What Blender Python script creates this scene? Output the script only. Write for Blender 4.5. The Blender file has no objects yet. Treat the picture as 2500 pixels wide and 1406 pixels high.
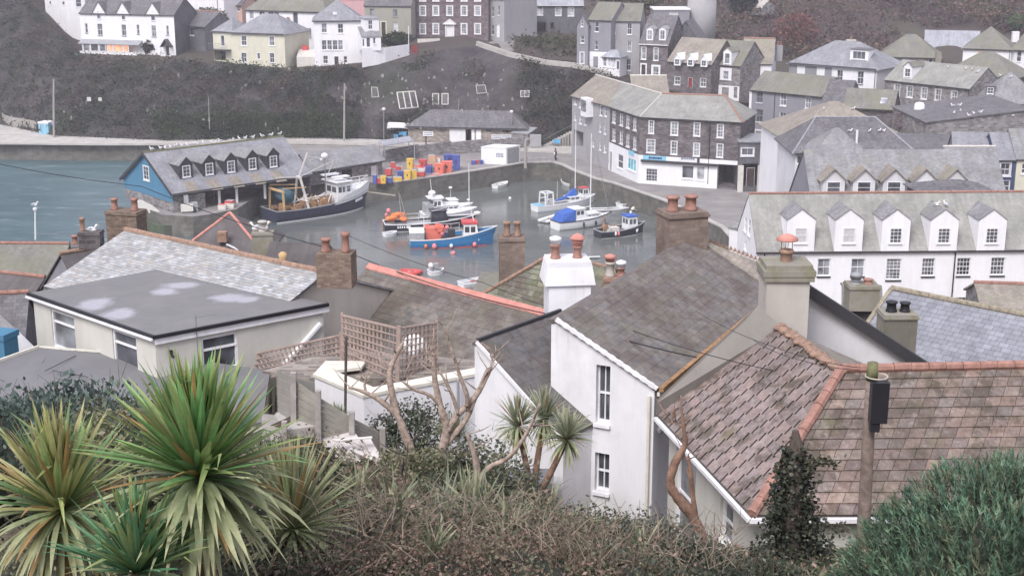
import bpy, math, random
from math import radians, sin, cos, tan, atan2, pi, sqrt
from mathutils import Vector, Matrix, noise
from mathutils.geometry import tessellate_polygon
R = random.Random(7)
SC = bpy.context.scene
COL = SC.collection
# ------------------------------------------------------------ survey camera
F = 3434.0; PITCH = radians(15); CX = 1250.0; CY = 703.0; H = 38.0
CAM = Vector((0, 0, H))
FWD = Vector((0, cos(PITCH), -sin(PITCH))); UP = Vector((0, sin(PITCH), cos(PITCH)))
def ray(px, py):
    return FWD + Vector((1, 0, 0))*((px-CX)/F) + UP*(-(py-CY)/F)
def PZ(px, py, z):
    d = ray(px, py); return CAM + d*((z-H)/d.z)
def PY(px, py, y):
    d = ray(px, py); return CAM + d*(y/d.y)
def proj(v):
    d = Vector(v)-CAM; w = d.dot(FWD); return (CX+F*d.x/w, CY-F*d.dot(UP)/w)
def PPL(px, py, P0, n):
    d = ray(px, py); return CAM + d*((P0-CAM).dot(n)/d.dot(n))
Z = Vector((0, 0, 1))
# ------------------------------------------------------------ mesh builder
class MB:
    def __init__(s): s.v = []; s.f = []; s.c = []; s.has = False
    def poly(s, pts, col=None):
        b = len(s.v); s.v += [tuple(p) for p in pts]; s.f.append(tuple(range(b, b+len(pts)))); s.c.append(col)
        if col is not None: s.has = True
    def raw(s, vs, fs, col=None):
        b = len(s.v); s.v += [tuple(p) for p in vs]
        for f in fs: s.f.append(tuple(b+i for i in f)); s.c.append(col)
        if col is not None: s.has = True
    def hexa(s, p, col=None):   # 4 bottom, 4 top
        s.raw(p, [(3,2,1,0),(4,5,6,7),(0,1,5,4),(1,2,6,5),(2,3,7,6),(3,0,4,7)], col)
    def box(s, c, sx, sy, sz, rz=0, col=None):   # c = bottom centre
        c = Vector(c); ux = Vector((cos(rz), sin(rz), 0))*sx/2; uy = Vector((-sin(rz), cos(rz), 0))*sy/2
        b = [c-ux-uy, c+ux-uy, c+ux+uy, c-ux+uy]
        s.hexa(b+[q+Z*sz for q in b], col)
    def obox(s, c, u, v, w, col=None):   # centre, three half vectors
        c = Vector(c)
        s.hexa([c-u-v-w, c+u-v-w, c+u+v-w, c-u+v-w, c-u-v+w, c+u-v+w, c+u+v+w, c-u+v+w], col)
    def slab(s, pts, t, col=None):
        pts = [Vector(p) for p in pts]; n = len(pts)
        lo = [p-Z*t for p in pts]
        s.raw(pts+lo, [tuple(range(n)), tuple(range(2*n-1, n-1, -1))]+[(i, i+n, (i+1) % n+n, (i+1) % n) for i in range(n)], col)
    def bar(s, a, b, w, h=None, col=None):
        a = Vector(a); b = Vector(b); d = (b-a)
        if d.length < 1e-5: return
        h = h or w; l = d.length; d.normalize()
        r = d.cross(Z)
        if r.length < .05: r = Vector((1, 0, 0))
        r.normalize(); u = r.cross(d)
        s.obox((a+b)/2, d*l/2, r*w/2, u*h/2, col)
    def tube(s, path, rad, n=8, col=None, cap=True):
        path = [Vector(p) for p in path]; rs = rad if isinstance(rad, (list, tuple)) else [rad]*len(path)
        vs = []; k = len(path); prev = None
        for i, p in enumerate(path):
            d = (path[min(i+1, k-1)]-path[max(i-1, 0)]).normalized()
            if prev is None:
                x = d.cross(Vector((.3, .9, .1))); 
                if x.length < .1: x = d.cross(Vector((1, 0, 0)))
            else: x = prev-d*prev.dot(d)
            x.normalize(); prev = x; y = d.cross(x)
            for j in range(n):
                a = 2*pi*j/n; vs.append(p+(x*cos(a)+y*sin(a))*rs[i])
        fs = [(i*n+j, i*n+(j+1) % n, (i+1)*n+(j+1) % n, (i+1)*n+j) for i in range(k-1) for j in range(n)]
        if cap: fs += [tuple(range(n-1, -1, -1)), tuple(range((k-1)*n, k*n))]
        s.raw(vs, fs, col)
    def lathe(s, c, prof, n=12, col=None):   # prof: (r, z)
        c = Vector(c); s.tube([c+Z*z for r, z in prof], [max(r, .001) for r, z in prof], n, col)
    def blob(s, c, rx, ry, rz, n=8, m=5, col=None, rot=0, jit=0, tilt=0):
        c = Vector(c); vs = []; M = Matrix.Rotation(rot, 3, 'Z') @ Matrix.Rotation(tilt, 3, 'Y')
        for i in range(m+1):
            t = pi*i/m
            for j in range(n):
                a = 2*pi*j/n; k = 1+R.uniform(-jit, jit)
                vs.append(c+M @ Vector((rx*sin(t)*cos(a)*k, ry*sin(t)*sin(a)*k, -rz*cos(t)*k)))
        s.raw(vs, [(i*n+j, i*n+(j+1) % n, (i+1)*n+(j+1) % n, (i+1)*n+j) for i in range(m) for j in range(n)], col)
    def build(s, name, mat, parent=None, O=None, smooth=False):
        me = bpy.data.meshes.new(name); O = Vector(O) if O is not None else Vector((0, 0, 0))
        me.from_pydata([(x-O.x, y-O.y, z-O.z) for x, y, z in s.v] if O.length else s.v, [], s.f)
        me.uv_layers.new(name='UVMap')
        if s.has: me.color_attributes.new('Col', 'FLOAT_COLOR', 'CORNER')
        d = me.uv_layers[0].data; cl = me.color_attributes['Col'].data if s.has else None
        co = [v.co for v in me.vertices]
        for p in me.polygons:
            n = p.normal; u = Z.cross(n)
            if u.length < .12: u = Vector((1, 0, 0)); w = Vector((0, 1, 0))
            else: u.normalize(); w = n.cross(u)
            cc = s.c[p.index] or (.5, .5, .5)
            for li in p.loop_indices:
                q = co[me.loops[li].vertex_index]+O; d[li].uv = (q.dot(u), q.dot(w))
                if cl: cl[li].color = (cc[0], cc[1], cc[2], 1)
        if smooth: me.shade_smooth()
        m = MAT[mat] if isinstance(mat, str) else mat
        me.materials.append(m)
        o = bpy.data.objects.new(name, me); COL.objects.link(o)
        if parent is not None: o.parent = parent
        elif O.length: o.location = O
        return o
def tag(o, label=None, cat=None, group=None, kind=None):
    if label: o['label'] = label
    if cat: o['category'] = cat
    if group: o['group'] = group
    if kind: o['kind'] = kind
    return o
def thing(name, loc, label, cat, group=None, rz=0):
    o = bpy.data.objects.new(name, None); o.empty_display_size = .3; COL.objects.link(o)
    o.location = loc; o.rotation_euler = (0, 0, rz); return tag(o, label, cat, group)
def dup(root, loc, rz=0, label=None, group=None, sc=1):
    r = root.copy(); COL.objects.link(r); r.location = loc; r.rotation_euler = (0, 0, rz); r.scale = (sc, sc, sc)
    if label: r['label'] = label
    if group: r['group'] = group
    for ch in list(root.children):
        c = ch.copy(); COL.objects.link(c); c.parent = r
        for g in ch.children:
            d = g.copy(); COL.objects.link(d); d.parent = c
    return r
def struct(name, mb, mat, smooth=False): return tag(mb.build(name, mat, None, None, smooth), kind='structure')
def fbm(x, y, z=0, o=4):
    v = 0; a = 1; s = 0
    for i in range(o): v += a*noise.noise(Vector((x, y, z))); s += a; a *= .5; x *= 2.03; y *= 2.03; z *= 2.03
    return v/s
def lerp(a, b, t): return a+(b-a)*t
def interp(pts, x):
    if x <= pts[0][0]: return pts[0][1]
    for (a, u), (b, v) in zip(pts, pts[1:]):
        if x <= b: return u+(v-u)*(x-a)/(b-a)
    return pts[-1][1]
# ------------------------------------------------------------ materials
MAT = {}
class NT:
    def __init__(s, name, rough=.8, metal=0, spec=.3):
        m = bpy.data.materials.new(name); m.use_nodes = True; s.m = m; s.t = m.node_tree; s.t.nodes.clear()
        s.out = s.n('ShaderNodeOutputMaterial'); s.b = s.n('ShaderNodeBsdfPrincipled'); s.l(s.b.outputs[0], s.out.inputs[0])
        s.b.inputs['Roughness'].default_value = rough; s.b.inputs['Metallic'].default_value = metal
        s.b.inputs['Specular IOR Level'].default_value = spec
        MAT[name] = m
    def n(s, t, **k):
        x = s.t.nodes.new(t)
        for a, b in k.items(): setattr(x, a, b)
        return x
    def l(s, a, b): s.t.links.new(a, b)
    def uv(s): return s.n('ShaderNodeTexCoord').outputs['UV']
    def geo(s): return s.n('ShaderNodeNewGeometry').outputs['Position']
    def mapp(s, v, sc=(1, 1, 1), rot=(0, 0, 0)):
        m = s.n('ShaderNodeMapping'); m.inputs['Scale'].default_value = sc; m.inputs['Rotation'].default_value = rot; s.l(v, m.inputs[0]); return m.outputs[0]
    def noise(s, v, sc, det=4, rough=.6, dist=0):
        x = s.n('ShaderNodeTexNoise'); x.inputs['Scale'].default_value = sc; x.inputs['Detail'].default_value = det
        x.inputs['Roughness'].default_value = rough; x.inputs['Distortion'].default_value = dist; s.l(v, x.inputs['Vector']); return x.outputs['Fac']
    def ramp(s, f, stops):
        r = s.n('ShaderNodeValToRGB'); e = r.color_ramp.elements
        while len(e) < len(stops): e.new(.5)
        for q, (p, c) in zip(e, stops):
            q.position = p; q.color = c4(c)
        s.l(f, r.inputs[0]); return r.outputs[0]
    def mix(s, f, a, b, mode='MIX'):
        m = s.n('ShaderNodeMix', data_type='RGBA', blend_type=mode)
        for i, x in ((0, f), (6, a), (7, b)):
            if hasattr(x, 'is_linked') or hasattr(x, 'links'): s.l(x, m.inputs[i])
            elif i == 0: m.inputs[0].default_value = x
            else: m.inputs[i].default_value = c4(x)
        return m.outputs[2]
    def bump(s, h, st=.3, d=.02):
        b = s.n('ShaderNodeBump'); b.inputs['Strength'].default_value = st; b.inputs['Distance'].default_value = d; s.l(h, b.inputs['Height']); s.l(b.outputs[0], s.b.inputs['Normal'])
    def col(s, c):
        if hasattr(c, 'links'): s.l(c, s.b.inputs['Base Color'])
        else: s.b.inputs['Base Color'].default_value = c4(c)
def c4(c):
    if isinstance(c, (int, float)): return (c, c, c, 1)
    return (c[0], c[1], c[2], 1)
def mulc(c, k): return tuple(min(1, x*k) for x in c)
def plain(name, c, rough=.6, metal=0, var=.12, sc=2.0, spec=.3):
    t = NT(name, rough, metal, spec); f = t.noise(t.geo(), sc, 5, .65)
    t.col(t.ramp(f, [(.3, mulc(c, 1-var)), (.7, mulc(c, 1+var))])); return t
def render_wall(name, c, dirt=.25, dcol=(.25, .24, .22), lich=None):
    t = NT(name, .9, 0, .15); g = t.geo()
    f = t.noise(t.mapp(g, (1.2, 1.2, .25)), 1.3, 6, .7); f2 = t.noise(g, .35, 4, .6)
    a = t.ramp(f, [(.35, mulc(c, .93)), (.65, mulc(c, 1.03))])
    st = t.ramp(f2, [(.45, 0), (.72, dirt)])
    cc = t.mix(st, a, dcol)
    cc = t.mix(t.ramp(t.noise(t.mapp(g, (3, 3, .3)), 1.5, 5, .75), [(.58, 0), (.75, dirt*.8)]), cc, dcol)
    if lich: cc = t.mix(t.ramp(t.noise(g, 1.7, 6, .75), [(.52, 0), (.62, .8)]), cc, lich)
    t.col(cc); t.bump(t.noise(g, 9, 4, .6), .25, .02); return t
def slate(name, c, w=.3, h=.22, moss=None, mamt=.3, var=.25, mort=.7, off=.5, lich=0, bs=.5):
    t = NT(name, .75, 0, .35); u = t.uv(); g = t.geo()
    b = t.n('ShaderNodeTexBrick', offset=off); t.l(u, b.inputs['Vector'])
    b.inputs['Scale'].default_value = 1; b.inputs['Brick Width'].default_value = w; b.inputs['Row Height'].default_value = h
    b.inputs['Mortar Size'].default_value = .012 if h < .3 else .018; b.inputs['Mortar Smooth'].default_value = .3
    b.inputs['Color1'].default_value = c4(mulc(c, 1-var)); b.inputs['Color2'].default_value = c4(mulc(c, 1+var)); b.inputs['Mortar'].default_value = c4(mulc(c, mort))
    f = t.noise(g, .5, 6, .7)
    cc = t.mix(1.0, b.outputs['Color'], t.ramp(f, [(.3, .72), (.7, 1.2)]), 'MULTIPLY')
    cc = t.mix(1.0, cc, t.ramp(t.noise(t.mapp(u, (1.6, .25, 1)), 1.5, 5, .7), [(.3, .82), (.7, 1.15)]), 'MULTIPLY')
    if moss: cc = t.mix(t.ramp(t.noise(g, .45, 7, .72), [(.62-mamt*.55, 0), (.78-mamt*.45, .85)]), cc, moss)
    if lich: cc = t.mix(t.ramp(t.noise(g, 2.4, 6, .75), [(.55, 0), (.64, lich)]), cc, mulc((.5, .49, .46), 1))
    t.col(cc)
    t.bump(t.mix(.5, b.outputs['Fac'], t.noise(g, 7, 4, .6)), -bs, .03); return t
def masonry(name, c, w=.5, h=.22, var=.35, mort=1.25, bs=.5):
    t = NT(name, .92, 0, .12); u = t.uv(); g = t.geo()
    b = t.n('ShaderNodeTexBrick', offset=.5); t.l(u, b.inputs['Vector'])
    b.inputs['Scale'].default_value = 1; b.inputs['Brick Width'].default_value = w; b.inputs['Row Height'].default_value = h
    b.inputs['Mortar Size'].default_value = h*.07; b.inputs['Mortar Smooth'].default_value = .4
    b.inputs['Color1'].default_value = c4(mulc(c, 1-var)); b.inputs['Color2'].default_value = c4(mulc(c, 1+var)); b.inputs['Mortar'].default_value = c4(mulc(c, mort))
    cc = t.mix(1.0, b.outputs['Color'], t.ramp(t.noise(g, .9, 6, .7), [(.3, .65), (.7, 1.3)]), 'MULTIPLY')
    t.col(cc); t.bump(t.mix(.5, b.outputs['Fac'], t.noise(g, 8, 4, .6)), -bs, .02); return t
def attrmat(name, rough=.7, sub=0, spec=.25, nz=.35, sc=12, lich=None):
    t = NT(name, rough, 0, spec); a = t.n('ShaderNodeAttribute', attribute_name='Col'); g = t.geo()
    cc = t.mix(1.0, a.outputs['Color'], t.ramp(t.noise(g, sc, 5, .7), [(.3, 1-nz), (.7, 1+nz)]), 'MULTIPLY')
    if lich:
        for (c, s_, p0, p1, am) in lich: cc = t.mix(t.ramp(t.noise(g, s_, 7, .75), [(p0, 0), (p1, am)]), cc, c)
    t.col(cc)
    if lich: t.bump(t.noise(g, 14, 5, .7), .5, .02)
    if sub:
        t.b.inputs['Subsurface Weight'].default_value = 0
        tr = t.n('ShaderNodeBsdfTranslucent'); t.l(cc, tr.inputs[0]); mx = t.n('ShaderNodeMixShader'); mx.inputs[0].default_value = sub
        t.l(t.b.outputs[0], mx.inputs[1]); t.l(tr.outputs[0], mx.inputs[2]); t.l(mx.outputs[0], t.out.inputs[0])
    return t
render_wall('white', (.80, .80, .825), .2, (.5, .5, .49))
render_wall('white_bright', (.86, .86, .885), .08, (.6, .6, .6))
render_wall('white_near', (.77, .77, .795), .6, (.45, .44, .41))
render_wall('drum_teal', (.06, .15, .2), .4, (.1, .1, .1))
render_wall('white_old', (.68, .68, .70), .35, (.36, .35, .34))
render_wall('cream', (.66, .64, .52), .2)
render_wall('cream_old', (.58, .57, .52), .3, (.3, .29, .27))
render_wall('olive_render', (.34, .335, .29), .2)
render_wall('grey_render', (.27, .27, .30), .3, (.16, .16, .17))
render_wall('pale_grey_render', (.36, .355, .37), .3, (.2, .2, .2))
render_wall('peach', (.6, .4, .34), .2)
render_wall('pink', (.62, .38, .4), .1)
render_wall('blue_paint', (.085, .22, .34), .2, (.1, .18, .25))
render_wall('lichen_render', (.50, .47, .43), .4, (.25, .24, .2))
render_wall('mossy_render', (.29, .275, .235), .5, (.15, .145, .1), (.21, .205, .13))
masonry('stack_brown', (.215, .17, .145), .36, .14, .14, .85)
render_wall('cement_grey', (.27, .255, .235), .4, (.15, .15, .13))
render_wall('navy_paint', (.06, .09, .16), .2, (.1, .1, .1))
slate('slate_blue_grey', (.27, .275, .30), .3, .2, (.22, .23, .2), .05, .1, .55)
slate('slate_dark', (.15, .145, .155), .3, .2, (.15, .16, .1), .05)
slate('slate_grey', (.25, .25, .26), .3, .2, (.24, .25, .2), .15, .15)
slate('slate_green', (.285, .285, .265), .3, .2, (.27, .28, .235), .2, .08, .85)
slate('slate_tan', (.28, .25, .215), .3, .2, (.25, .25, .18), .2, .13)
slate('slate_moss', (.20, .195, .175), .3, .2, (.185, .185, .135), .35, .12, .8)
slate('slate_blue', (.25, .258, .29), .4, .26, (.35, .35, .38), .1, .12, .45)
slate('slate_wall', (.13, .13, .145), .3, .2, None, 0, .12)
slate('tin_roof', (.33, .34, .38), .6, 5, None, 0, .08, .7)
slate('felt_dark', (.115, .105, .105), 1.2, .8, (.09, .085, .08), .1, .06, .85, bs=.15)
slate('slate_old', (.165, .145, .14), .42, .3, (.15, .14, .09), .25, .15, .5, bs=.5)
masonry('brick_dark', (.155, .125, .135), .4, .16)
masonry('brick_red', (.26, .15, .12), .23, .08)
masonry('brick_brown', (.2, .155, .125), .23, .08, .25, .75)
masonry('stone_dark', (.14, .125, .13), .5, .22)
masonry('stone_grey', (.22, .21, .21), .5, .22)
masonry('stone_tan', (.25, .225, .2), .5, .2)
masonry('quay_stone', (.15, .145, .13), .9, .35, .12, .85)
plain('trim_white', (.78, .78, .80), .5)
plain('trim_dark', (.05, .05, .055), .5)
plain('trim_grey', (.3, .3, .32), .5)
plain('terracotta', (.32, .18, .145), .85, var=.3, sc=5)
plain('terracotta_pink', (.52, .24, .2), .85, var=.2, sc=3)
plain('pot_brown', (.3, .2, .15), .85, var=.3, sc=6)
plain('lead', (.3, .31, .33), .5, var=.2)
plain('black_plastic', (.025, .025, .03), .45)
plain('door_dark', (.06, .045, .045), .5)
plain('door_red', (.25, .05, .05), .5)
plain('steel', (.35, .35, .36), .4, .6)
plain('rust', (.32, .19, .1), .8, var=.4, sc=4)
plain('mustard', (.55, .38, .2), .7, var=.25, sc=4)
plain('timber_grey', (.34, .32, .30), .85, var=.25, sc=3)
plain('timber_fence', (.30, .285, .25), .85, var=.2, sc=2)
plain('trellis_wood', (.36, .28, .245), .85, var=.2, sc=3)
plain('pole_wood', (.22, .175, .15), .9, var=.35, sc=6)
plain('pole_moss', (.17, .175, .09), .9, var=.35, sc=9)
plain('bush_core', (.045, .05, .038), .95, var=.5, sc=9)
plain('pale_rock', (.26, .25, .24), .95, var=.3, sc=3)
plain('timber_pale', (.5, .47, .45), .85, var=.2, sc=3)
plain('lichen_ridge', (.28, .25, .19), .9, var=.4, sc=7)
plain('pale_stone', (.6, .58, .54), .85, var=.12, sc=2)
plain('cream_cap', (.66, .64, .56), .85, var=.12, sc=3)
plain('navy', (.045, .05, .085), .35, var=.3, sc=3)
plain('dark_hull', (.035, .035, .05), .35, var=.3, sc=3)
plain('hull_white', (.78, .79, .8), .35, var=.06)
plain('hull_blue', (.04, .22, .47), .3, var=.12)
plain('light_blue', (.22, .47, .62), .5, var=.1)
plain('sky_blue', (.12, .38, .62), .4, var=.1)
plain('cover_blue', (.05, .13, .45), .7, var=.25, sc=5)
plain('deck_grey', (.36, .37, .38), .7, var=.2)
plain('deck_dark', (.1, .1, .11), .7, var=.3)
plain('red_paint', (.55, .09, .09), .5, var=.15)
plain('orange', (.7, .22, .08), .6, var=.2, sc=5)
plain('buoy_pink', (.8, .25, .28), .5)
plain('plastic_red', (.55, .1, .1), .5, var=.15)
plain('plastic_coral', (.72, .19, .14), .5, var=.15)
plain('plastic_yellow', (.72, .48, .1), .5, var=.15)
plain('plastic_blue', (.09, .12, .38), .5, var=.15)
plain('plastic_white', (.7, .68, .62), .5, var=.1)
plain('plastic_peach', (.62, .42, .28), .5, var=.1)
plain('rope', (.5, .47, .38), .9)
plain('wire_black', (.03, .03, .035), .6)
plain('gull_white', (.85, .85, .86), .8, var=.03)
plain('gull_grey', (.38, .4, .44), .8)
plain('gull_beak', (.7, .45, .08), .6)
plain('skin', (.45, .28, .2), .6)
plain('hair_dark', (.03, .025, .02), .6)
plain('cloth_white', (.75, .75, .76), .8)
plain('cloth_black', (.03, .03, .035), .8)
plain('bark_pale', (.34, .27, .225), .95, var=.5, sc=11)
plain('bark_brown', (.24, .15, .11), .9, var=.45, sc=6)
plain('bark_dark', (.1, .08, .07), .9, var=.3)
plain('net_green', (.05, .25, .2), .8)
plain('sign_cyan', (.25, .55, .72), .5, var=.05)
plain('sign_ink', (.06, .1, .2), .6)
plain('curtain', (.55, .55, .56), .9, var=.15, sc=6)
def glass(name, c, rough=.12, em=None):
    t = NT(name, rough, 0, .6); g = t.geo(); t.col(t.ramp(t.noise(g, .9, 3, .5), [(.35, mulc(c, .5)), (.65, mulc(c, 1.6))]))
    if em: t.b.inputs['Emission Color'].default_value = c4(em[0]); t.b.inputs['Emission Strength'].default_value = em[1]
glass('glass_dark', (.085, .09, .105)); glass('glass_grey', (.22, .23, .25)); glass('glass_slate', (.11, .115, .13)); glass('glass_pale', (.4, .41, .44))
glass('glass_lit', (.5, .3, .2), .3, ((1, .42, .22), .55)); glass('glass_cyan', (.15, .45, .55))
attrmat('foliage', .6, .25, .2, .3, 1.5); attrmat('blade', .5, .25, .3, .2, 5); attrmat('crown_far', .9, .1, .05, .3, .6)
attrmat('tile_brown', .88, 0, .15, .3, 5, [((.38, .35, .32), 5.5, .56, .63, .5), ((.085, .072, .055), 1.3, .49, .60, .8), ((.16, .15, .08), .8, .56, .68, .6), ((.13, .11, .1), .3, .45, .65, .45)])
attrmat('tile_pale', .8, 0, .3, .2, 5, [((.55, .56, .56), 3, .58, .68, .5), ((.2, .21, .12), .5, .6, .75, .5)])
attrmat('tile_dark', .85, 0, .2, .3, 3, [((.125, .118, .085), .35, .48, .62, .7), ((.115, .09, .085), .55, .48, .6, .75), ((.2, .19, .17), 2.6, .6, .7, .4)])
attrmat('painted', .5, 0, .3, .1, 3)
t = NT('water', .06, 0, .5); g = t.geo()
sp = t.n('ShaderNodeSeparateXYZ'); t.l(g, sp.inputs[0])
mr = t.n('ShaderNodeMapRange'); t.l(sp.outputs[0], mr.inputs[0]); mr.inputs[1].default_value = -46; mr.inputs[2].default_value = -28
sea = t.ramp(t.noise(t.mapp(g, (.3, 1, 1)), .35, 6, .7), [(.35, (.05, .1, .118)), (.55, (.075, .14, .16)), (.75, (.14, .215, .235))])
har = t.ramp(t.noise(t.mapp(g, (.3, 1, 1)), .15, 5, .65), [(.35, (.105, .118, .115)), (.7, (.16, .172, .168))])
cc = t.mix(mr.outputs[0], sea, har)
foam = t.ramp(t.noise(t.mapp(g, (.35, 1.4, 1), (0, 0, .3)), .55, 8, .8), [(.57, 0), (.66, .55)])
fm = t.n('ShaderNodeMath', operation='MULTIPLY'); t.l(foam, fm.inputs[0]); inv = t.n('ShaderNodeMapRange'); t.l(sp.outputs[0], inv.inputs[0])
inv.inputs[1].default_value = -30; inv.inputs[2].default_value = -44; t.l(inv.outputs[0], fm.inputs[1])
t.col(t.mix(fm.outputs[0], cc, (.5, .56, .58)))
rr = t.n('ShaderNodeMapRange'); t.l(mr.outputs[0], rr.inputs[0]); rr.inputs[3].default_value = .3; rr.inputs[4].default_value = .07; t.l(rr.outputs[0], t.b.inputs['Roughness'])
t.bump(t.mix(.35, t.noise(t.mapp(g, (.7, 1.6, 1)), 1.3, 4, .6), t.noise(g, .3, 3, .5)), .3, .12)
t = NT('asphalt', .9, 0, .2); g = t.geo(); t.col(t.ramp(t.noise(g, .35, 7, .7), [(.3, (.20, .19, .19)), (.55, (.27, .255, .25)), (.75, (.33, .315, .31))])); t.bump(t.noise(g, 6, 3), .2, .01)
t = NT('concrete', .9, 0, .2); g = t.geo(); t.col(t.ramp(t.noise(g, .5, 7, .7), [(.3, (.36, .34, .32)), (.7, (.52, .50, .47))])); t.bump(t.noise(g, 5, 3), .2, .01)
t = NT('earth', .95, 0, .1); g = t.geo(); t.col(t.ramp(t.noise(g, .9, 7, .75), [(.3, (.045, .035, .028)), (.5, (.085, .068, .05)), (.7, (.13, .115, .075))])); t.bump(t.noise(g, 5, 5), .6, .08)
t = NT('cliff_rock', .95, 0, .1); g = t.geo()
a = t.ramp(t.noise(t.mapp(g, (1.3, 1.3, .5)), .22, 9, .75), [(.3, (.04, .036, .042)), (.5, (.085, .075, .082)), (.66, (.13, .118, .12)), (.8, (.25, .24, .23))])
a = t.mix(t.ramp(t.noise(t.mapp(g, (1, 1, .25)), .9, 7, .75), [(.5, 0), (.7, .6)]), a, (.05, .045, .05))
a = t.mix(t.ramp(t.noise(g, .07, 5, .6), [(.5, 0), (.62, .5)]), a, (.06, .075, .045)); t.col(a); t.bump(t.noise(g, 1.2, 9, .75), 1, .5)
t = NT('hill_ground', .95, 0, .1); g = t.geo(); t.col(t.ramp(t.noise(g, .12, 7, .7), [(.3, (.06, .05, .05)), (.5, (.085, .07, .066)), (.7, (.08, .085, .055))]))
t = NT('felt_roof', .8, 0, .3); g = t.geo()
a = t.ramp(t.noise(g, .4, 6, .65), [(.3, (.155, .155, .165)), (.7, (.20, .20, .205))]); a = t.mix(t.ramp(t.noise(g, 2.2, 6, .8), [(.6, 0), (.75, .4)]), a, (.22, .215, .2)); t.col(a); t.bump(t.noise(g, 3, 3), .2, .02)
PUD = [(230, 742, .6, .9), (292, 766, .62, .9), (400, 712, .55, .7), (440, 697, .75, .55), (560, 728, .75, .6), (600, 731, .5, .5)]
t = NT('flat_roof_wet', .8, 0, .4); g = t.geo(); a = t.ramp(t.noise(g, .5, 6, .65), [(.3, (.16, .16, .165)), (.7, (.215, .213, .21))]); rg = None; acc = None
nz = t.noise(g, 1.6, 5, .65)
for (x_, y_, rx_, ry_) in PUD:
    c_ = PZ(x_, y_, 24); mp = t.n('ShaderNodeMapping'); mp.vector_type = 'TEXTURE'; mp.inputs['Location'].default_value = (c_.x, c_.y, 24); mp.inputs['Scale'].default_value = (rx_, ry_, 50); t.l(g, mp.inputs[0])
    ln = t.n('ShaderNodeVectorMath', operation='LENGTH'); t.l(mp.outputs[0], ln.inputs[0]); ad = t.n('ShaderNodeMath', operation='MULTIPLY_ADD'); t.l(nz, ad.inputs[0]); ad.inputs[1].default_value = 1.3; t.l(ln.outputs['Value'], ad.inputs[2])
    f_ = t.ramp(ad.outputs[0], [(.0, 1), (1.0, 0)]); mr_ = t.n('ShaderNodeMapRange'); t.l(ad.outputs[0], mr_.inputs[0]); mr_.inputs[1].default_value = 1.25; mr_.inputs[2].default_value = 1.8; mr_.inputs[3].default_value = 1; mr_.inputs[4].default_value = 0
    if acc is None: acc = mr_.outputs[0]
    else: mx_ = t.n('ShaderNodeMath', operation='MAXIMUM'); t.l(acc, mx_.inputs[0]); t.l(mr_.outputs[0], mx_.inputs[1]); acc = mx_.outputs[0]
a = t.mix(t.ramp(t.noise(t.mapp(g, (1, 3, 1), (0, 0, .65)), .9, 6, .8), [(.58, 0), (.75, .5)]), a, (.1, .1, .1))
t.col(t.mix(acc, a, (.33, .33, .36))); rr = t.n('ShaderNodeMapRange'); t.l(acc, rr.inputs[0]); rr.inputs[3].default_value = .8; rr.inputs[4].default_value = .18; t.l(rr.outputs[0], t.b.inputs['Roughness'])
t = NT('puddle', .25, 0, .5); t.col(t.ramp(t.noise(t.geo(), 1.2, 4, .6), [(.3, (.35, .35, .4)), (.7, (.5, .5, .56))]))
t = NT('algae_wall', .9, 0, .15); g = t.geo(); t.col(t.ramp(t.noise(g, .6, 7, .7), [(.35, (.09, .09, .08)), (.55, (.085, .11, .07)), (.7, (.18, .19, .16))])); t.bump(t.noise(g, 2, 5), .5, .05)
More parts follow.
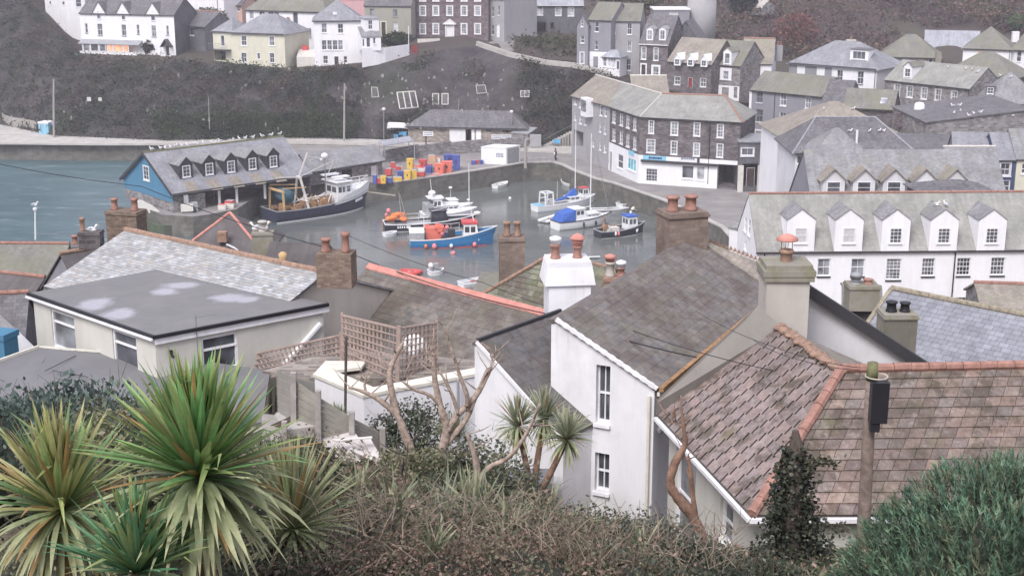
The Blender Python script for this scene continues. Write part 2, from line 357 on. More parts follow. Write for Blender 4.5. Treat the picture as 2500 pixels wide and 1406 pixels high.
# ------------------------------------------------------------ buildings
class House:
    def __init__(s, name, label, cat, loc, group=None):
        s.root = thing(name, loc, label, cat, group); s.O = Vector(loc); s.W = []; s.planes = []; s.nw = 0
    def b(s, mb, name, mat, parent=None, smooth=False): return mb.build(name, mat, parent or s.root, s.O, smooth)
    def wall(s, pts, z0, mat, peak=None, flip=False):
        i0 = len(s.W)
        for k, (A, B) in enumerate(zip(pts, pts[1:])):
            A = Vector(A); B = Vector(B); u = Vector((B.x-A.x, B.y-A.y, 0)); L = u.length; u.normalize()
            n = Vector((-u.y, u.x, 0)); c = CAM-A
            if (n.dot(c) < 0) != flip: n = -n
            za, zb = (z0 if isinstance(z0, (tuple, list)) else (z0, z0))
            s.W.append(dict(A=A, u=u, n=n, L=L, zt=(A.z, B.z), z0=(za, zb), mat=mat, peak=peak, holes=[]))
        return i0
    def P(s, wi, a, z, out=0):
        w = s.W[wi]; p = w['A']+w['u']*a+w['n']*out; return Vector((p.x, p.y, z))
    def hit(s, wi, px, py):
        w = s.W[wi]; p = PPL(px, py, w['A'], w['n']); return (p-w['A']).dot(w['u']), p.z
    def win(s, wi, box, bars=(2, 2), d=.12, fw=.05, sur=0, pane='glass_dark', frame='trim_white', sill=True, name='window', cut=True, label=None, bw=.025, meeting=True, sillmat=None):
        x0, y0, x1, y1 = box; xc = (x0+x1)/2; yc = (y0+y1)/2
        a0 = s.hit(wi, x0, yc)[0]; a1 = s.hit(wi, x1, yc)[0]; z1 = s.hit(wi, xc, y0)[1]; z0 = s.hit(wi, xc, y1)[1]
        return s.winm(wi, min(a0, a1), max(a0, a1), z0, z1, bars, d, fw, sur, pane, frame, sill, name, cut, label, bw, meeting, sillmat)
    def winm(s, wi, a0, a1, z0, z1, bars=(2, 2), d=.12, fw=.05, sur=0, pane='glass_dark', frame='trim_white', sill=True, name='window', cut=True, label=None, bw=.025, meeting=True, sillmat=None):
        w = s.W[wi]; w0 = w['L']
        if sur: a0 += sur; a1 -= sur; z0 += sur*.6; z1 -= sur
        a0 = max(a0, .06); a1 = min(a1, w0-.06)
        if a1-a0 < .15: a1 = a0+.3
        if cut: w['holes'].append((a0, a1, z0, z1, d))
        else: d = -.05
        if pane == 'glass_dark': pane = R.choice(('glass_dark', 'glass_dark', 'glass_dark', 'glass_grey', 'glass_slate'))
        m = MB(); n = w['n']; u = w['u']
        def bx(b0, b1, y0, y1, o0, o1):
            m.obox(s.P(wi, (b0+b1)/2, (y0+y1)/2, (o0+o1)/2), u*(b1-b0)/2, n*(o1-o0)/2, Z*(y1-y0)/2)
        o1 = -d+.05; o0 = -d-.03
        bx(a0, a0+fw, z0, z1, o0, o1); bx(a1-fw, a1, z0, z1, o0, o1); bx(a0+fw, a1-fw, z1-fw, z1, o0, o1); bx(a0+fw, a1-fw, z0, z0+fw*1.3, o0, o1)
        nx, ny = bars
        for i in range(1, nx):
            q = lerp(a0, a1, i/nx); bx(q-bw/2, q+bw/2, z0+fw, z1-fw, o0+.002, o1-.015)
        for i in range(1, ny):
            q = lerp(z0, z1, i/ny); k = bw*.5 if not (meeting and i*2 == ny) else max(bw, .03)
            bx(a0+fw, a1-fw, q-k, q+k, o0+.004, o1-.012)
        if sur:
            bx(a0-sur, a0, z0, z1+sur, -.01, .03); bx(a1, a1+sur, z0, z1+sur, -.01, .03); bx(a0, a1, z1, z1+sur, -.01, .03)
        o = s.b(m, name, frame); s.nw += 1
        if label: o['label'] = label
        if pane:
            g = MB(); g.poly([s.P(wi, a0+.01, z0+.01, o0+.015), s.P(wi, a1-.01, z0+.01, o0+.015), s.P(wi, a1-.01, z1-.01, o0+.015), s.P(wi, a0+.01, z1-.01, o0+.015)])
            s.b(g, 'pane', pane, o)
        if sill:
            g = MB(); k = sur+.04; g.obox(s.P(wi, (a0+a1)/2, z0-.055, .03 if cut else .06), u*((a1-a0)/2+k), n*.07, Z*.05); s.b(g, 'sill', sillmat or frame, o)
        return o
    def door(s, wi, box, mat='door_dark', sur=.1, frame='trim_white', cut=True):
        x0, y0, x1, y1 = box; xc = (x0+x1)/2; yc = (y0+y1)/2
        a0, a1 = sorted((s.hit(wi, x0, yc)[0], s.hit(wi, x1, yc)[0])); z1 = s.hit(wi, xc, y0)[1]; z0 = s.hit(wi, xc, y1)[1]
        return s.doorm(wi, a0, a1, z0, z1, mat, sur, frame, cut)
    def doorm(s, wi, a0, a1, z0, z1, mat='door_dark', sur=.1, frame='trim_white', cut=True):
        w = s.W[wi]; a0 += sur; a1 -= sur; z1 -= sur
        if cut: w['holes'].append((a0, a1, z0+.02, z1, .15))
        m = MB(); u = w['u']; n = w['n']; o = -.13 if cut else .02
        m.obox(s.P(wi, (a0+a1)/2, (z0+z1)/2, o), u*(a1-a0)/2*.98, n*.02, Z*(z1-z0)/2)
        for zz in (.25, .7): m.obox(s.P(wi, (a0+a1)/2, lerp(z0, z1, zz), o+.025), u*(a1-a0)*.33, n*.008, Z*(z1-z0)*.17)
        d = s.b(m, 'door', mat)
        if sur > .02:
            m = MB()
            for q in (a0-sur/2, a1+sur/2): m.obox(s.P(wi, q, (z0+z1)/2, .01), u*sur/2, n*.03, Z*(z1-z0)/2)
            m.obox(s.P(wi, (a0+a1)/2, z1+sur/2, .01), u*((a1-a0)/2+sur), n*.035, Z*sur/2); s.b(m, 'door_frame', frame, d)
        m = MB(); m.obox(s.P(wi, a1-.12, (z0+z1)/2, o+.04), u*.02, n*.03, Z*.06); s.b(m, 'handle', 'steel', d)
        return d
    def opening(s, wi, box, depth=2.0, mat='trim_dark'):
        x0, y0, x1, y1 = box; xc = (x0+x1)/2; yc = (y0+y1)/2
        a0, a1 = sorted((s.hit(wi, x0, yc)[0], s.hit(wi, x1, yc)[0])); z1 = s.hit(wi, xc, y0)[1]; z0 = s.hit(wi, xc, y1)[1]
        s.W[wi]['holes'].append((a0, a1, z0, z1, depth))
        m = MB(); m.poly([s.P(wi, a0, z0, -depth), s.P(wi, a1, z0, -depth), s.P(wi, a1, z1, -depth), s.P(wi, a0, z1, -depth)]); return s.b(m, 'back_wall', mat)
    def roof(s, pts, mat, t=.1, name='roof', parent=None):
        m = MB(); m.slab(pts, t); pts = [Vector(p) for p in pts]
        n = (pts[1]-pts[0]).cross(pts[2]-pts[0]).normalized()
        if n.z < 0: n = -n
        s.planes.append((pts[0], n)); return s.b(m, name, mat, parent)
    def ridge(s, a, b, mat='terracotta', r=.13, name='ridge_tiles', dz=.02):
        m = MB(); a = Vector(a); b = Vector(b); L = (b-a).length; k = max(1, int(L/.45)); d = (b-a)/k
        for i in range(k):
            p = a+d*i+Z*dz+Z*R.uniform(-.008, .008); m.tube([p, p+d*.97], [r, r*.96], 8)
        return s.b(m, name, mat)
    def gutter(s, a, b, mat='trim_dark', r=.06, name='gutter', dz=-.08):
        m = MB(); m.bar(Vector(a)+Z*dz, Vector(b)+Z*dz, r*2, r*1.8); return s.b(m, name, mat)
    def pipe(s, wi, px, y0, y1, mat='trim_dark', r=.045, name='drainpipe'):
        a, z1 = s.hit(wi, px, y0); _, z0 = s.hit(wi, px, y1)
        m = MB(); m.tube([s.P(wi, a, z1, .1), s.P(wi, a, z0, .1)], r, 6); return s.b(m, name, mat)
    def chimney(s, x0, y0, x1, y1, Y, d=.6, rz=0, mat='brick_red', pots=(), cap=True, name='chimney', capmat=None, label=None):
        c = PY((x0+x1)/2, y0, Y); wz = abs(PY(x1, y0, Y).x-PY(x0, y0, Y).x); zb = PY((x0+x1)/2, y1, Y).z
        m = MB(); h = c.z-zb; base = Vector((c.x, Y+d/2, zb)); m.box(base, wz*.93, d, h-.16, rz)
        if cap: m.box(base+Z*(h-.16), wz, d*1.1, .08, rz); m.box(base+Z*(h-.08), wz*.95, d*1.02, .08, rz)
        else: m.box(base+Z*(h-.16), wz*.93, d, .16, rz)
        o = s.b(m, name, mat)
        if label: o['label'] = label
        for p in pots:
            fx, hh, r = p[:3]; pm = p[3] if len(p) > 3 else 'terracotta'; st = p[4] if len(p) > 4 else ''
            m = MB(); ux = Vector((cos(rz), sin(rz), 0)); q = base+Z*h+ux*(fx*wz)
            m.lathe(q, [(r*1.1, 0), (r*1.05, hh*.1), (r*.88, hh*.3), (r*.85, hh*.8), (r*1.1, hh*.84), (r*1.1, hh*.95), (r*.95, hh)], 12); po = s.b(m, 'chimney_pot', pm, o, True)
            if st:
                m = MB()
                if 'c' in st:
                    for a in range(4): m.bar(q+Z*hh+Vector((cos(a*1.57), sin(a*1.57), 0))*r*.8, q+Z*(hh+r*1.5)+Vector((cos(a*1.57), sin(a*1.57), 0))*r*.8, .02)
                    m.lathe(q+Z*(hh+r*1.4), [(r*1.6, 0), (r*1.65, .03), (r*.9, .14), (.01, .2)], 14)
                if 'l' in st: m.lathe(q+Z*hh, [(r*1.0, 0), (r*1.0, r*.7), (r*1.25, r*.75), (r*1.25, r*1.3), (.01, r*1.7)], 12)
                mc = 'terracotta_pink' if 'r' in st else ('trim_white' if 'w' in st else 'lead')
                s.b(m, 'chimney_cowl', mc, o, True)
        return o
    def dormer(s, pl, px, py, w, h, rise, face='trim_white', roofm='slate_grey', win=None, over=.12, flat=False, box=None, nrm=None, back=None, fw=.06, pane='glass_dark', bars=(2, 2), frame='trim_white'):
        P0, n = s.planes[pl]; p = PPL(px, py, P0, n); o = Vector((n.x, n.y, 0)).normalized() if nrm is None else nrm
        u = Vector((o.y, -o.x, 0)); sl = sqrt(n.x**2+n.y**2)/n.z; B = (h+rise)/sl if back is None else back; m = MB(); Bh = min(h/sl, B)
        c = p-Z*.05; h2 = h+.05
        l, r = c-u*w/2, c+u*w/2
        if flat: m.poly([l, r, r+Z*h2, l+Z*h2])
        else: m.poly([l, r, r+Z*h2, c+Z*(h2+rise), l+Z*h2])
        for q in (l, r): m.poly([q, q+Z*h2, q+Z*h2-o*Bh])
        d = s.b(m, 'dormer', face)
        m = MB(); e = o*over
        if flat: m.slab([l+Z*(h2+.06)-u*over+e, r+Z*(h2+.06)+u*over+e, r+Z*(h2+.16)+u*over-o*(Bh+.1), l+Z*(h2+.16)-u*over-o*(Bh+.1)], .08)
        else:
            k = rise/(w/2); T = c+Z*(h2+rise+.06)
            for sg in (-1, 1):
                E = c+u*sg*(w/2+over)+Z*(h2-k*over+.06); m.slab([E+e, T+e, T-o*B, E-o*(Bh+.0)], .07)
        s.b(m, 'dormer_roof', roofm, d)
        ww, wh = win if win else (w*.6, h*.75); zb = h2*.5-wh/2+.0; f = MB()
        def bx(a, b, y0, y1, t=.05, q0=.0): f.obox(c+u*(a+b)/2+Z*(y0+y1)/2+o*(q0+t/2), u*(b-a)/2, o*t/2, Z*(y1-y0)/2)
        a0, a1, z0, z1 = -ww/2, ww/2, zb+.05, zb+wh
        bx(a0, a0+fw, z0, z1); bx(a1-fw, a1, z0, z1); bx(a0+fw, a1-fw, z1-fw, z1); bx(a0+fw, a1-fw, z0, z0+fw)
        for i in range(1, bars[0]): q = lerp(a0, a1, i/bars[0]); bx(q-.015, q+.015, z0+fw, z1-fw, .035)
        for i in range(1, bars[1]): q = lerp(z0, z1, i/bars[1]); bx(a0+fw, a1-fw, q-.018, q+.018, .037)
        bx(a0-.06, a1+.06, z0-.09, z0-.001, .1); s.b(f, 'window', frame, d)
        g = MB(); q = c+o*.012; g.poly([q+u*a0+Z*z0, q+u*a1+Z*z0, q+u*a1+Z*z1, q+u*a0+Z*z1]); s.b(g, 'pane', pane, d)
        return d
    def finish(s):
        by = {}
        for w in s.W: by.setdefault(w['mat'], []).append(w)
        for mat, ws in by.items():
            m = MB()
            for w in ws:
                A = w['A']; u = w['u']; n = w['n']; L = w['L']
                out = [(0, w['z0'][0]), (L, w['z0'][1]), (L, w['zt'][1])]
                if w['peak']: out.append((w['peak'][0]*L, w['peak'][1]))
                out.append((0, w['zt'][0]))
                hs = []
                for (a0, a1, z0, z1, d) in w['holes']:
                    a0 = max(a0, .03); a1 = min(a1, L-.03); z0 = max(z0, min(w['z0'])+.03)
                    if not w['peak']: z1 = min(z1, min(w['zt'])-.03)
                    if a1-a0 > .05 and z1-z0 > .05 and not any(a0 < h[1] and a1 > h[0] and z0 < h[3] and z1 > h[2] for h in hs): hs.append((a0, a1, z0, z1, d))
                loops = [[Vector((a, b, 0)) for a, b in out]]+[[Vector((h[0], h[2], 0)), Vector((h[0], h[3], 0)), Vector((h[1], h[3], 0)), Vector((h[1], h[2], 0))] for h in hs]
                flat = [p for l in loops for p in l]; W3 = [Vector((A.x+u.x*p.x, A.y+u.y*p.x, p.y)) for p in flat]
                for tri in tessellate_polygon(loops):
                    a, b, c = [W3[i] for i in tri]
                    if (b-a).cross(c-a).dot(n) < 0: b, c = c, b
                    if (b-a).cross(c-a).length > 1e-7: m.poly([a, b, c])
                for (a0, a1, z0, z1, d) in hs:
                    q = lambda a, z, o: Vector((A.x+u.x*a-n.x*o, A.y+u.y*a-n.y*o, z)); dd = max(d+.03, .03)
                    for (p, r) in (((a0, z0), (a1, z0)), ((a1, z0), (a1, z1)), ((a1, z1), (a0, z1)), ((a0, z1), (a0, z0))):
                        m.poly([q(*p, 0), q(*p, dd), q(*r, dd), q(*r, 0)])
            s.b(m, 'wall', mat)
        return s
def rect(name, label, A, B, YA, dep, z0, cat='house', mat='white', roof='gable', rise=2, rmat='slate_grey', over=.3, ze=None, group=None, inset=None, ridge=None, gut='trim_dark', sides=None, loc=None, nb=None, verge=.12, rt=.12):
    if ze is None: PA = PY(A[0], A[1], YA); ze = PA.z
    else: PA = PZ(A[0], A[1], ze)
    PB = PZ(B[0], B[1], ze) if isinstance(B, tuple) else B
    u = (PB-PA); u.z = 0; W = u.length; u.normalize(); n = nb or Vector((-u.y, u.x, 0))
    if n.y < 0: n = -n
    PC = PB+n*dep; PD = PA+n*dep; h = House(name, label, cat, loc or (PA.x, PA.y, z0), group)
    h.c = (PA, PB, PC, PD); h.ze = ze; h.u = u; h.n = n; sm = sides or mat
    pk = (.5, ze+rise)
    if roof == 'gable':
        h.wall([PA, PB], z0, mat); h.wall([PB, PC], z0, sm, pk); h.wall([PC, PD], z0, sm); h.wall([PD, PA], z0, sm, pk)
        k = rise/(dep/2); r1 = (PA+PD)/2+Z*rise; r2 = (PB+PC)/2+Z*rise; v = u*verge; lf = Z*(.1)
        h.roof([PA-v-n*over-Z*k*over+lf, PB+v-n*over-Z*k*over+lf, r2+v+lf, r1-v+lf], rmat, rt); h.roof([PC+v+n*over-Z*k*over+lf, PD-v+n*over-Z*k*over+lf, r1-v+lf, r2+v+lf], rmat, rt)
        if ridge: h.ridge(r1+lf-v, r2+lf+v, ridge)
        h.r = (r1, r2)
    elif roof == 'gablef':
        h.wall([PA, PB], z0, mat, pk); h.wall([PB, PC], z0, sm); h.wall([PC, PD], z0, sm, pk); h.wall([PD, PA], z0, sm)
        r1 = (PA+PB)/2+Z*rise; r2 = (PC+PD)/2+Z*rise; k = rise/(W/2); lf = Z*.1; v = n*verge
        h.roof([PA-u*over-Z*k*over+lf-v, r1+lf-v, r2+lf+v, PD-u*over-Z*k*over+lf+v], rmat, rt); h.roof([r1+lf-v, PB+u*over-Z*k*over+lf-v, PC+u*over-Z*k*over+lf+v, r2+lf+v], rmat, rt)
        if ridge: h.ridge(r1+lf-v, r2+lf+v, ridge)
        h.r = (r1, r2)
    elif roof == 'hip':
        h.wall([PA, PB, PC, PD, PA], z0, mat); i = min(inset if inset is not None else dep/2, W/2-.01); k = rise/(dep/2); ov = over; lf = Z*(.1-k*ov)
        a, b, c, d = PA-u*ov-n*ov+lf, PB+u*ov-n*ov+lf, PC+u*ov+n*ov+lf, PD-u*ov+n*ov+lf
        r1 = (PA+PD)/2+u*i+Z*(rise+.1); r2 = (PB+PC)/2-u*i+Z*(rise+.1)
        h.roof([a, b, r2, r1], rmat, rt); h.roof([b, c, r2], rmat, rt); h.roof([c, d, r1, r2], rmat, rt); h.roof([d, a, r1], rmat, rt)
        if ridge:
            h.ridge(r1, r2, ridge, .1)
            for p, q in ((a, r1), (b, r2)): h.ridge(p, q, ridge, .1)
        h.r = (r1, r2)
    elif roof == 'flat':
        h.wall([PA, PB, PC, PD, PA], z0, mat); ov = over; h.roof([PA-u*ov-n*ov+Z*.12, PB+u*ov-n*ov+Z*.12, PC+u*ov+n*ov+Z*.12, PD-u*ov+n*ov+Z*.12], rmat, .22)
    elif roof == 'lean':   # high at back
        PC2 = PC+Z*rise; PD2 = PD+Z*rise; h.wall([PA, PB, PC2, PD2, PA], z0, mat); ov = over; k = rise/dep
        h.roof([PA-u*ov-n*ov+Z*(.12-k*ov), PB+u*ov-n*ov+Z*(.12-k*ov), PC2+u*ov+Z*.12, PD2-u*ov+Z*.12], rmat, .12)
    if gut and roof in ('gable', 'hip'): h.gutter(PA-n*(over+.04)-u*.1, PB-n*(over+.04)+u*.1, gut)
    return h
def tiles(A, B, C, D, tw, th, mat, base, var=.25, thick=.03, stag=.5, lift=.03, m=None, jz=.008, gap=.01, clip=None, pal=None):
    """real overlapping tiles on the quad A(eave left) B(eave right) C(ridge right) D(ridge left); returns a mesh"""
    m = m or MB(); A, B, C, D = map(Vector, (A, B, C, D)); n = (B-A).cross(D-A).normalized()
    if n.z < 0: n = -n
    rows = max(1, round((((A+B)/2)-((C+D)/2)).length/th)); up = (((C+D)/2)-((A+B)/2)).normalized()
    for r in range(rows):
        t0 = r/rows; t1 = (r+1.18)/rows; a = A.lerp(D, t0); b = B.lerp(C, t0); L = (b-a).length; dx = (b-a).normalized()
        a1 = A.lerp(D, min(t1, 1)); b1 = B.lerp(C, min(t1, 1)); k = int(L/tw)+2; off = (stag*tw if r % 2 else 0)
        k0 = -1 if off else 0
        a1s = (a1-a).dot(dx); b1s = (b1-a).dot(dx)
        g0 = (A-a).dot(dx) % tw
        for i in range(-2, k+1):
            s0 = i*tw+off+g0+gap/2; s1 = (i+1)*tw+off+g0-gap/2; s0 = max(s0, 0); s1 = min(s1, L)
            if s1-s0 < .03: continue
            upl = (a1-a).dot(up)
            c0 = max(s0, a1s) if a1s > 0 else s0; c1 = min(s1, b1s) if b1s < L else s1
            if c1-c0 < .01:
                mm = min(max((c0+c1)/2, s0), s1); c0, c1 = mm-.005, mm+.005
            j = R.uniform(0, jz); dn = R.uniform(-.4, .4)*jz
            p = [a+dx*s0+n*(lift+j)+up*dn, a+dx*s1+n*(lift+R.uniform(0, jz))+up*dn, a+dx*c1+up*upl+n*.004, a+dx*c0+up*upl+n*.004]
            q = [x-n*thick for x in p[:2]]+[x-n*thick*.5 for x in p[2:]]
            cb = R.choice(pal) if pal else base
            g = 1+R.uniform(-var, var); w_ = R.uniform(-.04, .04); col = (cb[0]*g*(1+w_), cb[1]*g, cb[2]*g*(1-w_))
            if clip and not clip((p[0]+p[1]+p[2]+p[3])/4): continue
            m.hexa(q+p, col)
    return m
# ------------------------------------------------------------ foliage
def leafset(m, pts, size, cols, elong=2.0, up=.3, rnd=R):
    for p in pts:
        s = size*rnd.uniform(.6, 1.4); a = rnd.uniform(0, 2*pi); b = rnd.uniform(-1, 1)+up
        d = Vector((cos(a), sin(a), b)).normalized(); e = Vector((rnd.gauss(0, 1), rnd.gauss(0, 1), rnd.gauss(0, 1))).cross(d)
        if e.length < .01: continue
        e.normalize(); p = Vector(p); c = rnd.choice(cols); g = rnd.uniform(.65, 1.35); c = (c[0]*g, c[1]*g, c[2]*g)
        h = d*s*elong/2; w = e*s/2; m.poly([p-h, p+w, p+h, p-w], c)
def clumps(c, rx, ry, rz, n, per, cr, rnd=R, shell=.55):
    out = []
    for i in range(n):
        while True:
            v = Vector((rnd.uniform(-1, 1), rnd.uniform(-1, 1), rnd.uniform(-.75, 1)))
            if shell < v.length < 1: break
        q = Vector(c)+Vector((v.x*rx, v.y*ry, v.z*rz))
        for j in range(per): out.append(q+Vector((rnd.gauss(0, cr), rnd.gauss(0, cr), rnd.gauss(0, cr*.8))))
    return out
def limb(m, a, b, r0, r1, n=6, k=5, wob=.1, col=None):
    a = Vector(a); b = Vector(b); L = (b-a).length; pts = []
    for i in range(k+1):
        t = i/k; p = a.lerp(b, t)
        if 0 < i < k: p += Vector((R.uniform(-1, 1), R.uniform(-1, 1), R.uniform(-.5, .5)))*wob*L*.3
        pts.append(p)
    m.tube(pts, [lerp(r0, r1, i/k) for i in range(k+1)], n, col); return pts
# ------------------------------------------------------------ camera, light, sky
cd = bpy.data.cameras.new('camera'); cam = bpy.data.objects.new('camera', cd); COL.objects.link(cam); SC.camera = cam
cd.sensor_width = 36; cd.lens = 36*F/2500; cd.clip_start = .2; cd.clip_end = 3000
cam.location = CAM; cam.rotation_euler = (radians(90)-PITCH, 0, 0)
SE, SR = radians(48), radians(205)
w = bpy.data.worlds.new('World'); SC.world = w; w.use_nodes = True; nt = w.node_tree; nt.nodes.clear()
so = nt.nodes.new('ShaderNodeOutputWorld'); bg = nt.nodes.new('ShaderNodeBackground'); sky = nt.nodes.new('ShaderNodeTexSky'); sky.sky_type = 'NISHITA'; sky.sun_disc = False
sky.sun_elevation = SE; sky.sun_rotation = SR; sky.air_density = 1.0; sky.dust_density = 4; sky.altitude = 0
hs = nt.nodes.new('ShaderNodeHueSaturation'); hs.inputs['Saturation'].default_value = .45; hs.inputs['Value'].default_value = 1
mxs = nt.nodes.new('ShaderNodeMix'); mxs.data_type = 'RGBA'; mxs.inputs[0].default_value = .45; mxs.inputs[7].default_value = (10.6, 10.2, 12.4, 1)
nt.links.new(sky.outputs[0], hs.inputs['Color']); nt.links.new(hs.outputs[0], mxs.inputs[6]); nt.links.new(mxs.outputs[2], bg.inputs[0]); bg.inputs[1].default_value = .145; nt.links.new(bg.outputs[0], so.inputs[0])
sl = bpy.data.lights.new('sun', 'SUN'); so_ = bpy.data.objects.new('sun', sl); COL.objects.link(so_)
sl.energy = 2.75; sl.angle = radians(24); sl.color = (1, .965, .96)
sd = Vector((sin(SR)*cos(SE), cos(SR)*cos(SE), sin(SE)))   # towards the sun
so_.rotation_euler = sd.to_track_quat('Z', 'Y').to_euler()
SC.view_settings.view_transform = 'Standard'; SC.view_settings.look = 'None'; SC.view_settings.exposure = 0; SC.view_settings.gamma = 1
SC.cycles.max_bounces = 5; SC.cycles.diffuse_bounces = 3
# ------------------------------------------------------------ water and seabed-level ground
WL = 1.0
m = MB(); m.poly([(-900, 60, WL), (900, 60, WL), (900, 900, WL), (-900, 900, WL)]); struct('water', m, 'water')
# near hillside
ZN = [(-20, 37.5), (0, 36), (5, 34.6), (12, 31.3), (20, 28.0), (28, 24.4), (36, 20.4), (50, 19), (64, 15), (80, 9), (100, 4.4), (124, 3.6), (127, -2)]
def zn(x, y):
    z = interp(ZN, y)
    z += 4.2*math.exp(-((x+5)/3.4)**2-((y-33)/4.5)**2)
    if y < 34: z += fbm(x*.15, y*.15)*.3*min(1, max(0, (34-y)/6))
    return z
m = MB(); nx, ny = 160, 130; X = [lerp(-110, 130, i/nx) for i in range(nx+1)]; Y_ = [lerp(-20, 127, (j/ny)) for j in range(ny+1)]
m.v = [(x, y, zn(x, y)) for y in Y_ for x in X]; m.f = [(j*(nx+1)+i, j*(nx+1)+i+1, (j+1)*(nx+1)+i+1, (j+1)*(nx+1)+i) for j in range(ny) for i in range(nx)]; m.c = [None]*len(m.f)
struct('ground', m, 'earth', True)
# cliff and plateau
TOP = [(-600, -80, 270), (-300, -40, 262), (60, -10, 258), (110, 40, 256), (190, 140, 243), (440, 148, 238), (520, 156, 234), (720, 174, 229), (890, 163, 229), (1000, 142, 231), (1100, 119, 236), (1165, 112, 238), (1240, 138, 229), (1330, 158, 222), (1400, 165, 218), (1480, 186, 214), (1560, 200, 212), (1700, 242, 207), (1830, 252, 205), (2000, 262, 203), (2300, 290, 197), (2700, 320, 192), (3300, 340, 190)]
BOT = [(-600, 290), (0, 303), (130, 330), (400, 341), (730, 334), (990, 339), (1290, 350), (1480, 352), (3300, 352)]
def topat(px): 
    a = interp([(p[0], p[1]) for p in TOP], px); b = interp([(p[0], p[2]) for p in TOP], px); return PY(px, a, b)
PXS = list(range(-600, 3301, 10)); NR = 26
def cliffpt(px, t):
    b = PZ(px, interp(BOT, px), 3.9); a = topat(px); s = t**1.15
    p = b.lerp(a, t); p.z = lerp(b.z, a.z, 1-(1-t)**1.25)
    k = sin(pi*min(1, max(0, t)))
    f = fbm(p.x*.09, p.z*.13, 3)*2.6+fbm(p.x*.35, p.z*.35, 9)*1.0
    p.y += abs(fbm(p.x*.45, p.z*.08, 21))*2.6*k*(1 if 880 < px < 1300 else .5)
    p += Vector((fbm(p.x*.2, p.z*.2, 5)*.8, f*1.3, fbm(p.x*.25, p.z*.3, 7)*.5))*k
    return p
m = MB(); m.v = [tuple(cliffpt(px, r/NR)) for r in range(NR+1) for px in PXS]; n = len(PXS)
m.f = [(r*n+i, r*n+i+1, (r+1)*n+i+1, (r+1)*n+i) for r in range(NR) for i in range(n-1)]; m.c = [None]*len(m.f); struct('cliff', m, 'cliff_rock', True)
def plz(px, k):   # offset k metres behind the cliff top
    p = topat(px); z = p.z
    if px < 1600: up = interp([(0, 0), (15, .8), (40, 3.2), (70, 9), (200, 70)], k)
    else: up = interp([(0, 0), (20, 1.0), (45, 4), (75, 13), (200, 70)], k)
    if 1140 < px < 1460 and k < 70: up *= .22+.78*max(0, (k-50)/20)
    if px < 150: up += k*.25*min(1, (150-px)/200)
    d = Vector((p.x, p.y, 0)).normalized()
    return Vector((p.x+d.x*k, p.y+d.y*k, z+up+fbm((p.x+d.x*k)*.05, (p.y+k)*.05)*min(4, k*.06)))
KS = [0, 3, 6, 10, 15, 20, 27, 34, 42, 50, 60, 70, 85, 105, 130, 165, 200]
m = MB(); PX2 = list(range(-600, 3301, 20)); n = len(PX2); m.v = [tuple(plz(px, k)) for k in KS for px in PX2]
m.f = [(r*n+i, r*n+i+1, (r+1)*n+i+1, (r+1)*n+i) for r in range(len(KS)-1) for i in range(n-1)]; m.c = [None]*len(m.f); struct('hillside', m, 'hill_ground', True)
def hillz(px, y):
    p = topat(px); k = (y-p.y); return plz(px, max(0, k)).z
# quay: one sheet at 3.5 with real walls down into the water
QE = [(-500, 345), (0, 350), (100, 352), (400, 354), (405, 372), (345, 440), (322, 490), (345, 500), (372, 515), (395, 524), (470, 529), (513, 523), (577, 511), (640, 470), (700, 455), (800, 447), (918, 446), (969, 445), (1106, 426), (1204, 411), (1277, 399), (1347, 397), (1372, 404), (1395, 416), (1453, 438), (1492, 447), (1560, 470), (1613, 488), (1690, 522), (1760, 556), (1790, 590)]
qe = [PZ(x, y, 3.5) for x, y in QE]
side = [Vector((45, 128, 3.5)), Vector((60, 120, 3.5)), Vector((200, 120, 3.5)), Vector((200, 260, 3.5)), Vector((-200, 260, 3.5))]
def sheet(name, pts, mat, dz=0):
    m = MB(); pts = [Vector(p)+Z*dz for p in pts]
    for tri in tessellate_polygon([[Vector((p.x, p.y, 0)) for p in pts]]):
        a, b, c = [pts[i] for i in tri]
        if (b-a).cross(c-a).z < 0: b, c = c, b
        m.poly([a, b, c])
    return struct(name, m, mat)
sheet('quay', qe+side, 'asphalt')
m = MB(); ww = qe+side[:2]
for a, b in zip(ww, ww[1:]):
    k = max(1, int((b-a).length/1.5))
    for i in range(k):
        p, q = a.lerp(b, i/k), a.lerp(b, (i+1)/k); m.poly([Vector((p.x, p.y, -3)), Vector((q.x, q.y, -3)), q-Z*.002, p-Z*.002])
struct('quay_wall', m, 'quay_stone')
m = MB()   # coping stones along the inner harbour edge
for a, b in zip(qe[16:-1], qe[17:]):
    d = b-a; L = d.length; d.normalize(); k = max(1, int(L/1.3)); pn = Vector((-d.y, d.x, 0)); 
    if pn.y < 0 and pn.x < 0: pn = -pn
    for i in range(k):
        p = a.lerp(b, (i+.5)/k); m.obox(p+Z*.06+pn*.25, d*(L/k/2-.03), pn*.32, Z*.075)
struct('quay_edge', m, 'concrete')
# harbour road along the foot of the cliff (raised, with a low wall)
RD = [(-500, 288, 330), (0, 306, 349), (60, 318, 349), (120, 331, 350), (230, 336, 351), (400, 340, 351), (560, 336, 348), (735, 338, 352), (900, 342, 355), (1010, 346, 360), (1090, 350, 362), (1280, 356, 366), (1400, 360, 372)]
m = MB(); A_ = [PZ(a, b, 3.8) for a, b, c in RD]; B_ = [PZ(a, c, 3.8) for a, b, c in RD]
for i in range(len(RD)-1): m.slab([B_[i], B_[i+1], A_[i+1]+Vector((0, 1, 0)), A_[i]+Vector((0, 1, 0))], .28)
struct('harbour_road', m, 'concrete')
m = MB()
for a, b in zip(B_[6:11], B_[7:11]): m.bar(a+Z*.25, b+Z*.25, .3, .5)
struct('road_kerb_wall', m, 'concrete')
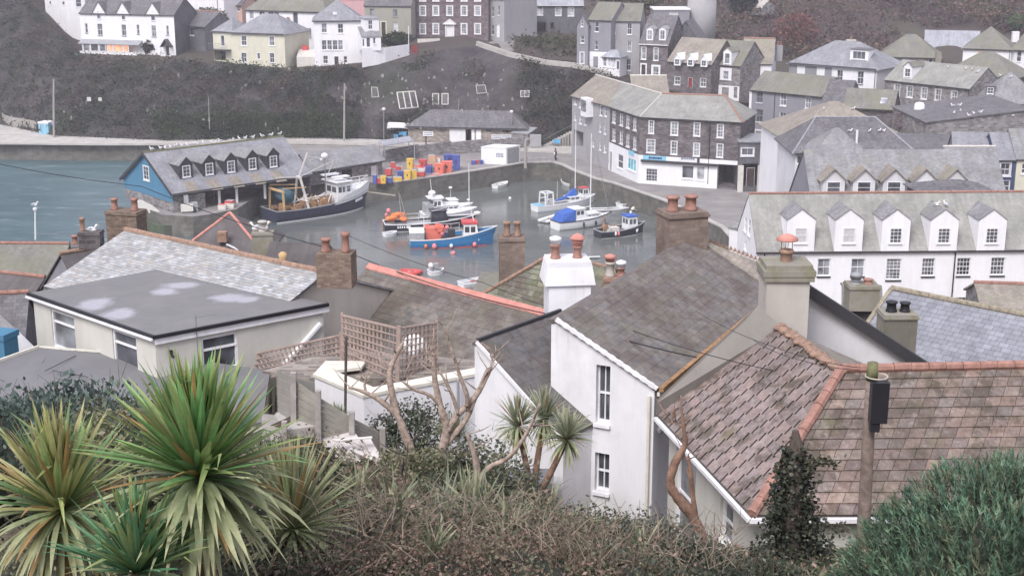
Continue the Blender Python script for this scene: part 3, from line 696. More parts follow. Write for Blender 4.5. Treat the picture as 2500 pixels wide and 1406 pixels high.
# ramp lane above the cliff
m = MB(); m.slab([topat(1160)+Vector((0, 1, .15)), topat(1240)+Vector((.5, 1, .1)), topat(1400)+Vector((0, 1.0, .15)), topat(1490)+Vector((0, 3, .1)), topat(1440)+Vector((0, 6, .4)), topat(1300)+Vector((0, 7, .3)), PY(1330, 84, 261), PY(1240, 86, 261), PY(1190, 100, 252)], .3); struct('lane', m, 'asphalt')
m = MB()
for a, b in ((1165, 1240), (1240, 1330), (1330, 1400), (1400, 1490)):
    p, q = topat(a)+Z*.35, topat(b)+Z*.35; m.bar(p, q, .4, .8)
o = m.build('parapet_wall', 'concrete'); tag(o, 'low pale topped stone parapet wall running down along the cliff edge lane', 'wall')
# rock shelf at left waterline
m = MB()
for i in range(60):
    px = R.uniform(-30, 400); p = PZ(px, R.uniform(358, 370), WL-.2); m.blob(p, R.uniform(.8, 2.2), R.uniform(.6, 1.4), R.uniform(.3, 1.5), 8, 5, None, R.uniform(0, 3), .25)
o = m.build('shore_rocks', 'cliff_rock', None, None, True); tag(o, 'dark wet rocks along the foot of the sea wall', 'rocks', None, 'stuff')
# scrub on cliff and hill
def scrub(name, label, gen, N, size, cols, cat='scrub', el=1.6):
    m = MB(); pts = []; k = 0
    while len(pts) < N and k < N*8:
        k += 1; p = gen()
        if p is None: continue
        rr = R.uniform(.3, .9)
        for j in range(14): pts.append(p+Vector((R.gauss(0, rr), R.gauss(0, rr*.6)-.3, R.gauss(0, rr*.7)+.25)))
    # colour by place
    for p in pts:
        q = fbm(p.x*.07, p.z*.12+p.y*.05, 2); c = cols[min(len(cols)-1, max(0, int((q*1.5+.5)*len(cols)+R.uniform(-.6, .6))))]; leafset(m, [p], size, [c], el)
    o = m.build(name, 'crown_far'); return tag(o, label, cat, None, 'stuff')
def gcl():
    px = R.uniform(-300, 1500); t = R.random()
    if 880 < px < 1270:
        if fbm(px*.01, t*3, 4) < .22: return None
    elif fbm(px*.012, t*2.5, 4) < -.22: return None
    return cliffpt(px, t)
scrub('cliff_scrub', 'dark brown and grey green scrub covering the harbour cliff', gcl, 62000, .21, [(.04, .048, .04), (.055, .055, .046), (.085, .075, .06), (.055, .07, .046), (.045, .068, .042), (.072, .066, .054), (.12, .11, .085)])
def ggr():
    px = R.uniform(380, 860); t = R.uniform(0, .28)
    return cliffpt(px, t)+Vector((0, -.8, 0)) if fbm(px*.02, t*3, 1) > -.25 else None
scrub('cliff_ivy', 'bright green ivy and grass at the foot of the cliff behind the slate shed', ggr, 11000, .2, [(.035, .05, .032), (.045, .065, .036), (.06, .085, .045), (.035, .042, .035)], 'ivy')
def ghill():
    px = R.uniform(1480, 2700); k = R.uniform(58 if px > 2180 else 34, 110)
    return plz(px, k)+Z*R.uniform(0, 2.6)
scrub('hill_woodland', 'purple brown leafless woodland covering the upper hillside', ghill, 60000, .27, [(.10, .07, .075), (.13, .085, .085), (.10, .085, .08), (.16, .105, .095), (.09, .09, .06), (.19, .125, .105), (.12, .1, .085)], 'woodland', 2.2)
def gl():
    px = R.uniform(-300, 1500); k = R.uniform(6 if px < 120 else 26, 70); return plz(px, k)
scrub('left_hill_scrub', 'brown winter scrub behind the upper houses on the left', gl, 14000, .3, [(.07, .06, .05), (.10, .08, .065), (.07, .075, .05), (.12, .1, .08)])
def bank():
    px = R.uniform(1255, 1412); t = R.random(); p = topat(px).lerp(PY(px, 72, 252), lerp(.22, .62, t)); p.z += sin(t*pi)*1.2-.4
    return p
m = MB(); P_ = [[topat(px).lerp(PY(px, 74, 254), t)+Z*sin((t-.15)*pi/.6)*1.1 for px in range(1255, 1421, 15)] for t in (.15, .25, .35, .45, .55, .65, .75)]
n = len(P_[0]); m.v = [tuple(p) for r in P_ for p in r]; m.f = [(r*n+i, r*n+i+1, (r+1)*n+i+1, (r+1)*n+i) for r in range(len(P_)-1) for i in range(n-1)]; m.c = [None]*len(m.f); struct('garden_bank', m, 'hill_ground', True)
scrub('bank_shrubs', 'dull green shrubs on the bank below the garages', bank, 2400, .28, [(.05, .06, .035), (.07, .075, .045), (.09, .08, .06)], 'shrubs')
# distinct trees on the far hillside
def far_tree(px, py, Y, w, h, cols, label, cat='tree', bare=False, trunk='bark_dark'):
    p = PY(px, py, Y); t = thing('tree', p, label, cat); m = MB()
    limb(m, p, p+Z*h*.75, w*.05, w*.02, 6, 4, .08)
    for i in range(14): limb(m, p+Z*h*R.uniform(.2, .6), p+Vector((R.uniform(-.4, .4)*w, R.uniform(-.3, .3)*w, h*R.uniform(.6, .95))), w*.025, w*.006, 4, 3)
    m.build('trunk', trunk, t, p); m = MB()
    leafset(m, clumps(p+Z*h*.58, w*.5, w*.45, h*.45, 160, 14, w*.05, R, .35 if not bare else .1), .2 if bare else .32, cols, 3 if bare else 1.5); m.build('crown', 'crown_far', t, p)
far_tree(1938, 128, 243, 7.5, 6.3, [(.2, .09, .08), (.24, .12, .1), (.15, .08, .08)], 'reddish brown bare tree left of centre on the wooded hill above the white gabled house', bare=True)
far_tree(1812, 40, 262, 5.2, 4.6, [(.02, .035, .04), (.03, .045, .05)], 'dark blue green conifer beside the round grey house at the top')
far_tree(2402, 62, 262, 3.2, 3.0, [(.04, .07, .06), (.06, .09, .07)], 'small dark green tree near the top right corner')
far_tree(2482, 78, 252, 3.6, 2.8, [(.07, .12, .05), (.09, .14, .07)], 'pale green rounded bush beside the chimney at the top right edge')
far_tree(2445, 66, 258, 5, 3.6, [(.13, .13, .09), (.1, .1, .08)], 'grey green leafy tree between the dark tree and the top right chimney', bare=True)
far_tree(1545, 12, 268, 9, 2.6, [(.14, .17, .08), (.18, .2, .12)], 'light green bushy tree at the top edge above the grey slate hung house')
far_tree(1490, 14, 266, 5, 2.6, [(.09, .11, .06), (.12, .12, .08)], 'olive tree at the top edge right of the long garage roof')
far_tree(370, 139, 245.2, 2.6, 2.9, [(.035, .035, .035), (.05, .045, .045)], 'dark bush grown against the front of the white gabled terrace', 'bush')
far_tree(505, 62, 254, 6.5, 2.6, [(.12, .11, .09), (.1, .1, .08)], 'grey brown bush on the bank between two white houses', 'bush')
far_tree(968, 117, 242, 5.0, 2.4, [(.035, .05, .03), (.05, .06, .035)], 'clipped dark hedge behind the white garden wall', 'hedge')
# ------------------------------------------------------------ far terrace, left to right
S22 = dict(bars=(2, 2)); S14 = dict(bars=(1, 2))
def rz0(px, Y): return hillz(px, Y)-.6
# white house cropped at the top left
h = rect('house', 'plain white house cropped by the top edge above the scrub at far left', (105, -45), (203, -45), 262, 7, rz0(160, 262)-1, rise=2)
for b in ((120, 4, 125, 12), (152, 5, 158, 13)): h.win(0, b, (1, 1), sur=0)
h.win(0, (185, -2, 198, 18), (1, 2)); h.finish()
# H1
h = rect('terraced_house', 'long white terrace with three pointed front gables and a glazed veranda', (194, 33), (424, 38), 248, 8, PY(194, 142, 248).z, rise=2.6, rmat='slate_dark', sides='slate_wall', over=.15, ridge='terracotta')
z1 = h.ze
for cx_, half in ((242, 18), (300, 18), (373, 19)):
    w = h.W[0]; a = h.hit(0, cx_, 36)[0]; hw = half/13.3; A = h.P(0, a-hw, z1-.05, .04); B = h.P(0, a+hw, z1-.05, .04); T = h.P(0, a, z1+2.0, .04)
    m = MB(); m.slab([A, B, B+h.n*.05, A+h.n*.05], .02); m.poly([A, B, T]); h.b(m, 'gable', 'white')
    m = MB(); T2 = T+h.n*3.4
    for E in (A, B):
        o = (E-T); o.z = 0; E2 = E+o*.12-Z*.2; m.slab([E2-h.n*.15+Z*.08, T-h.n*.15+Z*.1, T2+Z*.1, E2+h.n*.3+Z*.08], .1)
    h.b(m, 'gable_roof', 'slate_dark')
for b in ((237, 27, 246, 47), (297, 28, 306, 49), (369, 28, 379, 51)):
    h.win(0, b, (1, 2), cut=False, fw=.05)
for b in ((238, 59, 250, 87), (297, 61, 308, 88), (370, 63, 381, 90)): h.win(0, b, (2, 2), sillmat='trim_dark')
for b in ((208, 58, 214, 81), (334, 61, 340, 84), (406, 63, 412, 86)): h.win(0, b, (1, 2), sillmat='trim_dark')
m = MB(); za = PY(200, 98, 246).z; zb = PY(200, 107, 246).z; a0 = h.hit(0, 200, 100)[0]; a1 = h.hit(0, 348, 100)[0]
m.slab([h.P(0, a0, za, .0), h.P(0, a1, za, .0), h.P(0, a1, zb, 1.3), h.P(0, a0, zb, 1.3)], .12); v = h.b(m, 'veranda_roof', 'lead')
zc = PY(200, 126, 246).z; zd = PY(200, 141, 246).z; m = MB(); m.poly([h.P(0, a0+.1, zd-.6, 1.1), h.P(0, a1-.6, zd-.6, 1.1), h.P(0, a1-.6, zc, 1.1), h.P(0, a0+.1, zc, 1.1)]); m.poly([h.P(0, a0+.1, zd-.6, 1.1), h.P(0, a0+.1, zc, 1.1), h.P(0, a0+.1, zc, 0), h.P(0, a0+.1, zd-.6, 0)]); h.b(m, 'veranda_wall', 'white')
for (x0, x1, g) in ((212, 228, 'glass_grey'), (230, 249, 'glass_dark'), (251, 266, 'glass_grey'), (270, 284, 'glass_lit'), (285, 309, 'glass_lit'), (310, 322, 'glass_lit')):
    b0 = h.hit(0, x0, 116)[0]; b1 = h.hit(0, x1, 116)[0]; m = MB()
    for q in (b0, b1): m.obox(h.P(0, q, (zb+zc)/2, 1.1), h.u*.07, h.n*.05, Z*(zb-zc)/2)
    m.obox(h.P(0, (b0+b1)/2, zc+.05, 1.1), h.u*(b1-b0)/2, h.n*.05, Z*.06); o = h.b(m, 'veranda_window', 'trim_white'); m = MB(); m.poly([h.P(0, b0, zc, 1.08), h.P(0, b1, zc, 1.08), h.P(0, b1, zb, 1.08), h.P(0, b0, zb, 1.08)]); h.b(m, 'pane', g, o)
a0 = h.hit(0, 399, 120)[0]; a1 = h.hit(0, 423, 120)[0]; zt = PY(411, 92, 246).z; zm = PY(411, 110, 246).z; zl = PY(411, 142, 246).z; m = MB(); ac = (a0+a1)/2
for q in (a0, a1): m.slab([h.P(0, q, zm, 1.2), h.P(0, ac, zt, 1.2), h.P(0, ac, zt, 0), h.P(0, q, zm, 0)], .15)
p = h.b(m, 'porch_roof', 'trim_dark'); m = MB()
for q in (a0+.1, a1-.1): m.obox(h.P(0, q, (zm+zl)/2, 1.05), h.u*.06, h.n*.06, Z*(zm-zl)/2)
m.obox(h.P(0, ac, zl+.4, 1.05), h.u*(a1-a0)/2, h.n*.05, Z*.4); h.b(m, 'porch_posts', 'white'); h.door(0, (405, 112, 416, 138), 'trim_dark', .02)
h.finish()
# slate hung annexe
h = rect('annexe', 'dark slate hung annexe joined to the right end of the white gabled terrace', (446, 62), (500, 66), 249, 7, PY(446, 150, 249).z, mat='slate_wall', rise=2.2, rmat='slate_dark', ridge='terracotta')
h.win(0, (452, 67, 474, 87), (2, 1), fw=.09); h.finish()
# back white row, peach house
h = rect('house', 'white house wall cropped by the top edge between scrub banks', (443, -30), (545, -26), 268, 7, rz0(500, 268)-2, rise=2); h.pipe(0, 530, -20, 24); h.finish()
h = rect('house', 'small peach painted house with grey roof at the top edge', (548, 13), (590, 14), 266, 6, rz0(560, 266)-2, mat='peach', rise=2, rmat='slate_dark'); h.win(0, (577, 22, 586, 28), (1, 1)); h.finish()
h = rect('house', 'pink house half hidden at the top edge behind the white three storey house', (775, -8), (890, -6), 272, 7, rz0(840, 272)-3, mat='pink', rise=2, rmat='slate_grey'); h.finish()
# H4 white house behind
h = rect('house', 'wide white house with dark hipped roof behind the cream house', (600, 24), (794, 30), 250, 8, PY(650, 130, 250).z, roof='hip', rise=3, rmat='slate_moss', inset=3)
for b in ((609, 27, 619, 47), (668, 28, 681, 47)): h.win(0, b, (1, 1), pane='glass_grey')
for b in ((633, 25, 646, 47), (655, 25, 667, 47)): h.win(0, b, (2, 1), pane='glass_dark')
h.win(0, (715, 28, 727, 62), (1, 1)); h.win(0, (748, 70, 760, 93), (1, 1), pane='glass_grey', frame='trim_grey'); h.pipe(0, 661, 26, 100)
h.chimney(793, -12, 804, 26, 254, pots=((0, .4, .13),)); h.chimney(698, 48, 708, 68, 244, mat='brick_red', pots=((-.2, .35, .12), (.2, .35, .12))); h.finish()
# H3 cream house
h = rect('house', 'cream painted house with grey hipped roof and balcony', (566, 79), (694, 83), 235, 8.5, PY(640, 172, 235).z, mat='cream', roof='hip', rise=2.7, rmat='slate_blue_grey', inset=3.5, over=.35)
for b in ((588, 87, 603, 113), (588, 128, 603, 153), (656, 89, 671, 113), (657, 129, 671, 155)): h.win(0, b, (2, 2), d=.1, fw=.07, sur=.08)
h.win(0, (627, 129, 636, 146), (1, 1), sur=.08)
m = MB(); p = PY(641, 135, 234.6); m.blob(p, .34, .12, .34, 12, 6); m.bar(p, p+h.n*.5, .05); h.b(m, 'satellite_dish', 'trim_white', None, True); h.finish()
h = rect('side_wing', 'low cream wing with balcony over a dark opening left of the cream house', (519, 76), (566, 78), 237, 6, PY(540, 160, 237).z, mat='cream', roof='hip', rise=1.9, rmat='slate_blue_grey', inset=2.2)
h.win(0, (538, 86, 549, 114), (1, 1), sur=.1); h.opening(0, (522, 122, 551, 148), 2)
m = MB(); a0 = h.hit(0, 519, 118)[0]; a1 = h.hit(0, 566, 118)[0]; zz = PY(540, 121, 236).z; m.slab([h.P(0, 0, zz, 0), h.P(0, a1-.1, zz, 0), h.P(0, a1-.1, zz, 1.4), h.P(0, 0, zz, 1.4)], .15); o = h.b(m, 'balcony', 'trim_dark')
m = MB()
for i in range(13): m.bar(h.P(0, lerp(0, a1-.1, i/12), zz, 1.35), h.P(0, lerp(0, a1-.1, i/12), zz+1, 1.35), .03)
m.bar(h.P(0, 0, zz+1, 1.35), h.P(0, a1-.1, zz+1, 1.35), .05); h.b(m, 'railing', 'steel', o); h.finish()
# H5 white three storey
h = rect('house', 'tall white three storey house with hipped slate roof on the cliff edge', (765, 51), (884, 50), 232, 9, PY(800, 166, 232).z, roof='hip', rise=3.0, rmat='slate_blue_grey', inset=4, over=.3)
for b in ((785, 58, 798, 81), (825, 59, 838, 82)): h.win(0, b, (2, 2), fw=.06)
for i in range(4): h.win(0, (785.5+13.3*i, 99, 797.5+13.3*i, 123), (2, 2), fw=.07)
h.win(0, (789, 137, 801, 156), (2, 2), fw=.07); h.win(0, (839, 138, 848, 155), (1, 2), fw=.07); h.door(0, (816, 138, 827, 161), 'door_dark', .04)
P0, n_ = h.planes[0]; m = MB(); c = PPL(818, 34, P0, n_); m.obox(c+n_*.06, h.u*.35, n_*.05, n_.cross(h.u)*.4); h.b(m, 'skylight', 'glass_pale'); h.finish()
h2 = rect('bay_wing', 'white square upper wing projecting beyond the hipped roof of the tall white house', (890, 47), (925, 46), 230.5, 5, PY(900, 118, 230.5).z, roof='flat', rise=.2, rmat='lead', over=.12); h2.win(0, (899, 50, 910, 73), (2, 2), fw=.08); h2.finish()
h2 = rect('lean_to', 'small white lean to with arched window above the white garden wall', (884, 92), (930, 91), 228.5, 4, PY(900, 125, 228.5).z, roof='lean', rise=1.3, rmat='slate_grey', over=.1)
for b in ((884, 96, 890, 115), (895, 93, 904, 116), (911, 93, 917, 108)): h2.win(0, b, (1, 1), fw=.05)
h2.finish()
W0 = PY(883, 117, 228); W1 = PY(940, 117, 230); W2 = PY(999, 109, 234)
m = MB()
for a, b, za, zb in ((W0, W1, PY(883, 166, 228).z, PY(940, 155, 230).z), (W1, W2, PY(940, 155, 230).z, PY(999, 142, 234).z)):
    c, d = Vector((a.x, a.y, za)), Vector((b.x, b.y, zb)); n_ = Vector((0, .35, 0)); m.hexa([c, d, d+n_, c+n_, a, b, b+n_, a+n_])
tag(m.build('garden_wall', 'white'), 'high white garden wall stepping up right of the tall white house', 'wall')
m = MB(); p = PY(998, 112, 234); m.tube([p, p+Z*3.2], .06, 6); tag(m.build('white_post', 'trim_white'), 'thin white post at the right end of the white garden wall', 'post')
m = MB(); m.box(PY(1012, 136, 236), 1.0, .2, 1.7); tag(m.build('garden_gate', 'door_red'), 'dull red gate at the end of the white garden wall', 'gate')
m = MB(); m.box(PY(746, 128, 236), .95, .9, 1.0); m.box(PY(746, 128, 236)+Z*1.0, 1.02, .96, .08); tag(m.build('bin', 'red_paint'), 'red bin standing between the cream and the white house', 'bin')
m = MB(); a = PY(724, 140, 233); b = PY(768, 140, 233); m.slab([a+Z*.0, b+Z*.0, b+Vector((0, 3, 1)), a+Vector((0, 3, 1))], .2); a2 = a-Z*1.6; m.hexa([a2, b-Z*1.6, b-Z*1.6+Vector((0, .3, 0)), a2+Vector((0, .3, 0)), a-Z*.2, b-Z*.2, b-Z*.2+Vector((0, .3, 0)), a-Z*.2+Vector((0, .3, 0))]); tag(m.build('yard_wall', 'pale_stone'), 'pale yard wall with flat top between the cream and white houses', 'wall')
# H6
h = rect('house', 'olive grey rendered house with arched doorway left of the brick house', (889, 15), (1003, 16), 250, 8, PY(940, 95, 250).z, mat='olive_render', rise=3, rmat='slate_dark', over=.1)
for b in ((903, 22, 914, 41), (959, 24, 970, 42)): h.win(0, b, (1, 1), pane='glass_grey', frame='trim_grey')
h.win(0, (961, 56, 972, 76), (1, 2), pane='curtain'); h.door(0, (929, 52, 944, 88), 'door_dark', .18, 'cream'); h.finish()
# H7 georgian brick
h = rect('brick_house', 'large dark brick georgian house with white columned front door', (1004, -22), (1192, -20), 253, 10, PY(1100, 112, 253).z-1.2, mat='brick_dark', rise=3, rmat='slate_dark')
for cx_ in (1032, 1064, 1098, 1133, 1166):
    for (y0, y1) in ((-12, 5), (14, 40), (57, 85)):
        if cx_ == 1098 and y0 == 57: continue
        h.win(0, (cx_-8.5, y0, cx_+8.5, y1), (3, 4), d=.08, fw=.08, sur=.16, pane='glass_grey')
d = h.door(0, (1087, 58, 1109, 99), 'white', .22); a = h.hit(0, 1098, 50)[0]; zt = PY(1098, 46, 253).z; zb = PY(1098, 57, 253).z; m = MB()
m.poly([h.P(0, a-1.1, zb, .3), h.P(0, a+1.1, zb, .3), h.P(0, a, zt, .3)]); m.slab([h.P(0, a-1.2, zb, .35), h.P(0, a, zt+.05, .35), h.P(0, a, zt+.05, 0), h.P(0, a-1.2, zb, 0)], .12); m.slab([h.P(0, a+1.2, zb, .35), h.P(0, a, zt+.05, .35), h.P(0, a, zt+.05, 0), h.P(0, a+1.2, zb, 0)], .12); m.slab([h.P(0, a-1.2, zb, .35), h.P(0, a+1.2, zb, .35), h.P(0, a+1.2, zb, 0), h.P(0, a-1.2, zb, 0)], .15)
h.b(m, 'pediment', 'trim_white', d); h.finish()
h = rect('house', 'pale grey side house with narrow windows right of the brick house', (1192, -6), (1231, -4), 252, 9, PY(1200, 108, 252).z, mat='pale_grey_render', rise=2.4)
for b in ((1200, 17, 1206, 42), (1215, 15, 1220, 38), (1200, 62, 1206, 86)): h.win(0, b, (1, 2))
h.door(0, (1212, 60, 1220, 92), 'trim_white', .03); m = MB(); h.finish()
m = MB(); a = PY(1019, 96, 248); b = PY(1074, 95, 248); m.hexa([a-Z*1.1, b-Z*.5, b-Z*.5+Vector((0, .3, 0)), a-Z*1.1+Vector((0, .3, 0)), a, b, b+Vector((0, .3, 0)), a+Vector((0, .3, 0))]); tag(m.build('ramp_wall', 'pale_stone'), 'low white wall of the ramp below the brick house windows', 'wall')
# H8 garages
h = rect('garage_block', 'long grey slate hung building with open garages below', (1235, 13), (1424, 13), 262, 8, PY(1300, 92, 262).z, mat='slate_wall', rise=2.4, rmat='tin_roof', over=.3, gut='trim_white')
for b in ((1253, 16, 1268, 36), (1310, 17, 1326, 38), (1355, 18, 1371, 39), (1386, 18, 1402, 40)): h.win(0, b, (1, 3), fw=.09, pane='glass_pale')
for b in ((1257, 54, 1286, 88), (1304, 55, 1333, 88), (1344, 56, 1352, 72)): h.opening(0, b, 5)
h.pipe(0, 1296, 12, 88, 'trim_white', .09); h.finish()
def car(name, loc, rz, mat, label):
    t = thing(name, loc, label, 'car', None, rz); m = MB()
    prof = [(-2.1, .35), (-2.1, .8), (-1.9, .95), (-1.2, 1.0), (-.7, 1.42), (.6, 1.45), (1.4, .98), (2.05, .85), (2.15, .6), (2.1, .35)]
    for sy in (-1, 1): pass
    vs = [(x, -.85, z) for x, z in prof]+[(x, .85, z) for x, z in prof]; n = len(prof); m.raw(vs, [tuple(range(n)), tuple(range(2*n-1, n-1, -1))]+[(i, i+n, (i+1) % n+n, (i+1) % n) for i in range(n)]); b = m.build('body', mat, t)
    for x, y in ((-1.3, -.8), (-1.3, .8), (1.3, -.8), (1.3, .8)): m = MB(); m.tube([(x, y-.1, .32), (x, y+.1, .32)], .32, 14); m.build('wheel', 'black_plastic', t)
    m = MB(); m.poly([(.66, -.75, 1.40), (.66, .75, 1.40), (1.36, .78, 1.03), (1.36, -.78, 1.03)]); m.build('windscreen', 'glass_dark', t)
    for y in (-.6, .6): m = MB(); m.blob((2.13, y, .68), .05, .15, .08, 8, 4); m.build('headlight', 'trim_white', t)
p = PY(1272, 86, 263.5); car('parked_car', p, -pi/2, 'hull_white', 'white car parked nose out inside the left open garage')
# H9
zb9 = 12.4
h = rect('terraced_house', 'narrow grey slate hung tower house with pointed gable beside the cliff lane', (1409, 62), (1436, 63), 218, 6, zb9, mat='grey_render', roof='gablef', rise=1.6, rmat='slate_dark', over=.15)
for b in ((1418, 50, 1424, 66), (1417, 88, 1427, 106)): h.win(0, b, (1, 2), fw=.07)
h.win(0, (1415, 127, 1427, 157), (1, 1), sur=.12); h.finish()
h = rect('terraced_house', 'grey patchy rendered house with white ground floor above the harbour corner', (1437, 49), (1492, 51), 218, 8, zb9-.5, mat='grey_render', rise=2.4, rmat='slate_moss', over=.12)
for b in ((1452, 54, 1462, 78), (1452, 100, 1460, 122)): h.win(0, b, (1, 2), fw=.05)
m = MB(); a1 = h.W[0]['L']; zt = h.hit(0, 1460, 127)[1]; zb_ = h.hit(0, 1460, 166)[1]-.2
wi = h.wall([h.P(0, -.02, zt, .06), h.P(0, a1+.02, zt, .06)], zb_-.5, 'white'); h.win(wi, (1448, 139, 1460, 166), (1, 2), fw=.08); h.finish()
h = rect('terraced_house', 'tall pale grey rendered four storey house between the dark slate houses', (1493, 52), (1563, 53), 218, 8, zb9-1.2, mat='pale_grey_render', rise=2.4, rmat='slate_moss', over=.12)
for b in ((1497, 57, 1504, 82), (1531, 57, 1543, 85), (1497, 100, 1504, 125), (1531, 101, 1542, 127), (1529, 145, 1541, 173)): h.win(0, b, (2, 2), fw=.07)
h.finish()
h = rect('porch', 'white glazed entrance porch in front of the pale grey house', (1470, 139), (1513, 141), 215.5, 3, 11.2, mat='white', roof='hip', rise=.9, inset=1, rmat='tin_roof', over=.2)
h.win(0, (1472, 141, 1481, 163), (2, 2), fw=.06, pane='glass_grey'); h.win(0, (1484, 142, 1503, 165), (3, 1), fw=.06, pane='glass_pale'); h.win(0, (1505, 150, 1512, 172), (1, 1)); h.finish()
# H10
h = rect('terraced_house', 'dark stone house with slate mansard and two white framed dormers', (1562, 107), (1631, 110), 215, 8, 11.2, mat='stone_dark', roof='gable', rise=4.0, rmat='slate_dark', over=.2, gut='trim_white')
for b in ((1565, 115, 1578, 146), (1595, 117, 1608, 149)): h.win(0, b, (1, 2), fw=.08, pane='glass_grey', sur=.06)
h.door(0, (1563, 155, 1579, 189), 'door_dark', .2); h.win(0, (1590, 159, 1612, 194), (2, 2), sur=.28, fw=.05, pane='glass_grey', frame='white')
for x in (1586, 1617): h.dormer(0, x, 100, 1.05, 1.75, .35, 'trim_white', 'lead', (.8, 1.45), pane='glass_grey')
h.finish()
h = rect('slate_gable_house', 'grey gable ended slate house right of the mansard house', (1633, 104), (1712, 106), 219, 7, 12, mat='slate_wall', roof='gablef', rise=3.2, rmat='slate_dark', over=.1); h.finish()
h = rect('flat_roofed_house', 'flat roofed grey house with white fascia above the mansard dormers', (1597, 24), (1684, 24), 240, 6, 14, mat='grey_render', roof='flat', rise=.2, rmat='trim_white', over=.15)
h.win(0, (1634, 30, 1655, 54), (1, 3), fw=.09, pane='curtain'); h.finish()
t = thing('round_house', PY(1712, 62, 243), 'round grey rendered house cropped by the top edge', 'house'); m = MB(); p = PY(1712, 66, 243); m.lathe(p-Z*3, [(2.45, 0), (2.45, 8.3)], 24); m.build('wall', 'pale_grey_render', t, t.location, True); m = MB(); m.lathe(p+Z*5.3, [(2.65, 0), (2.65, .25), (.01, 1.6)], 24); m.build('roof', 'slate_grey', t, t.location)
h = rect('shed', 'small pale shed roof among the trees at the top of the hill', (1824, 18), (1860, 20), 262, 4, PY(1840, 36, 262).z, mat='pale_grey_render', rise=1.2, rmat='concrete'); h.finish()
# H11
h = rect('cottage', 'stone cottage with three small white gabled dormers under a mossy roof', (1630, 150), (1737, 158), 211, 8, 10.6, mat='stone_dark', rise=3.2, rmat='slate_tan', over=.2)
for x in (1653, 1685, 1718): h.dormer(0, x, 160+ (x-1650)*.05, 1.1, 1.0, .75, 'white', 'trim_white', (.8, .9), over=.15, bars=(2, 2), back=2.2)
for b in ((1646, 187, 1661, 208), (1709, 191, 1724, 213)): h.win(0, b, (2, 2), fw=.07, sur=.05)
h.door(0, (1680, 190, 1691, 214), 'door_red', .03); h.finish()
# H12
h = rect('cottage', 'narrow stone cottage with white quoins and an arched white dormer', (1738, 157), (1808, 162), 209, 8, 9.5, mat='stone_grey', rise=3.2, rmat='slate_moss', over=.15)
h.dormer(0, 1775, 160, 1.35, 2.0, .55, 'white', 'slate_moss', (.85, 1.6), bars=(1, 2), pane='glass_grey')
h.win(0, (1758, 166, 1786, 200), (2, 2), sur=.5, fw=.08, frame='white', pane='glass_grey')
m = MB()
for i in range(9):
    z = lerp(h.ze-.2, h.ze-5, i/8); m.obox(h.P(0, .25+(.1 if i % 2 else 0), z, .02), h.u*(.25 if i % 2 else .16), h.n*.03, Z*.2)
h.b(m, 'quoins', 'white'); zt = h.hit(0, 1770, 209)[1]; wi = h.wall([h.P(0, .02, zt, .06), h.P(0, h.W[0]['L']-.02, zt, .06)], 9, 'white'); h.win(wi, (1762, 214, 1779, 240), (2, 2), fw=.07, pane='glass_grey'); h.door(wi, (1790, 211, 1802, 240), 'door_dark', .1)
h.finish()
# H13
h = rect('house', 'white rendered house with plain grey roof and red ridge beside the quoined cottage', (1809, 155), (1884, 157), 212, 8, 9.5, rise=3.3, rmat='slate_tan', over=.15, ridge='terracotta')
for b in ((1835, 160, 1856, 177), (1835, 197, 1856, 212)): h.win(0, b, (2, 1), fw=.08)
h.chimney(1896, 112, 1912, 150, 216, mat='pale_grey_render', pots=((-.25, .6, .14), (.2, .6, .14))); h.finish()
# H14
h = rect('house', 'tall grey slate hung town house with mossy roof and white ground floor', (1834, 219), (2006, 236), 192, 6.5, 4.5, mat='grey_render', rise=2.2, rmat='slate_moss', over=.25, sides='slate_wall')
for b in ((1847, 225, 1862, 251), (1846, 268, 1862, 298)): h.win(0, b, (2, 2), fw=.04, frame='trim_grey', sillmat='trim_white')
for b in ((1904, 229, 1920, 259), (1965, 237, 1980, 266), (1902, 274, 1919, 306), (1962, 281, 1978, 312)): h.win(0, b, (2, 2), fw=.09)
zt = h.hit(0, 1860, 317)[1]; wi = h.wall([h.P(0, -.02, zt, .06), h.P(0, h.W[0]['L'], zt, .06)], 4.5, 'white'); h.win(wi, (1844, 320, 1861, 341), (1, 1), fw=.06); h.win(wi, (1880, 323, 1890, 339), (1, 1), fw=.06); h.pipe(0, 1893, 226, 342); 
m = MB(); m.obox(h.P(0, -.02, (zt+h.ze)/2, .03), h.u*.18, h.n*.05, Z*(h.ze-zt)/2); h.b(m, 'corner_band', 'white'); h.finish()
# H15
h = rect('house', 'large house with pale hipped slate roof and half white half grey front', (1928, 152), (2141, 168), 212, 9, 9.5, roof='hip', rise=3.1, rmat='slate_blue_grey', inset=5, over=.4)
L = h.W[0]['L']; a = h.hit(0, 2030, 190)[0]; wi = h.wall([h.P(0, -.02, h.ze-.1, .03), h.P(0, a, h.ze-.1, .03)], 9.5, 'grey_render')
for b in ((1946, 161, 1965, 190), (1994, 165, 2013, 195)): h.win(wi, b, (2, 2), fw=.1, sur=.12, pane='glass_grey')
for b in ((2043, 172, 2057, 203), (2093, 175, 2108, 206)): h.win(0, b, (2, 2), fw=.05, sillmat='trim_dark')
h.dormer(0, 2097, 148, 2.9, 1.5, .1, 'trim_white', 'slate_dark', (2.0, 1.2), flat=True, bars=(3, 1)); h.pipe(0, 2034, 160, 230, 'trim_white'); h.pipe(0, 2138, 168, 230)
h.chimney(2068, 98, 2091, 116, 217, mat='cream_old', pots=((0, .5, .15, 'pot_brown'),), d=.8); h.finish()
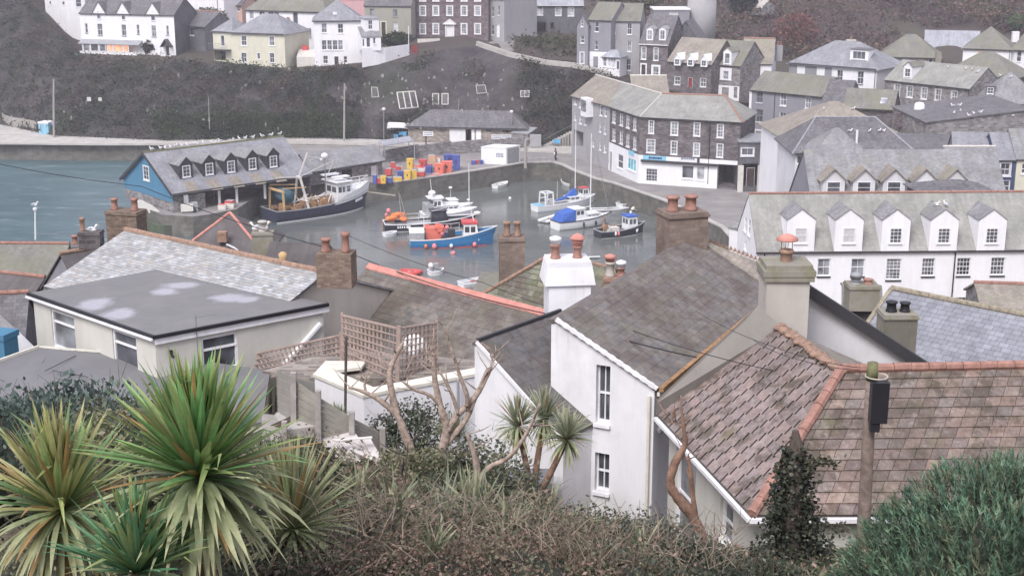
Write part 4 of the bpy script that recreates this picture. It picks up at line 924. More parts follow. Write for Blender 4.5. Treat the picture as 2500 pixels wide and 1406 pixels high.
# roofs behind
h = rect('house', 'olive mossy hipped roof house directly right of the large hipped house', (2146, 138), (2296, 142), 231, 9, 11.5, mat='pale_grey_render', roof='hip', rise=3.2, rmat='slate_moss', inset=4, over=.3)
for b in ((2234, 146, 2250, 163), (2266, 143, 2277, 165)): h.win(0, b, (1, 1), fw=.1)
h.chimney(2286, 128, 2300, 166, 226, mat='mossy_render', pots=()); h.finish()
h = rect('house', 'white house with long pale tin roof below the wooded hill', (2258, 117), (2392, 120), 244, 8, 14, rise=2.6, rmat='tin_roof', over=.25)
for b in ((2311, 122, 2321, 142),): h.win(0, b, (1, 2))
h.win(0, (2343, 121, 2352, 138), (1, 2), pane='curtain'); h.finish()
h = rect('house', 'white house with olive mossy hipped roof at the right edge below the trees', (2352, 118), (2470, 122), 226, 9, 11, roof='hip', rise=3.1, rmat='slate_moss', inset=4, over=.3)
h.win(0, (2387, 125, 2399, 140), (1, 1), pane='glass_lit'); h.pipe(0, 2466, 122, 175); h.chimney(2473, 78, 2490, 104, 232, mat='white', pots=()); h.finish()
h = rect('house', 'white house end cropped by the right edge with a black bush before it', (2471, 121), (2560, 128), 224, 8, 11, rise=2.6, rmat='slate_moss'); h.win(0, (2482, 125, 2493, 151), (1, 2)); h.finish()
h = rect('house', 'low house with long green mossed roof in front of the white hipped house', (2301, 178), (2468, 190), 208, 8, 9, mat='stone_dark', roof='hip', rise=2.9, rmat='slate_moss', inset=4, over=.4); h.finish()
# H20
h = rect('terraced_house', 'long stone terrace with five white windows and a single tall dormer', (2161, 195), (2367, 217), 201, 8, 8, mat='stone_grey', roof='gable', rise=2.5, rmat='slate_green', over=.2)
for i, x in enumerate((2190, 2221, 2256, 2290, 2329)): h.win(0, (x-8, 205+i*4.3, x+8, 235+i*4.2), (2, 2), fw=.09, sur=.05, pane='glass_grey')
h.dormer(0, 2215, 193, 1.4, 1.75, .6, 'white', 'slate_moss', (.9, 1.2)); h.pipe(0, 2366, 218, 262); h.finish()
h = rect('house', 'house with mossy hipped roof joined behind the stone terrace', (2290, 208), (2420, 212), 203, 9, 8, mat='stone_grey', roof='hip', rise=2.8, rmat='slate_moss', inset=3.5, over=.2); h.chimney(2304, 176, 2314, 200, 201, mat='mossy_render'); h.finish()
# H21
h = rect('house', 'stone house with cone like grey hipped roof at the right edge', (2384, 250), (2545, 256), 186, 9, 7, mat='stone_grey', roof='hip', rise=3.6, rmat='slate_grey', inset=4.3, over=.3)
for b in ((2383, 253, 2394, 271), (2425, 260, 2438, 279)): h.win(0, b, (1, 2), fw=.08, pane='glass_grey')
h.dormer(0, 2417, 232, 1.2, 1.1, .1, 'slate_dark', 'slate_dark', (.8, .9), flat=True); h.finish()
# H22 flat roof
h = rect('flat_roofed_building', 'dark flat roofed building with white fascia and many gulls', (2326, 292), (2478, 289), 166, 9, 7, mat='trim_dark', roof='flat', rise=.2, rmat='felt_roof', over=.25, gut=None)
m = MB(); PA, PB, PC, PD = h.c; e = h.n*.28
m.bar(PA-e-h.u*.28+Z*.0, PB-e+h.u*.28+Z*.0, .06, .3); pl_ = PZ(2258, 274, h.ze); m.bar(PA-e-h.u*.28, pl_, .06, .3); h.b(m, 'fascia', 'trim_white')
m = MB(); q = h.ze+.115; m.slab([PA-h.u*.25-h.n*.2+Z*.11, pl_+Z*.11, PZ(2262, 253, h.ze)+Z*.11, PD+Z*.11], .2); h.b(m, 'roof', 'felt_roof')
A1 = PZ(2326, 296, h.ze-.2); B1 = PZ(2283, 282, h.ze-.2); wi = h.wall([B1, A1], 9, 'trim_dark'); h.win(wi, (2286, 292, 2303, 330), (2, 1), fw=.07, pane='glass_grey'); h.win(wi, (2306, 297, 2324, 338), (2, 1), fw=.07, pane='glass_grey')
h.finish()
t = thing('air_conditioner', PY(2355, 325, 162), 'white air conditioning unit on the dark wall under the flat roof', 'air conditioner'); p = PY(2355, 325, 162); m = MB(); m.box(p, 1.25, .5, .85); m.build('body', 'plastic_white', t, p); m = MB(); m.tube([p+Vector((0, -.26, .42)), p+Vector((0, -.28, .42))], .33, 16); m.build('fan_grille', 'trim_grey', t, p)
m = MB(); p = PY(2459, 318, 162); m.box(p, 1.2, 1.0, .55); m.box(p+Z*.55, 1.28, 1.08, .08); tag(m.build('tank', 'light_blue'), 'bright blue lidded tank at the right end of the dark wall', 'tank')
t = thing('roof_vent', PY(2243, 284, 168), 'white rounded roof vent shaped like a bottle left of the flat roof', 'vent'); p = PY(2243, 284, 168); m = MB(); m.lathe(p, [(1.25, 0), (1.2, .15), (.75, .45), (.62, .7), (.6, 1.35), (.45, 1.6), (.01, 1.7)], 20); m.build('body', 'hull_white', t, p, True); m = MB(); m.lathe(p-Z*.15, [(1.35, 0), (1.3, .12), (1.1, .2)], 20); m.build('skirt', 'hull_white', t, p)
# infill roofs
h = rect('outbuilding', 'low dark pitched roof with skylight behind the tan hipped roof', (2060, 262), (2180, 268), 176, 6, 5, mat='stone_dark', rise=2.0, rmat='slate_moss', over=.3); P0, n_ = h.planes[0]; m = MB(); c = PPL(2158, 248, P0, n_); m.obox(c+n_*.06, h.u*.4, n_*.05, n_.cross(h.u)*.55); h.b(m, 'skylight', 'glass_pale'); h.finish()
h = rect('outbuilding', 'dark gabled slate roof directly right of the tall grey town house', (2000, 268), (2060, 272), 178, 9, 5, mat='slate_wall', roof='gable', rise=3.3, rmat='slate_dark', over=.3); h.finish()
h = rect('outbuilding', 'jumbled grey rear yard building below the stone terrace', (2180, 262), (2262, 300), 172, 12, 5, mat='stone_grey', roof='lean', rise=1.4, rmat='slate_dark', over=.2); h.chimney(2190, 276, 2206, 310, 168, mat='brick_dark'); h.finish()
# H23
h = rect('hipped_building', 'broad building with tan mossy hipped roof above the harbour steps', (1924, 341), (2218, 338), 161, 13, 3.5, mat='white', roof='hip', rise=3.4, rmat='slate_tan', inset=6.5, over=.4)
h.finish()
h = rect('pub', 'narrow white harbour pub front with dark beams and a sign', (1903, 333), (1948, 352), 166, 8, 3.5, mat='white', roof='lean', rise=.6, rmat='slate_green', over=.2)
for b in ((1911, 338, 1921, 372), (1930, 345, 1940, 372), (1912, 392, 1924, 425), (1931, 400, 1943, 440)): h.win(0, b, (1, 2), fw=.05)
m = MB(); p = h.P(0, 2, h.hit(0, 1915, 385)[1], .1); m.obox(p, h.u*.5, h.n*.04, Z*1.2); h.b(m, 'sign_board', 'sign_cyan')
for x in (1908, 1926, 1945): h.pipe(0, x, 345, 465, 'trim_dark', .07)
h.finish()
# H24
h = rect('hipped_building', 'dark grey slate hipped roof just behind the long dormered roof', (1942, 372), (2230, 372), 147, 10, 3.5, mat='white_old', roof='hip', rise=2.9, rmat='slate_dark', inset=3, over=.4, ridge='lead')
for x in (1952,): h.win(0, (x-6, 380, x+6, 400), (1, 1))
m = MB(); p = PPL(2091, 352, *h.planes[0]); m.tube([p, p+Z*1.5], .12, 8); h.b(m, 'vent_pipe', 'trim_white'); h.finish()
h = rect('hipped_building', 'smaller slate roof lobe adjoining the dark hipped roof', (1985, 377), (2120, 378), 143, 6, 3.5, mat='white_old', roof='hip', rise=2.2, rmat='slate_grey', inset=2.6, over=.2); h.finish()
h = rect('house', 'low slate roof between the dark hip and the blue grey house', (2205, 362), (2345, 366), 152, 7, 3.5, mat='stone_dark', roof='lean', rise=.5, rmat='slate_dark', over=.3); h.finish()
# H25
def ridgehouse(name, label, r1, r2, zr, run, drop, z0, mat='white', rmat='slate_grey', cat='house', ends=(.0, .0), runb=None, dropb=None, ridge=None, rt=.1, roof=True, over=.25, verge=.12, loc=None):
    A = PZ(r1[0], r1[1], zr); B = PZ(r2[0], r2[1], zr); u = (B-A); L = u.length; u.normalize(); n = Vector((-u.y, u.x, 0))
    if n.y < 0: n = -n
    runb = runb or run; dropb = dropb or drop; h = House(name, label, cat, loc or (A.x, A.y, z0)); h.u = u; h.n = n; h.ze = zr-drop
    a = A-n*run-Z*drop; b = B-n*run-Z*drop; c = B+n*runb-Z*dropb; d = A+n*runb-Z*dropb
    if n.x*0+n.y < .02: pass
    h.wall([a, b], z0, mat); h.wall([b, c], z0, mat); h.W[-1]['peak'] = (run/(run+runb), zr); h.wall([c, d], z0, mat); h.wall([d, a], z0, mat); h.W[-1]['peak'] = (runb/(run+runb), zr)
    lf = Z*(rt+.02); k = drop/run; kb = dropb/runb; v = u*verge
    h.cor = (a-v-n*over-Z*k*over+lf, b+v-n*over-Z*k*over+lf, B+v+lf, A-v+lf)
    if roof: h.roof(h.cor, rmat, rt)
    h.roof([A-v+lf, B+v+lf, c+v+n*over-Z*kb*over+lf, d-v+n*over-Z*kb*over+lf], rmat, rt)
    if ridge: h.ridge(A-v+lf, B+v+lf, ridge, .12)
    h.r = (A, B); return h
h = ridgehouse('dormered_building', 'long weathered grey slate roof with five gabled dormers behind the white hotel', (1964, 368), (2310, 367), 15.6, 6.5, 6.2, 3.5, 'grey_render', 'slate_grey', 'building', over=.1)
h.planes = [h.planes[0]]
for x in (2034, 2108, 2181, 2256, 2330): h.dormer(0, x, 478, 2.1, 1.55, 1.0, 'white_old', 'slate_tan', (1.3, 1.2), over=.25, bars=(1, 2), fw=.07)
h.finish()
h = ridgehouse('dormered_building', 'taller right hand slate roof joined to the five dormer roof', (2305, 361), (2428, 361), 15.8, 6.8, 6.4, 3.5, 'grey_render', 'slate_grey', 'building', over=.1, ridge='pale_stone'); h.finish()
h = rect('outbuilding', 'small dark hipped roof showing just above the hotel ridge', (2262, 476), (2436, 474), 118, 5, 8, mat='stone_dark', roof='hip', rise=.75, rmat='slate_dark', inset=2.5); h.finish()
# blue grey house and cream house on right edge
h = rect('house', 'narrow navy house with white sash window behind the hotel roof', (2436, 391), (2481, 391), 142, 6, 3.5, mat='navy_paint', roof='gable', rise=2.3, rmat='slate_blue_grey', over=.1)
h.win(0, (2440, 396, 2469, 431), (2, 2), fw=.1, sur=.08); h.win(0, (2446, 440, 2466, 470), (1, 2), fw=.1); h.finish()
h = rect('house', 'wide blue grey slate roof left of the narrow navy house', (2330, 388), (2436, 391), 144, 6, 3.5, mat='grey_render', roof='gable', rise=2.3, rmat='slate_blue_grey', over=.1); h.finish()
h = rect('house', 'pale olive cream house cropped by the right edge', (2483, 389), (2600, 389), 142, 6, 3.5, mat='cream', roof='gable', rise=2.6, rmat='slate_grey', over=.1); h.win(0, (2494, 400, 2520, 425), (2, 2), fw=.08); h.finish()
# H26 hotel
h = rect('hotel', 'long white hotel with slate roof and five white gabled dormers', (1848, 614), (2640, 607), 104, 7.6, 4.0, mat='white_bright', roof='gable', rise=3.62, rmat='slate_green', over=.15, ridge=None, verge=.05)
h.ridge(h.r[0]+Z*.1, h.r[1]+Z*.1, 'terracotta', .11)
P0, n_ = h.planes[0]
for i, x in enumerate((1953, 2070, 2184, 2301, 2418)):
    h.dormer(0, x, 613, 2.15, 2.42, .8, 'white_bright', 'slate_grey', (.95, 1.25), over=.05, bars=(3, 4) if i > 1 else (1, 2), pane='glass_dark' if i > 1 else 'curtain', fw=.08)
W6 = [(1996, 632, 2027, 674), (2078, 632, 2111, 674), (2164, 632, 2200, 683), (2251, 631, 2282, 674), (2336, 630, 2369, 673), (2419, 629, 2453, 672)]
for i, b in enumerate(W6): h.win(0, b, (2, 2) if i < 2 else (4, 6) if i == 2 else (4, 4), d=.14, fw=.06, pane='glass_dark' if i > 2 else 'glass_grey', sillmat='trim_dark', label='taller window with drawn net curtain' if i == 2 else None)
for b in ((1910, 634, 1936, 674), (2332, 726, 2365, 764), (2416, 726, 2449, 764), (2162, 740, 2198, 780)): h.win(0, b, (4, 4), d=.14, fw=.06, sillmat='trim_dark')
h.pipe(0, 2332, 612, 740, 'black_plastic', .05); h.pipe(0, 1866, 616, 700, 'black_plastic', .05)
w3 = 3
for b in ((1817, 530, 1822, 565), (1826, 535, 1832, 575), (1818, 590, 1822, 610)): h.win(w3, b, (1, 2), d=.1)
h.finish()
h = rect('annexe', 'low white slate roofed annexe against the left gable of the hotel', (1781, 556), (1808, 562), 116, 3, 4.0, roof='lean', rise=1.2, rmat='slate_grey', over=.1); h.finish()
# H27 harbour warehouse
t1 = PZ(1397, 233, 12.3); t2 = PZ(1490, 259, 12.3); t3 = PZ(1563, 284, 12.3); t4 = PZ(1809, 297, 12.3)
h = House('harbour_building', 'long angled three storey stone harbour building with green slate roof and white shopfronts', 'building', (t3.x, t3.y, 3.5))
b4 = (t4-t3).normalized(); n4 = Vector((-b4.y, b4.x, 0)); u1 = (t2-t1).normalized(); n1 = Vector((-u1.y, u1.x, 0)); n1 = n1 if n1.y > 0 else -n1
t5 = t4+n4*9; t6 = t3+n4*9+b4*3.5; t7 = t1+n1*9
w1 = h.wall([t1, t2], 3.5, 'pale_grey_render'); w2 = h.wall([t2, t3], 3.5, 'stone_dark'); w3_ = h.wall([t3, t4], 3.5, 'stone_dark'); h.wall([t4, t5], 3.5, 'stone_dark'); h.wall([t5, t6, t7], 3.5, 'stone_dark'); w5 = h.wall([t7, t1], 3.5, 'pale_grey_render')
r1 = PZ(1455, 183, 14.9); r2 = PZ(1616, 229, 14.7); r3 = PZ(1771, 234, 14.7); e = .3
def off(p, d): return p+d*e-Z*.05
n2_ = (t3-t2).normalized(); n2_ = Vector((n2_.y, -n2_.x, 0)); n2_ = n2_ if n2_.y < 0 else -n2_
a1_, a2_, a3_, a4_ = off(t1, -n1), off(t2, n2_), off(t3, -n4), off(t4, -n4+b4)
h.roof([a1_, a2_, r1.lerp(r2, .42), r1], 'slate_tan', .12); h.roof([a2_, a3_, r2, r1.lerp(r2, .42)], 'slate_green', .12)
h.roof([a3_, a4_, r3, r2], 'slate_green', .12); t5_ = t5+b4*.3; h.roof([a4_, t5_, r3], 'slate_green', .12); h.roof([t5_, t6, r2, r3], 'slate_green', .12); h.roof([t6, t7, r1, r2], 'slate_green', .12); h.roof([t7, a1_, r1], 'slate_tan', .12)
h.ridge(r2, r3, 'terracotta'); h.ridge(a4_, r3, 'terracotta'); h.ridge(r1, r2, 'pale_stone', .1); h.ridge(a3_, r2, 'pale_stone', .07); h.gutter(a3_, a4_); h.gutter(a2_, a3_); h.gutter(a1_, a2_)
for b in ((1583, 294, 1597, 327), (1637, 297, 1656, 331), (1693, 299, 1710, 333), (1750, 303, 1767, 337), (1578, 340, 1600, 374), (1637, 344, 1654, 378), (1692, 349, 1709, 382), (1749, 351, 1766, 385)): h.win(w3_, b, (2, 4), d=.1, fw=.08, sur=.06, pane='glass_grey')
for i, x in enumerate((1499, 1517, 1533, 1550)): h.win(w2, (x-4.5, 272+i*5.5, x+4.5, 301+i*6), (2, 3), fw=.1, pane='glass_grey'); h.win(w2, (x-4.5, 315+i*6.5, x+4.5, 345+i*7), (2, 3), fw=.1, pane='glass_grey')
for b in ((1402, 238, 1408, 256), (1414, 242, 1423, 264), (1464, 258, 1471, 283), (1475, 261, 1482, 285), (1402, 276, 1407, 294), (1414, 284, 1421, 303), (1426, 288, 1432, 306), (1463, 301, 1468, 323), (1475, 305, 1480, 328), (1446, 341, 1451, 359), (1463, 347, 1468, 367), (1474, 353, 1480, 373)): h.win(w1, b, (1, 2), fw=.09, pane='glass_grey')
h.opening(w1, (1400, 320, 1424, 361), 4); h.pipe(w2, 1491, 262, 400, 'trim_grey', .07); h.pipe(w3_, 1734, 296, 450, 'trim_dark', .07)
m = MB(); a = h.hit(w1, 1441, 250)[0]; z_ = h.hit(w1, 1441, 284)[1]; m.obox(h.P(w1, a, z_+1.3, .5), h.W[w1]['u']*1.0, h.W[w1]['n']*.5, Z*1.3); bw_ = h.b(m, 'bay_window', 'trim_white'); m = MB(); m.obox(h.P(w1, a, z_+1.5, .55), h.W[w1]['u']*.8, h.W[w1]['n']*.5, Z*.8); h.b(m, 'pane', 'glass_grey', bw_)
# white shopfronts: facing slabs 12 cm proud
zs = h.hit(w3_, 1640, 383)[1]; zs2 = 3.5; n3 = h.W[w3_]['n']; a1 = h.hit(w3_, 1752, 420)[0]; aL = h.hit(w3_, 1803, 395)[0]
q0 = h.P(w3_, 0, zs, .14); q1 = h.P(w3_, a1, zs, .14); s1 = h.wall([q0, q1], zs2, 'white'); fz = h.hit(w3_, 1780, 402)[1]; s1b = h.wall([q1, h.P(w3_, aL, zs, .14)], fz, 'white')
q_ = h.P(w2, 0, h.hit(w2, 1495, 349)[1], .14); s2 = h.wall([q_, Vector((q0.x, q0.y, zs))], zs2, 'white')
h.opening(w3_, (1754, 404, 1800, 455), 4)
h.win(s1, (1575, 410, 1607, 445), (4, 4), d=.08, fw=.1, sur=.08, sill=False, name='glazed_door'); h.win(s1, (1664, 404, 1694, 437), (1, 1), d=.1, fw=.1, name='shop_window'); h.win(s1, (1701, 407, 1720, 440), (1, 1), d=.1, fw=.05, pane='glass_pale', name='shop_window')
h.win(s2, (1532, 387, 1552, 417), (3, 1), d=.08, fw=.1, pane='glass_cyan', name='shop_window'); h.win(s2, (1508, 377, 1521, 412), (1, 2), d=.1, fw=.1); h.doorm(s2, .5, 1.3, 3.5, 6.2, 'door_dark', .05)
m = MB(); a0 = h.hit(s1, 1570, 385)[0]; a1b = h.hit(s1, 1626, 388)[0]; za = h.hit(s1, 1600, 381)[1]; zb = h.hit(s1, 1600, 391)[1]; m.obox(h.P(s1, (a0+a1b)/2, (za+zb)/2, .05), h.W[s1]['u']*(a1b-a0)/2, n3*.04, Z*(za-zb)/2); sg = h.b(m, 'shop_sign', 'sign_cyan')
m = MB(); 
for k in range(9):
    a = lerp(a0+.9, a1b-.6, k/8); m.obox(h.P(s1, a, (za+zb)/2, .1), h.W[s1]['u']*.1, n3*.01, Z*(.11 if k % 3 else .16))
h.b(m, 'lettering', 'sign_ink', sg)
m = MB(); a0 = h.hit(s1, 1566, 396)[0]; a1b = h.hit(s1, 1752, 402)[0]; zz = h.hit(s1, 1650, 397)[1]; m.obox(h.P(s1, (a0+a1b)/2, zz, .2), h.W[s1]['u']*(a1b-a0)/2, n3*.2, Z*.14); h.b(m, 'awning_box', 'trim_dark')
m = MB(); a0 = h.hit(s1, 1665, 388)[0]
for k in range(7): m.obox(h.P(s1, a0+.26*k, h.hit(s1, 1680, 388)[1], .02), h.W[s1]['u']*.08, n3*.015, Z*(.1 if k else .17))
h.b(m, 'lettering', 'sign_ink'); m = MB(); m.obox(h.P(s1, h.hit(s1, 1705, 394)[0], h.hit(s1, 1705, 392)[1], .04), h.W[s1]['u']*.16, n3*.02, Z*.28); h.b(m, 'crest_sign', 'trim_dark')
m = MB(); a0 = h.hit(s2, 1542, 372)[0]; m.obox(h.P(s2, a0, h.hit(s2, 1542, 374)[1], .05), h.W[s2]['u']*.9, h.W[s2]['n']*.03, Z*.3); h.b(m, 'shop_sign', 'sign_cyan')
h.finish()
h = rect('warehouse_wing', 'rear wing roof with pale ridge behind the angled harbour building', (1545, 228), (1632, 228), 197, 8, 4, mat='stone_dark', rise=1.9, rmat='slate_tan', over=.2, ridge='pale_stone'); h.finish()
# H28 dark slate block over passage
h = rect('passage_building', 'dark slate hung room on pillars over the quay passage', (1806, 346), (1906, 346), 176, 6, 3.5, mat='slate_wall', roof='flat', rise=.1, rmat='lead', over=.2, gut=None)
h.win(0, (1808, 360, 1842, 382), (2, 1), fw=.12, sur=.08); h.win(0, (1882, 360, 1891, 378), (1, 2), fw=.03, frame='trim_grey', pane='glass_grey'); h.opening(0, (1812, 400, 1850, 455), 3, 'glass_dark'); h.door(0, (1822, 410, 1842, 455), 'door_dark', .03, cut=False)
m = MB()
for px in (1808, 1856): a = h.hit(0, px, 420)[0]; m.obox(h.P(0, a, 5.2, .1), h.u*.35, h.n*.12, Z*1.7)
h.b(m, 'pillar', 'pale_stone')
m = MB(); p = h.P(0, h.hit(0, 1892, 404)[0], h.hit(0, 1892, 404)[1], .5); m.obox(p, h.u*.45, h.n*.04, Z*.5); m.blob(p+Z*.5, .3, .05, .2, 10, 5); h.b(m, 'pub_sign', 'cream_cap'); h.finish()
# ------------------------------------------------------------ fish market shed
ze = 5.9; A = PZ(422, 471, ze); B = PZ(757, 424, ze); u = (B-A).normalized(); n = Vector((-u.y, u.x, 0)); n = n if n.y > 0 else -n; rn = 6.3
R1 = A+n*rn+Z*3.85; R2 = B+n*rn+Z*3.85; C = B+n*2*rn; D = A+n*2*rn
h = House('fish_market', 'slate roofed fish market with blue painted gable and five dark dormers', 'building', (A.x, A.y, 3.5)); h.u = u; h.n = n; h.ze = ze
gl_ = h.wall([D, A], 3.5, 'stone_grey'); 
m = MB(); m.poly([D-u*.05-Z*1.2, A-u*.05-Z*1.2, A-u*.05, R1-u*.05, D-u*.05]); h.b(m, 'gable_boarding', 'blue_paint')
h.wall([B, C], 3.5, 'stone_grey', (.5, R1.z)); h.wall([C, D], 3.5, 'stone_grey')
L = (B-A).length; fw = h.wall([A, A+u*4.2], 3.5, 'stone_grey'); h.wall([A+u*4.2+n*4.5, B+n*4.5], 3.5, 'stone_dark'); h.wall([A+u*4.2, A+u*4.2+n*4.5], 3.5, 'stone_grey')
m = MB(); m.slab([A+Z*-.35, B+Z*-.35, B+n*6-Z*.35, A+n*6-Z*.35], .1); m.bar(A-Z*.3, B-Z*.3, .3, .4); h.b(m, 'beam', 'trim_dark')
for px in (500, 539, 582, 651): 
    m = MB(); p = PPL(px, 490, A, n); p.z = 3.5; m.box(p+n*.3, .28, .28, 2.3); h.b(m, 'post', 'trim_white')
for px in (520, 553, 610, 680):
    m = MB(); p = PPL(px, 490, A, n)+n*3; p.z = 3.5; m.box(p, .2, .2, 2.3); h.b(m, 'inner_post', 'timber_grey')
lf = Z*.15; ov = .45; k = 3.85/rn
h.roof([A-n*ov-u*.35-Z*k*ov+lf, B-n*ov+u*.2-Z*k*ov+lf, R2+u*.2+lf, R1-u*.35+lf], 'slate_blue_grey', .14); h.roof([C+n*ov+u*.2-Z*k*ov+lf, D+n*ov-u*.35-Z*k*ov+lf, R1-u*.35+lf, R2+u*.2+lf], 'slate_blue_grey', .14)
m = MB(); m.bar(A-n*ov-u*.42-Z*k*ov+Z*.08, R1-u*.42+Z*.08, .1, .3); m.bar(D+n*ov-u*.42-Z*k*ov+Z*.08, R1-u*.42+Z*.08, .1, .3); h.b(m, 'barge_board', 'trim_dark')
h.ridge(R1-u*.35+lf, R2+u*.2+lf, 'pole_moss', .12); h.gutter(A-n*(ov+.05)-u*.3, B-n*(ov+.05)+u*.2)
for (x, y) in ((456, 436), (512, 430), (565, 424), (617, 417), (668, 411)): h.dormer(0, x, y, 1.75, 1.75, .85, 'trim_dark', 'slate_grey', (1.05, 1.45), over=.15, bars=(2, 3), fw=.1, frame='trim_white')
W = h.W[gl_]; w5 = h.wall([D-u*.1, A-u*.1], ze-.01, 'trim_dark'); h.W.pop(); h.W.append(dict(A=D-u*.06, u=W['u'], n=W['n'], L=W['L'], zt=(3.6, 3.6), z0=(3.5, 3.5), mat='stone_grey', peak=None, holes=[]))
for (x, y) in ((456, 440), (512, 434), (565, 428), (617, 421), (668, 415)):
    P0, n_ = h.planes[0]; c1 = PPL(x+2, y+4, P0, n_); dn = n_.cross(h.u); dn = dn if dn.z < 0 else -dn; m = MB(); m.obox(c1+dn*1.0+n_*.02, h.u*.75, dn*1.0, n_*.015); h.b(m, 'lead_apron', 'slate_tan')
h.win(len(h.W)-1, (351, 405, 365, 440), (2, 3), cut=False, fw=.12, frame='trim_white'); h.finish()
ze2 = ze-.5; A2 = B+u*.3+n*.8; A2.z = ze2; B2 = A2+u*15; Rr = 4.2
# extension: lower roof to the right
r1 = PZ(730, 376, 7.3); r2 = PZ(916, 352, 7.3); e1 = PZ(757, 421, 5.4); e2 = PZ(940, 392, 5.4); uu = (r2-r1).normalized(); nn = Vector((-uu.y, uu.x, 0))
h = House('market_extension', 'lower grey roofed extension running right from the fish market', 'building', (e1.x, e1.y, 3.5)); bk1 = r1+nn*4-Z*2.0; bk2 = r2+nn*4-Z*2.0
e1 = e1+Z*0; wi = h.wall([e1+nn*.4, e2+nn*.4-uu*.2], 3.5, 'stone_grey'); h.wall([e2+nn*.4-uu*.2, bk2-uu*.2], 3.5, 'stone_grey'); h.wall([bk1, bk2], 3.5, 'stone_grey')
h.roof([e1-nn*.1+Z*.05, e2-nn*.1+Z*.05, r2, r1], 'slate_grey', .12); h.roof([bk1, r1, r2, bk2], 'slate_grey', .12); h.gutter(e1-nn*.15, e2-nn*.15)
h.door(wi, (906, 404, 922, 432), 'trim_white', .04)
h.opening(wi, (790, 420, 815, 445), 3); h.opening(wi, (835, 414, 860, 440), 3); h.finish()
m = MB(); a = PZ(940, 387, 4.6); b = PZ(1012, 374, 4.6); m.slab([a+Z*1.8, b+Z*1.8, b+Vector((-1, 3, 2.0)), a+Vector((-1, 3, 2.0))], .1)
for p in (a, b, a+Vector((-1, 3, 0)), b+Vector((-1, 3, 0))): m.bar(p-Z*1.1, p+Z*1.85, .12)
tag(m.build('canopy', 'tin_roof'), 'thin flat canopy on posts beside the stacked fish tubs', 'canopy')
m = MB(); a = PZ(940, 402, 3.5); b = PZ(1265, 352, 3.5)   # retaining wall behind quay
P_ = [PZ(935, 398, 3.5), PZ(1020, 385, 3.5), PZ(1100, 377, 3.5), PZ(1180, 372, 3.5), PZ(1280, 366, 3.5)]
for p, q in zip(P_, P_[1:]): m.hexa([p, q, q+Vector((.1, .6, 0)), p+Vector((.1, .6, 0)), p+Z*1.7, q+Z*1.9, q+Vector((.1, .6, 1.9)), p+Vector((.1, .6, 1.7))])
tag(m.build('retaining_wall', 'stone_grey'), 'rough stone retaining wall behind the row of coloured tubs', 'wall')
# stair and parapet at the left corner of the market
pts = [(328, 505, 3.4), (345, 509, 3.4), (368, 520, 3.1), (388, 536, 2.6), (397, 546, 2.35), (425, 549, 2.35), (456, 546, 2.35)]
m = MB()
for (x, y, z), (x2, y2, z2) in zip(pts, pts[1:]):
    p, q = PZ(x, y, z), PZ(x2, y2, z2); m.hexa([p-Z*.1, q-Z*.1, q+Vector((.1, .35, -.1)), p+Vector((.1, .35, -.1)), p+Z*.9, q+Z*.9, q+Vector((.1, .35, .9)), p+Vector((.1, .35, .9))])
tag(m.build('stair_parapet', 'pale_stone'), 'pale worn parapet curving down the steps at the corner of the fish market', 'wall')
m = MB(); m.slab([PZ(338, 520, 2.3), PZ(350, 540, 2.3), PZ(400, 551, 2.3), PZ(508, 545, 2.3), PZ(522, 528, 2.3), PZ(460, 520, 2.3), PZ(380, 512, 2.3)], 3.4); tag(m.build('slipway', 'algae_wall'), 'green algae covered lower landing below the fish market', 'slipway')
# ------------------------------------------------------------ toilets block
h = rect('toilet_block', 'low stone public toilet block with hipped roof at the cliff foot', (996, 307), (1284, 313), 214, 6.5, 3.6, mat='stone_tan', roof='hip', rise=2.0, rmat='slate_dark', inset=3.0, over=.45)
for b in ((1007, 309, 1024, 315), (1060, 309, 1074, 315), (1186, 315, 1200, 322), (1226, 317, 1243, 324)): h.win(0, b, (1, 1), frame='trim_dark', sill=False)
wi = h.wall([h.P(0, h.hit(0, 1098, 330)[0], h.ze-.1, .12), h.P(0, h.hit(0, 1137, 330)[0], h.ze-.1, .12)], 3.6, 'white_old')
for b in ((1137, 316, 1150, 347),): h.opening(0, b, 1.5)
for b in ((1151, 316, 1159, 349), (1162, 317, 1175, 346)): h.door(0, b, 'trim_white', .02, cut=False)
for (x0, x1, y0, y1) in ((1033, 1058, 321, 332), (1224, 1248, 329, 338), (1200, 1222, 329, 339)):
    m = MB(); a0 = h.hit(0, x0, 327)[0]; a1 = h.hit(0, x1, 327)[0]; z1 = h.hit(0, x0, y0)[1]; z0 = h.hit(0, x0, y1)[1]; m.obox(h.P(0, (a0+a1)/2, (z0+z1)/2, .08), h.u*(a1-a0)/2, h.n*.03, Z*(z1-z0)/2); sg = h.b(m, 'wall_sign', 'trim_white')
    m = MB()
    for r_ in (0, 1):
        for k in range(6): m.obox(h.P(0, lerp(a0, a1, (k+1)/7), lerp(z0, z1, .68-.36*r_), .12), h.u*.09, h.n*.01, Z*.05)
    h.b(m, 'lettering', 'sign_ink', sg)
h.finish()
h = rect('shed', 'small grey outbuilding at the right end of the toilet block', (1250, 325), (1290, 328), 211, 3, 3.6, mat='stone_grey', roof='lean', rise=.5, rmat='lead', over=.1); h.finish()
m = MB(); p = PZ(1307, 358, 3.9); m.box(p, 1.7, 1.2, 1.75); tag(m.build('concrete_cabinet', 'pale_grey_render'), 'plain beige concrete cabinet between the toilet block and the steps', 'cabinet')
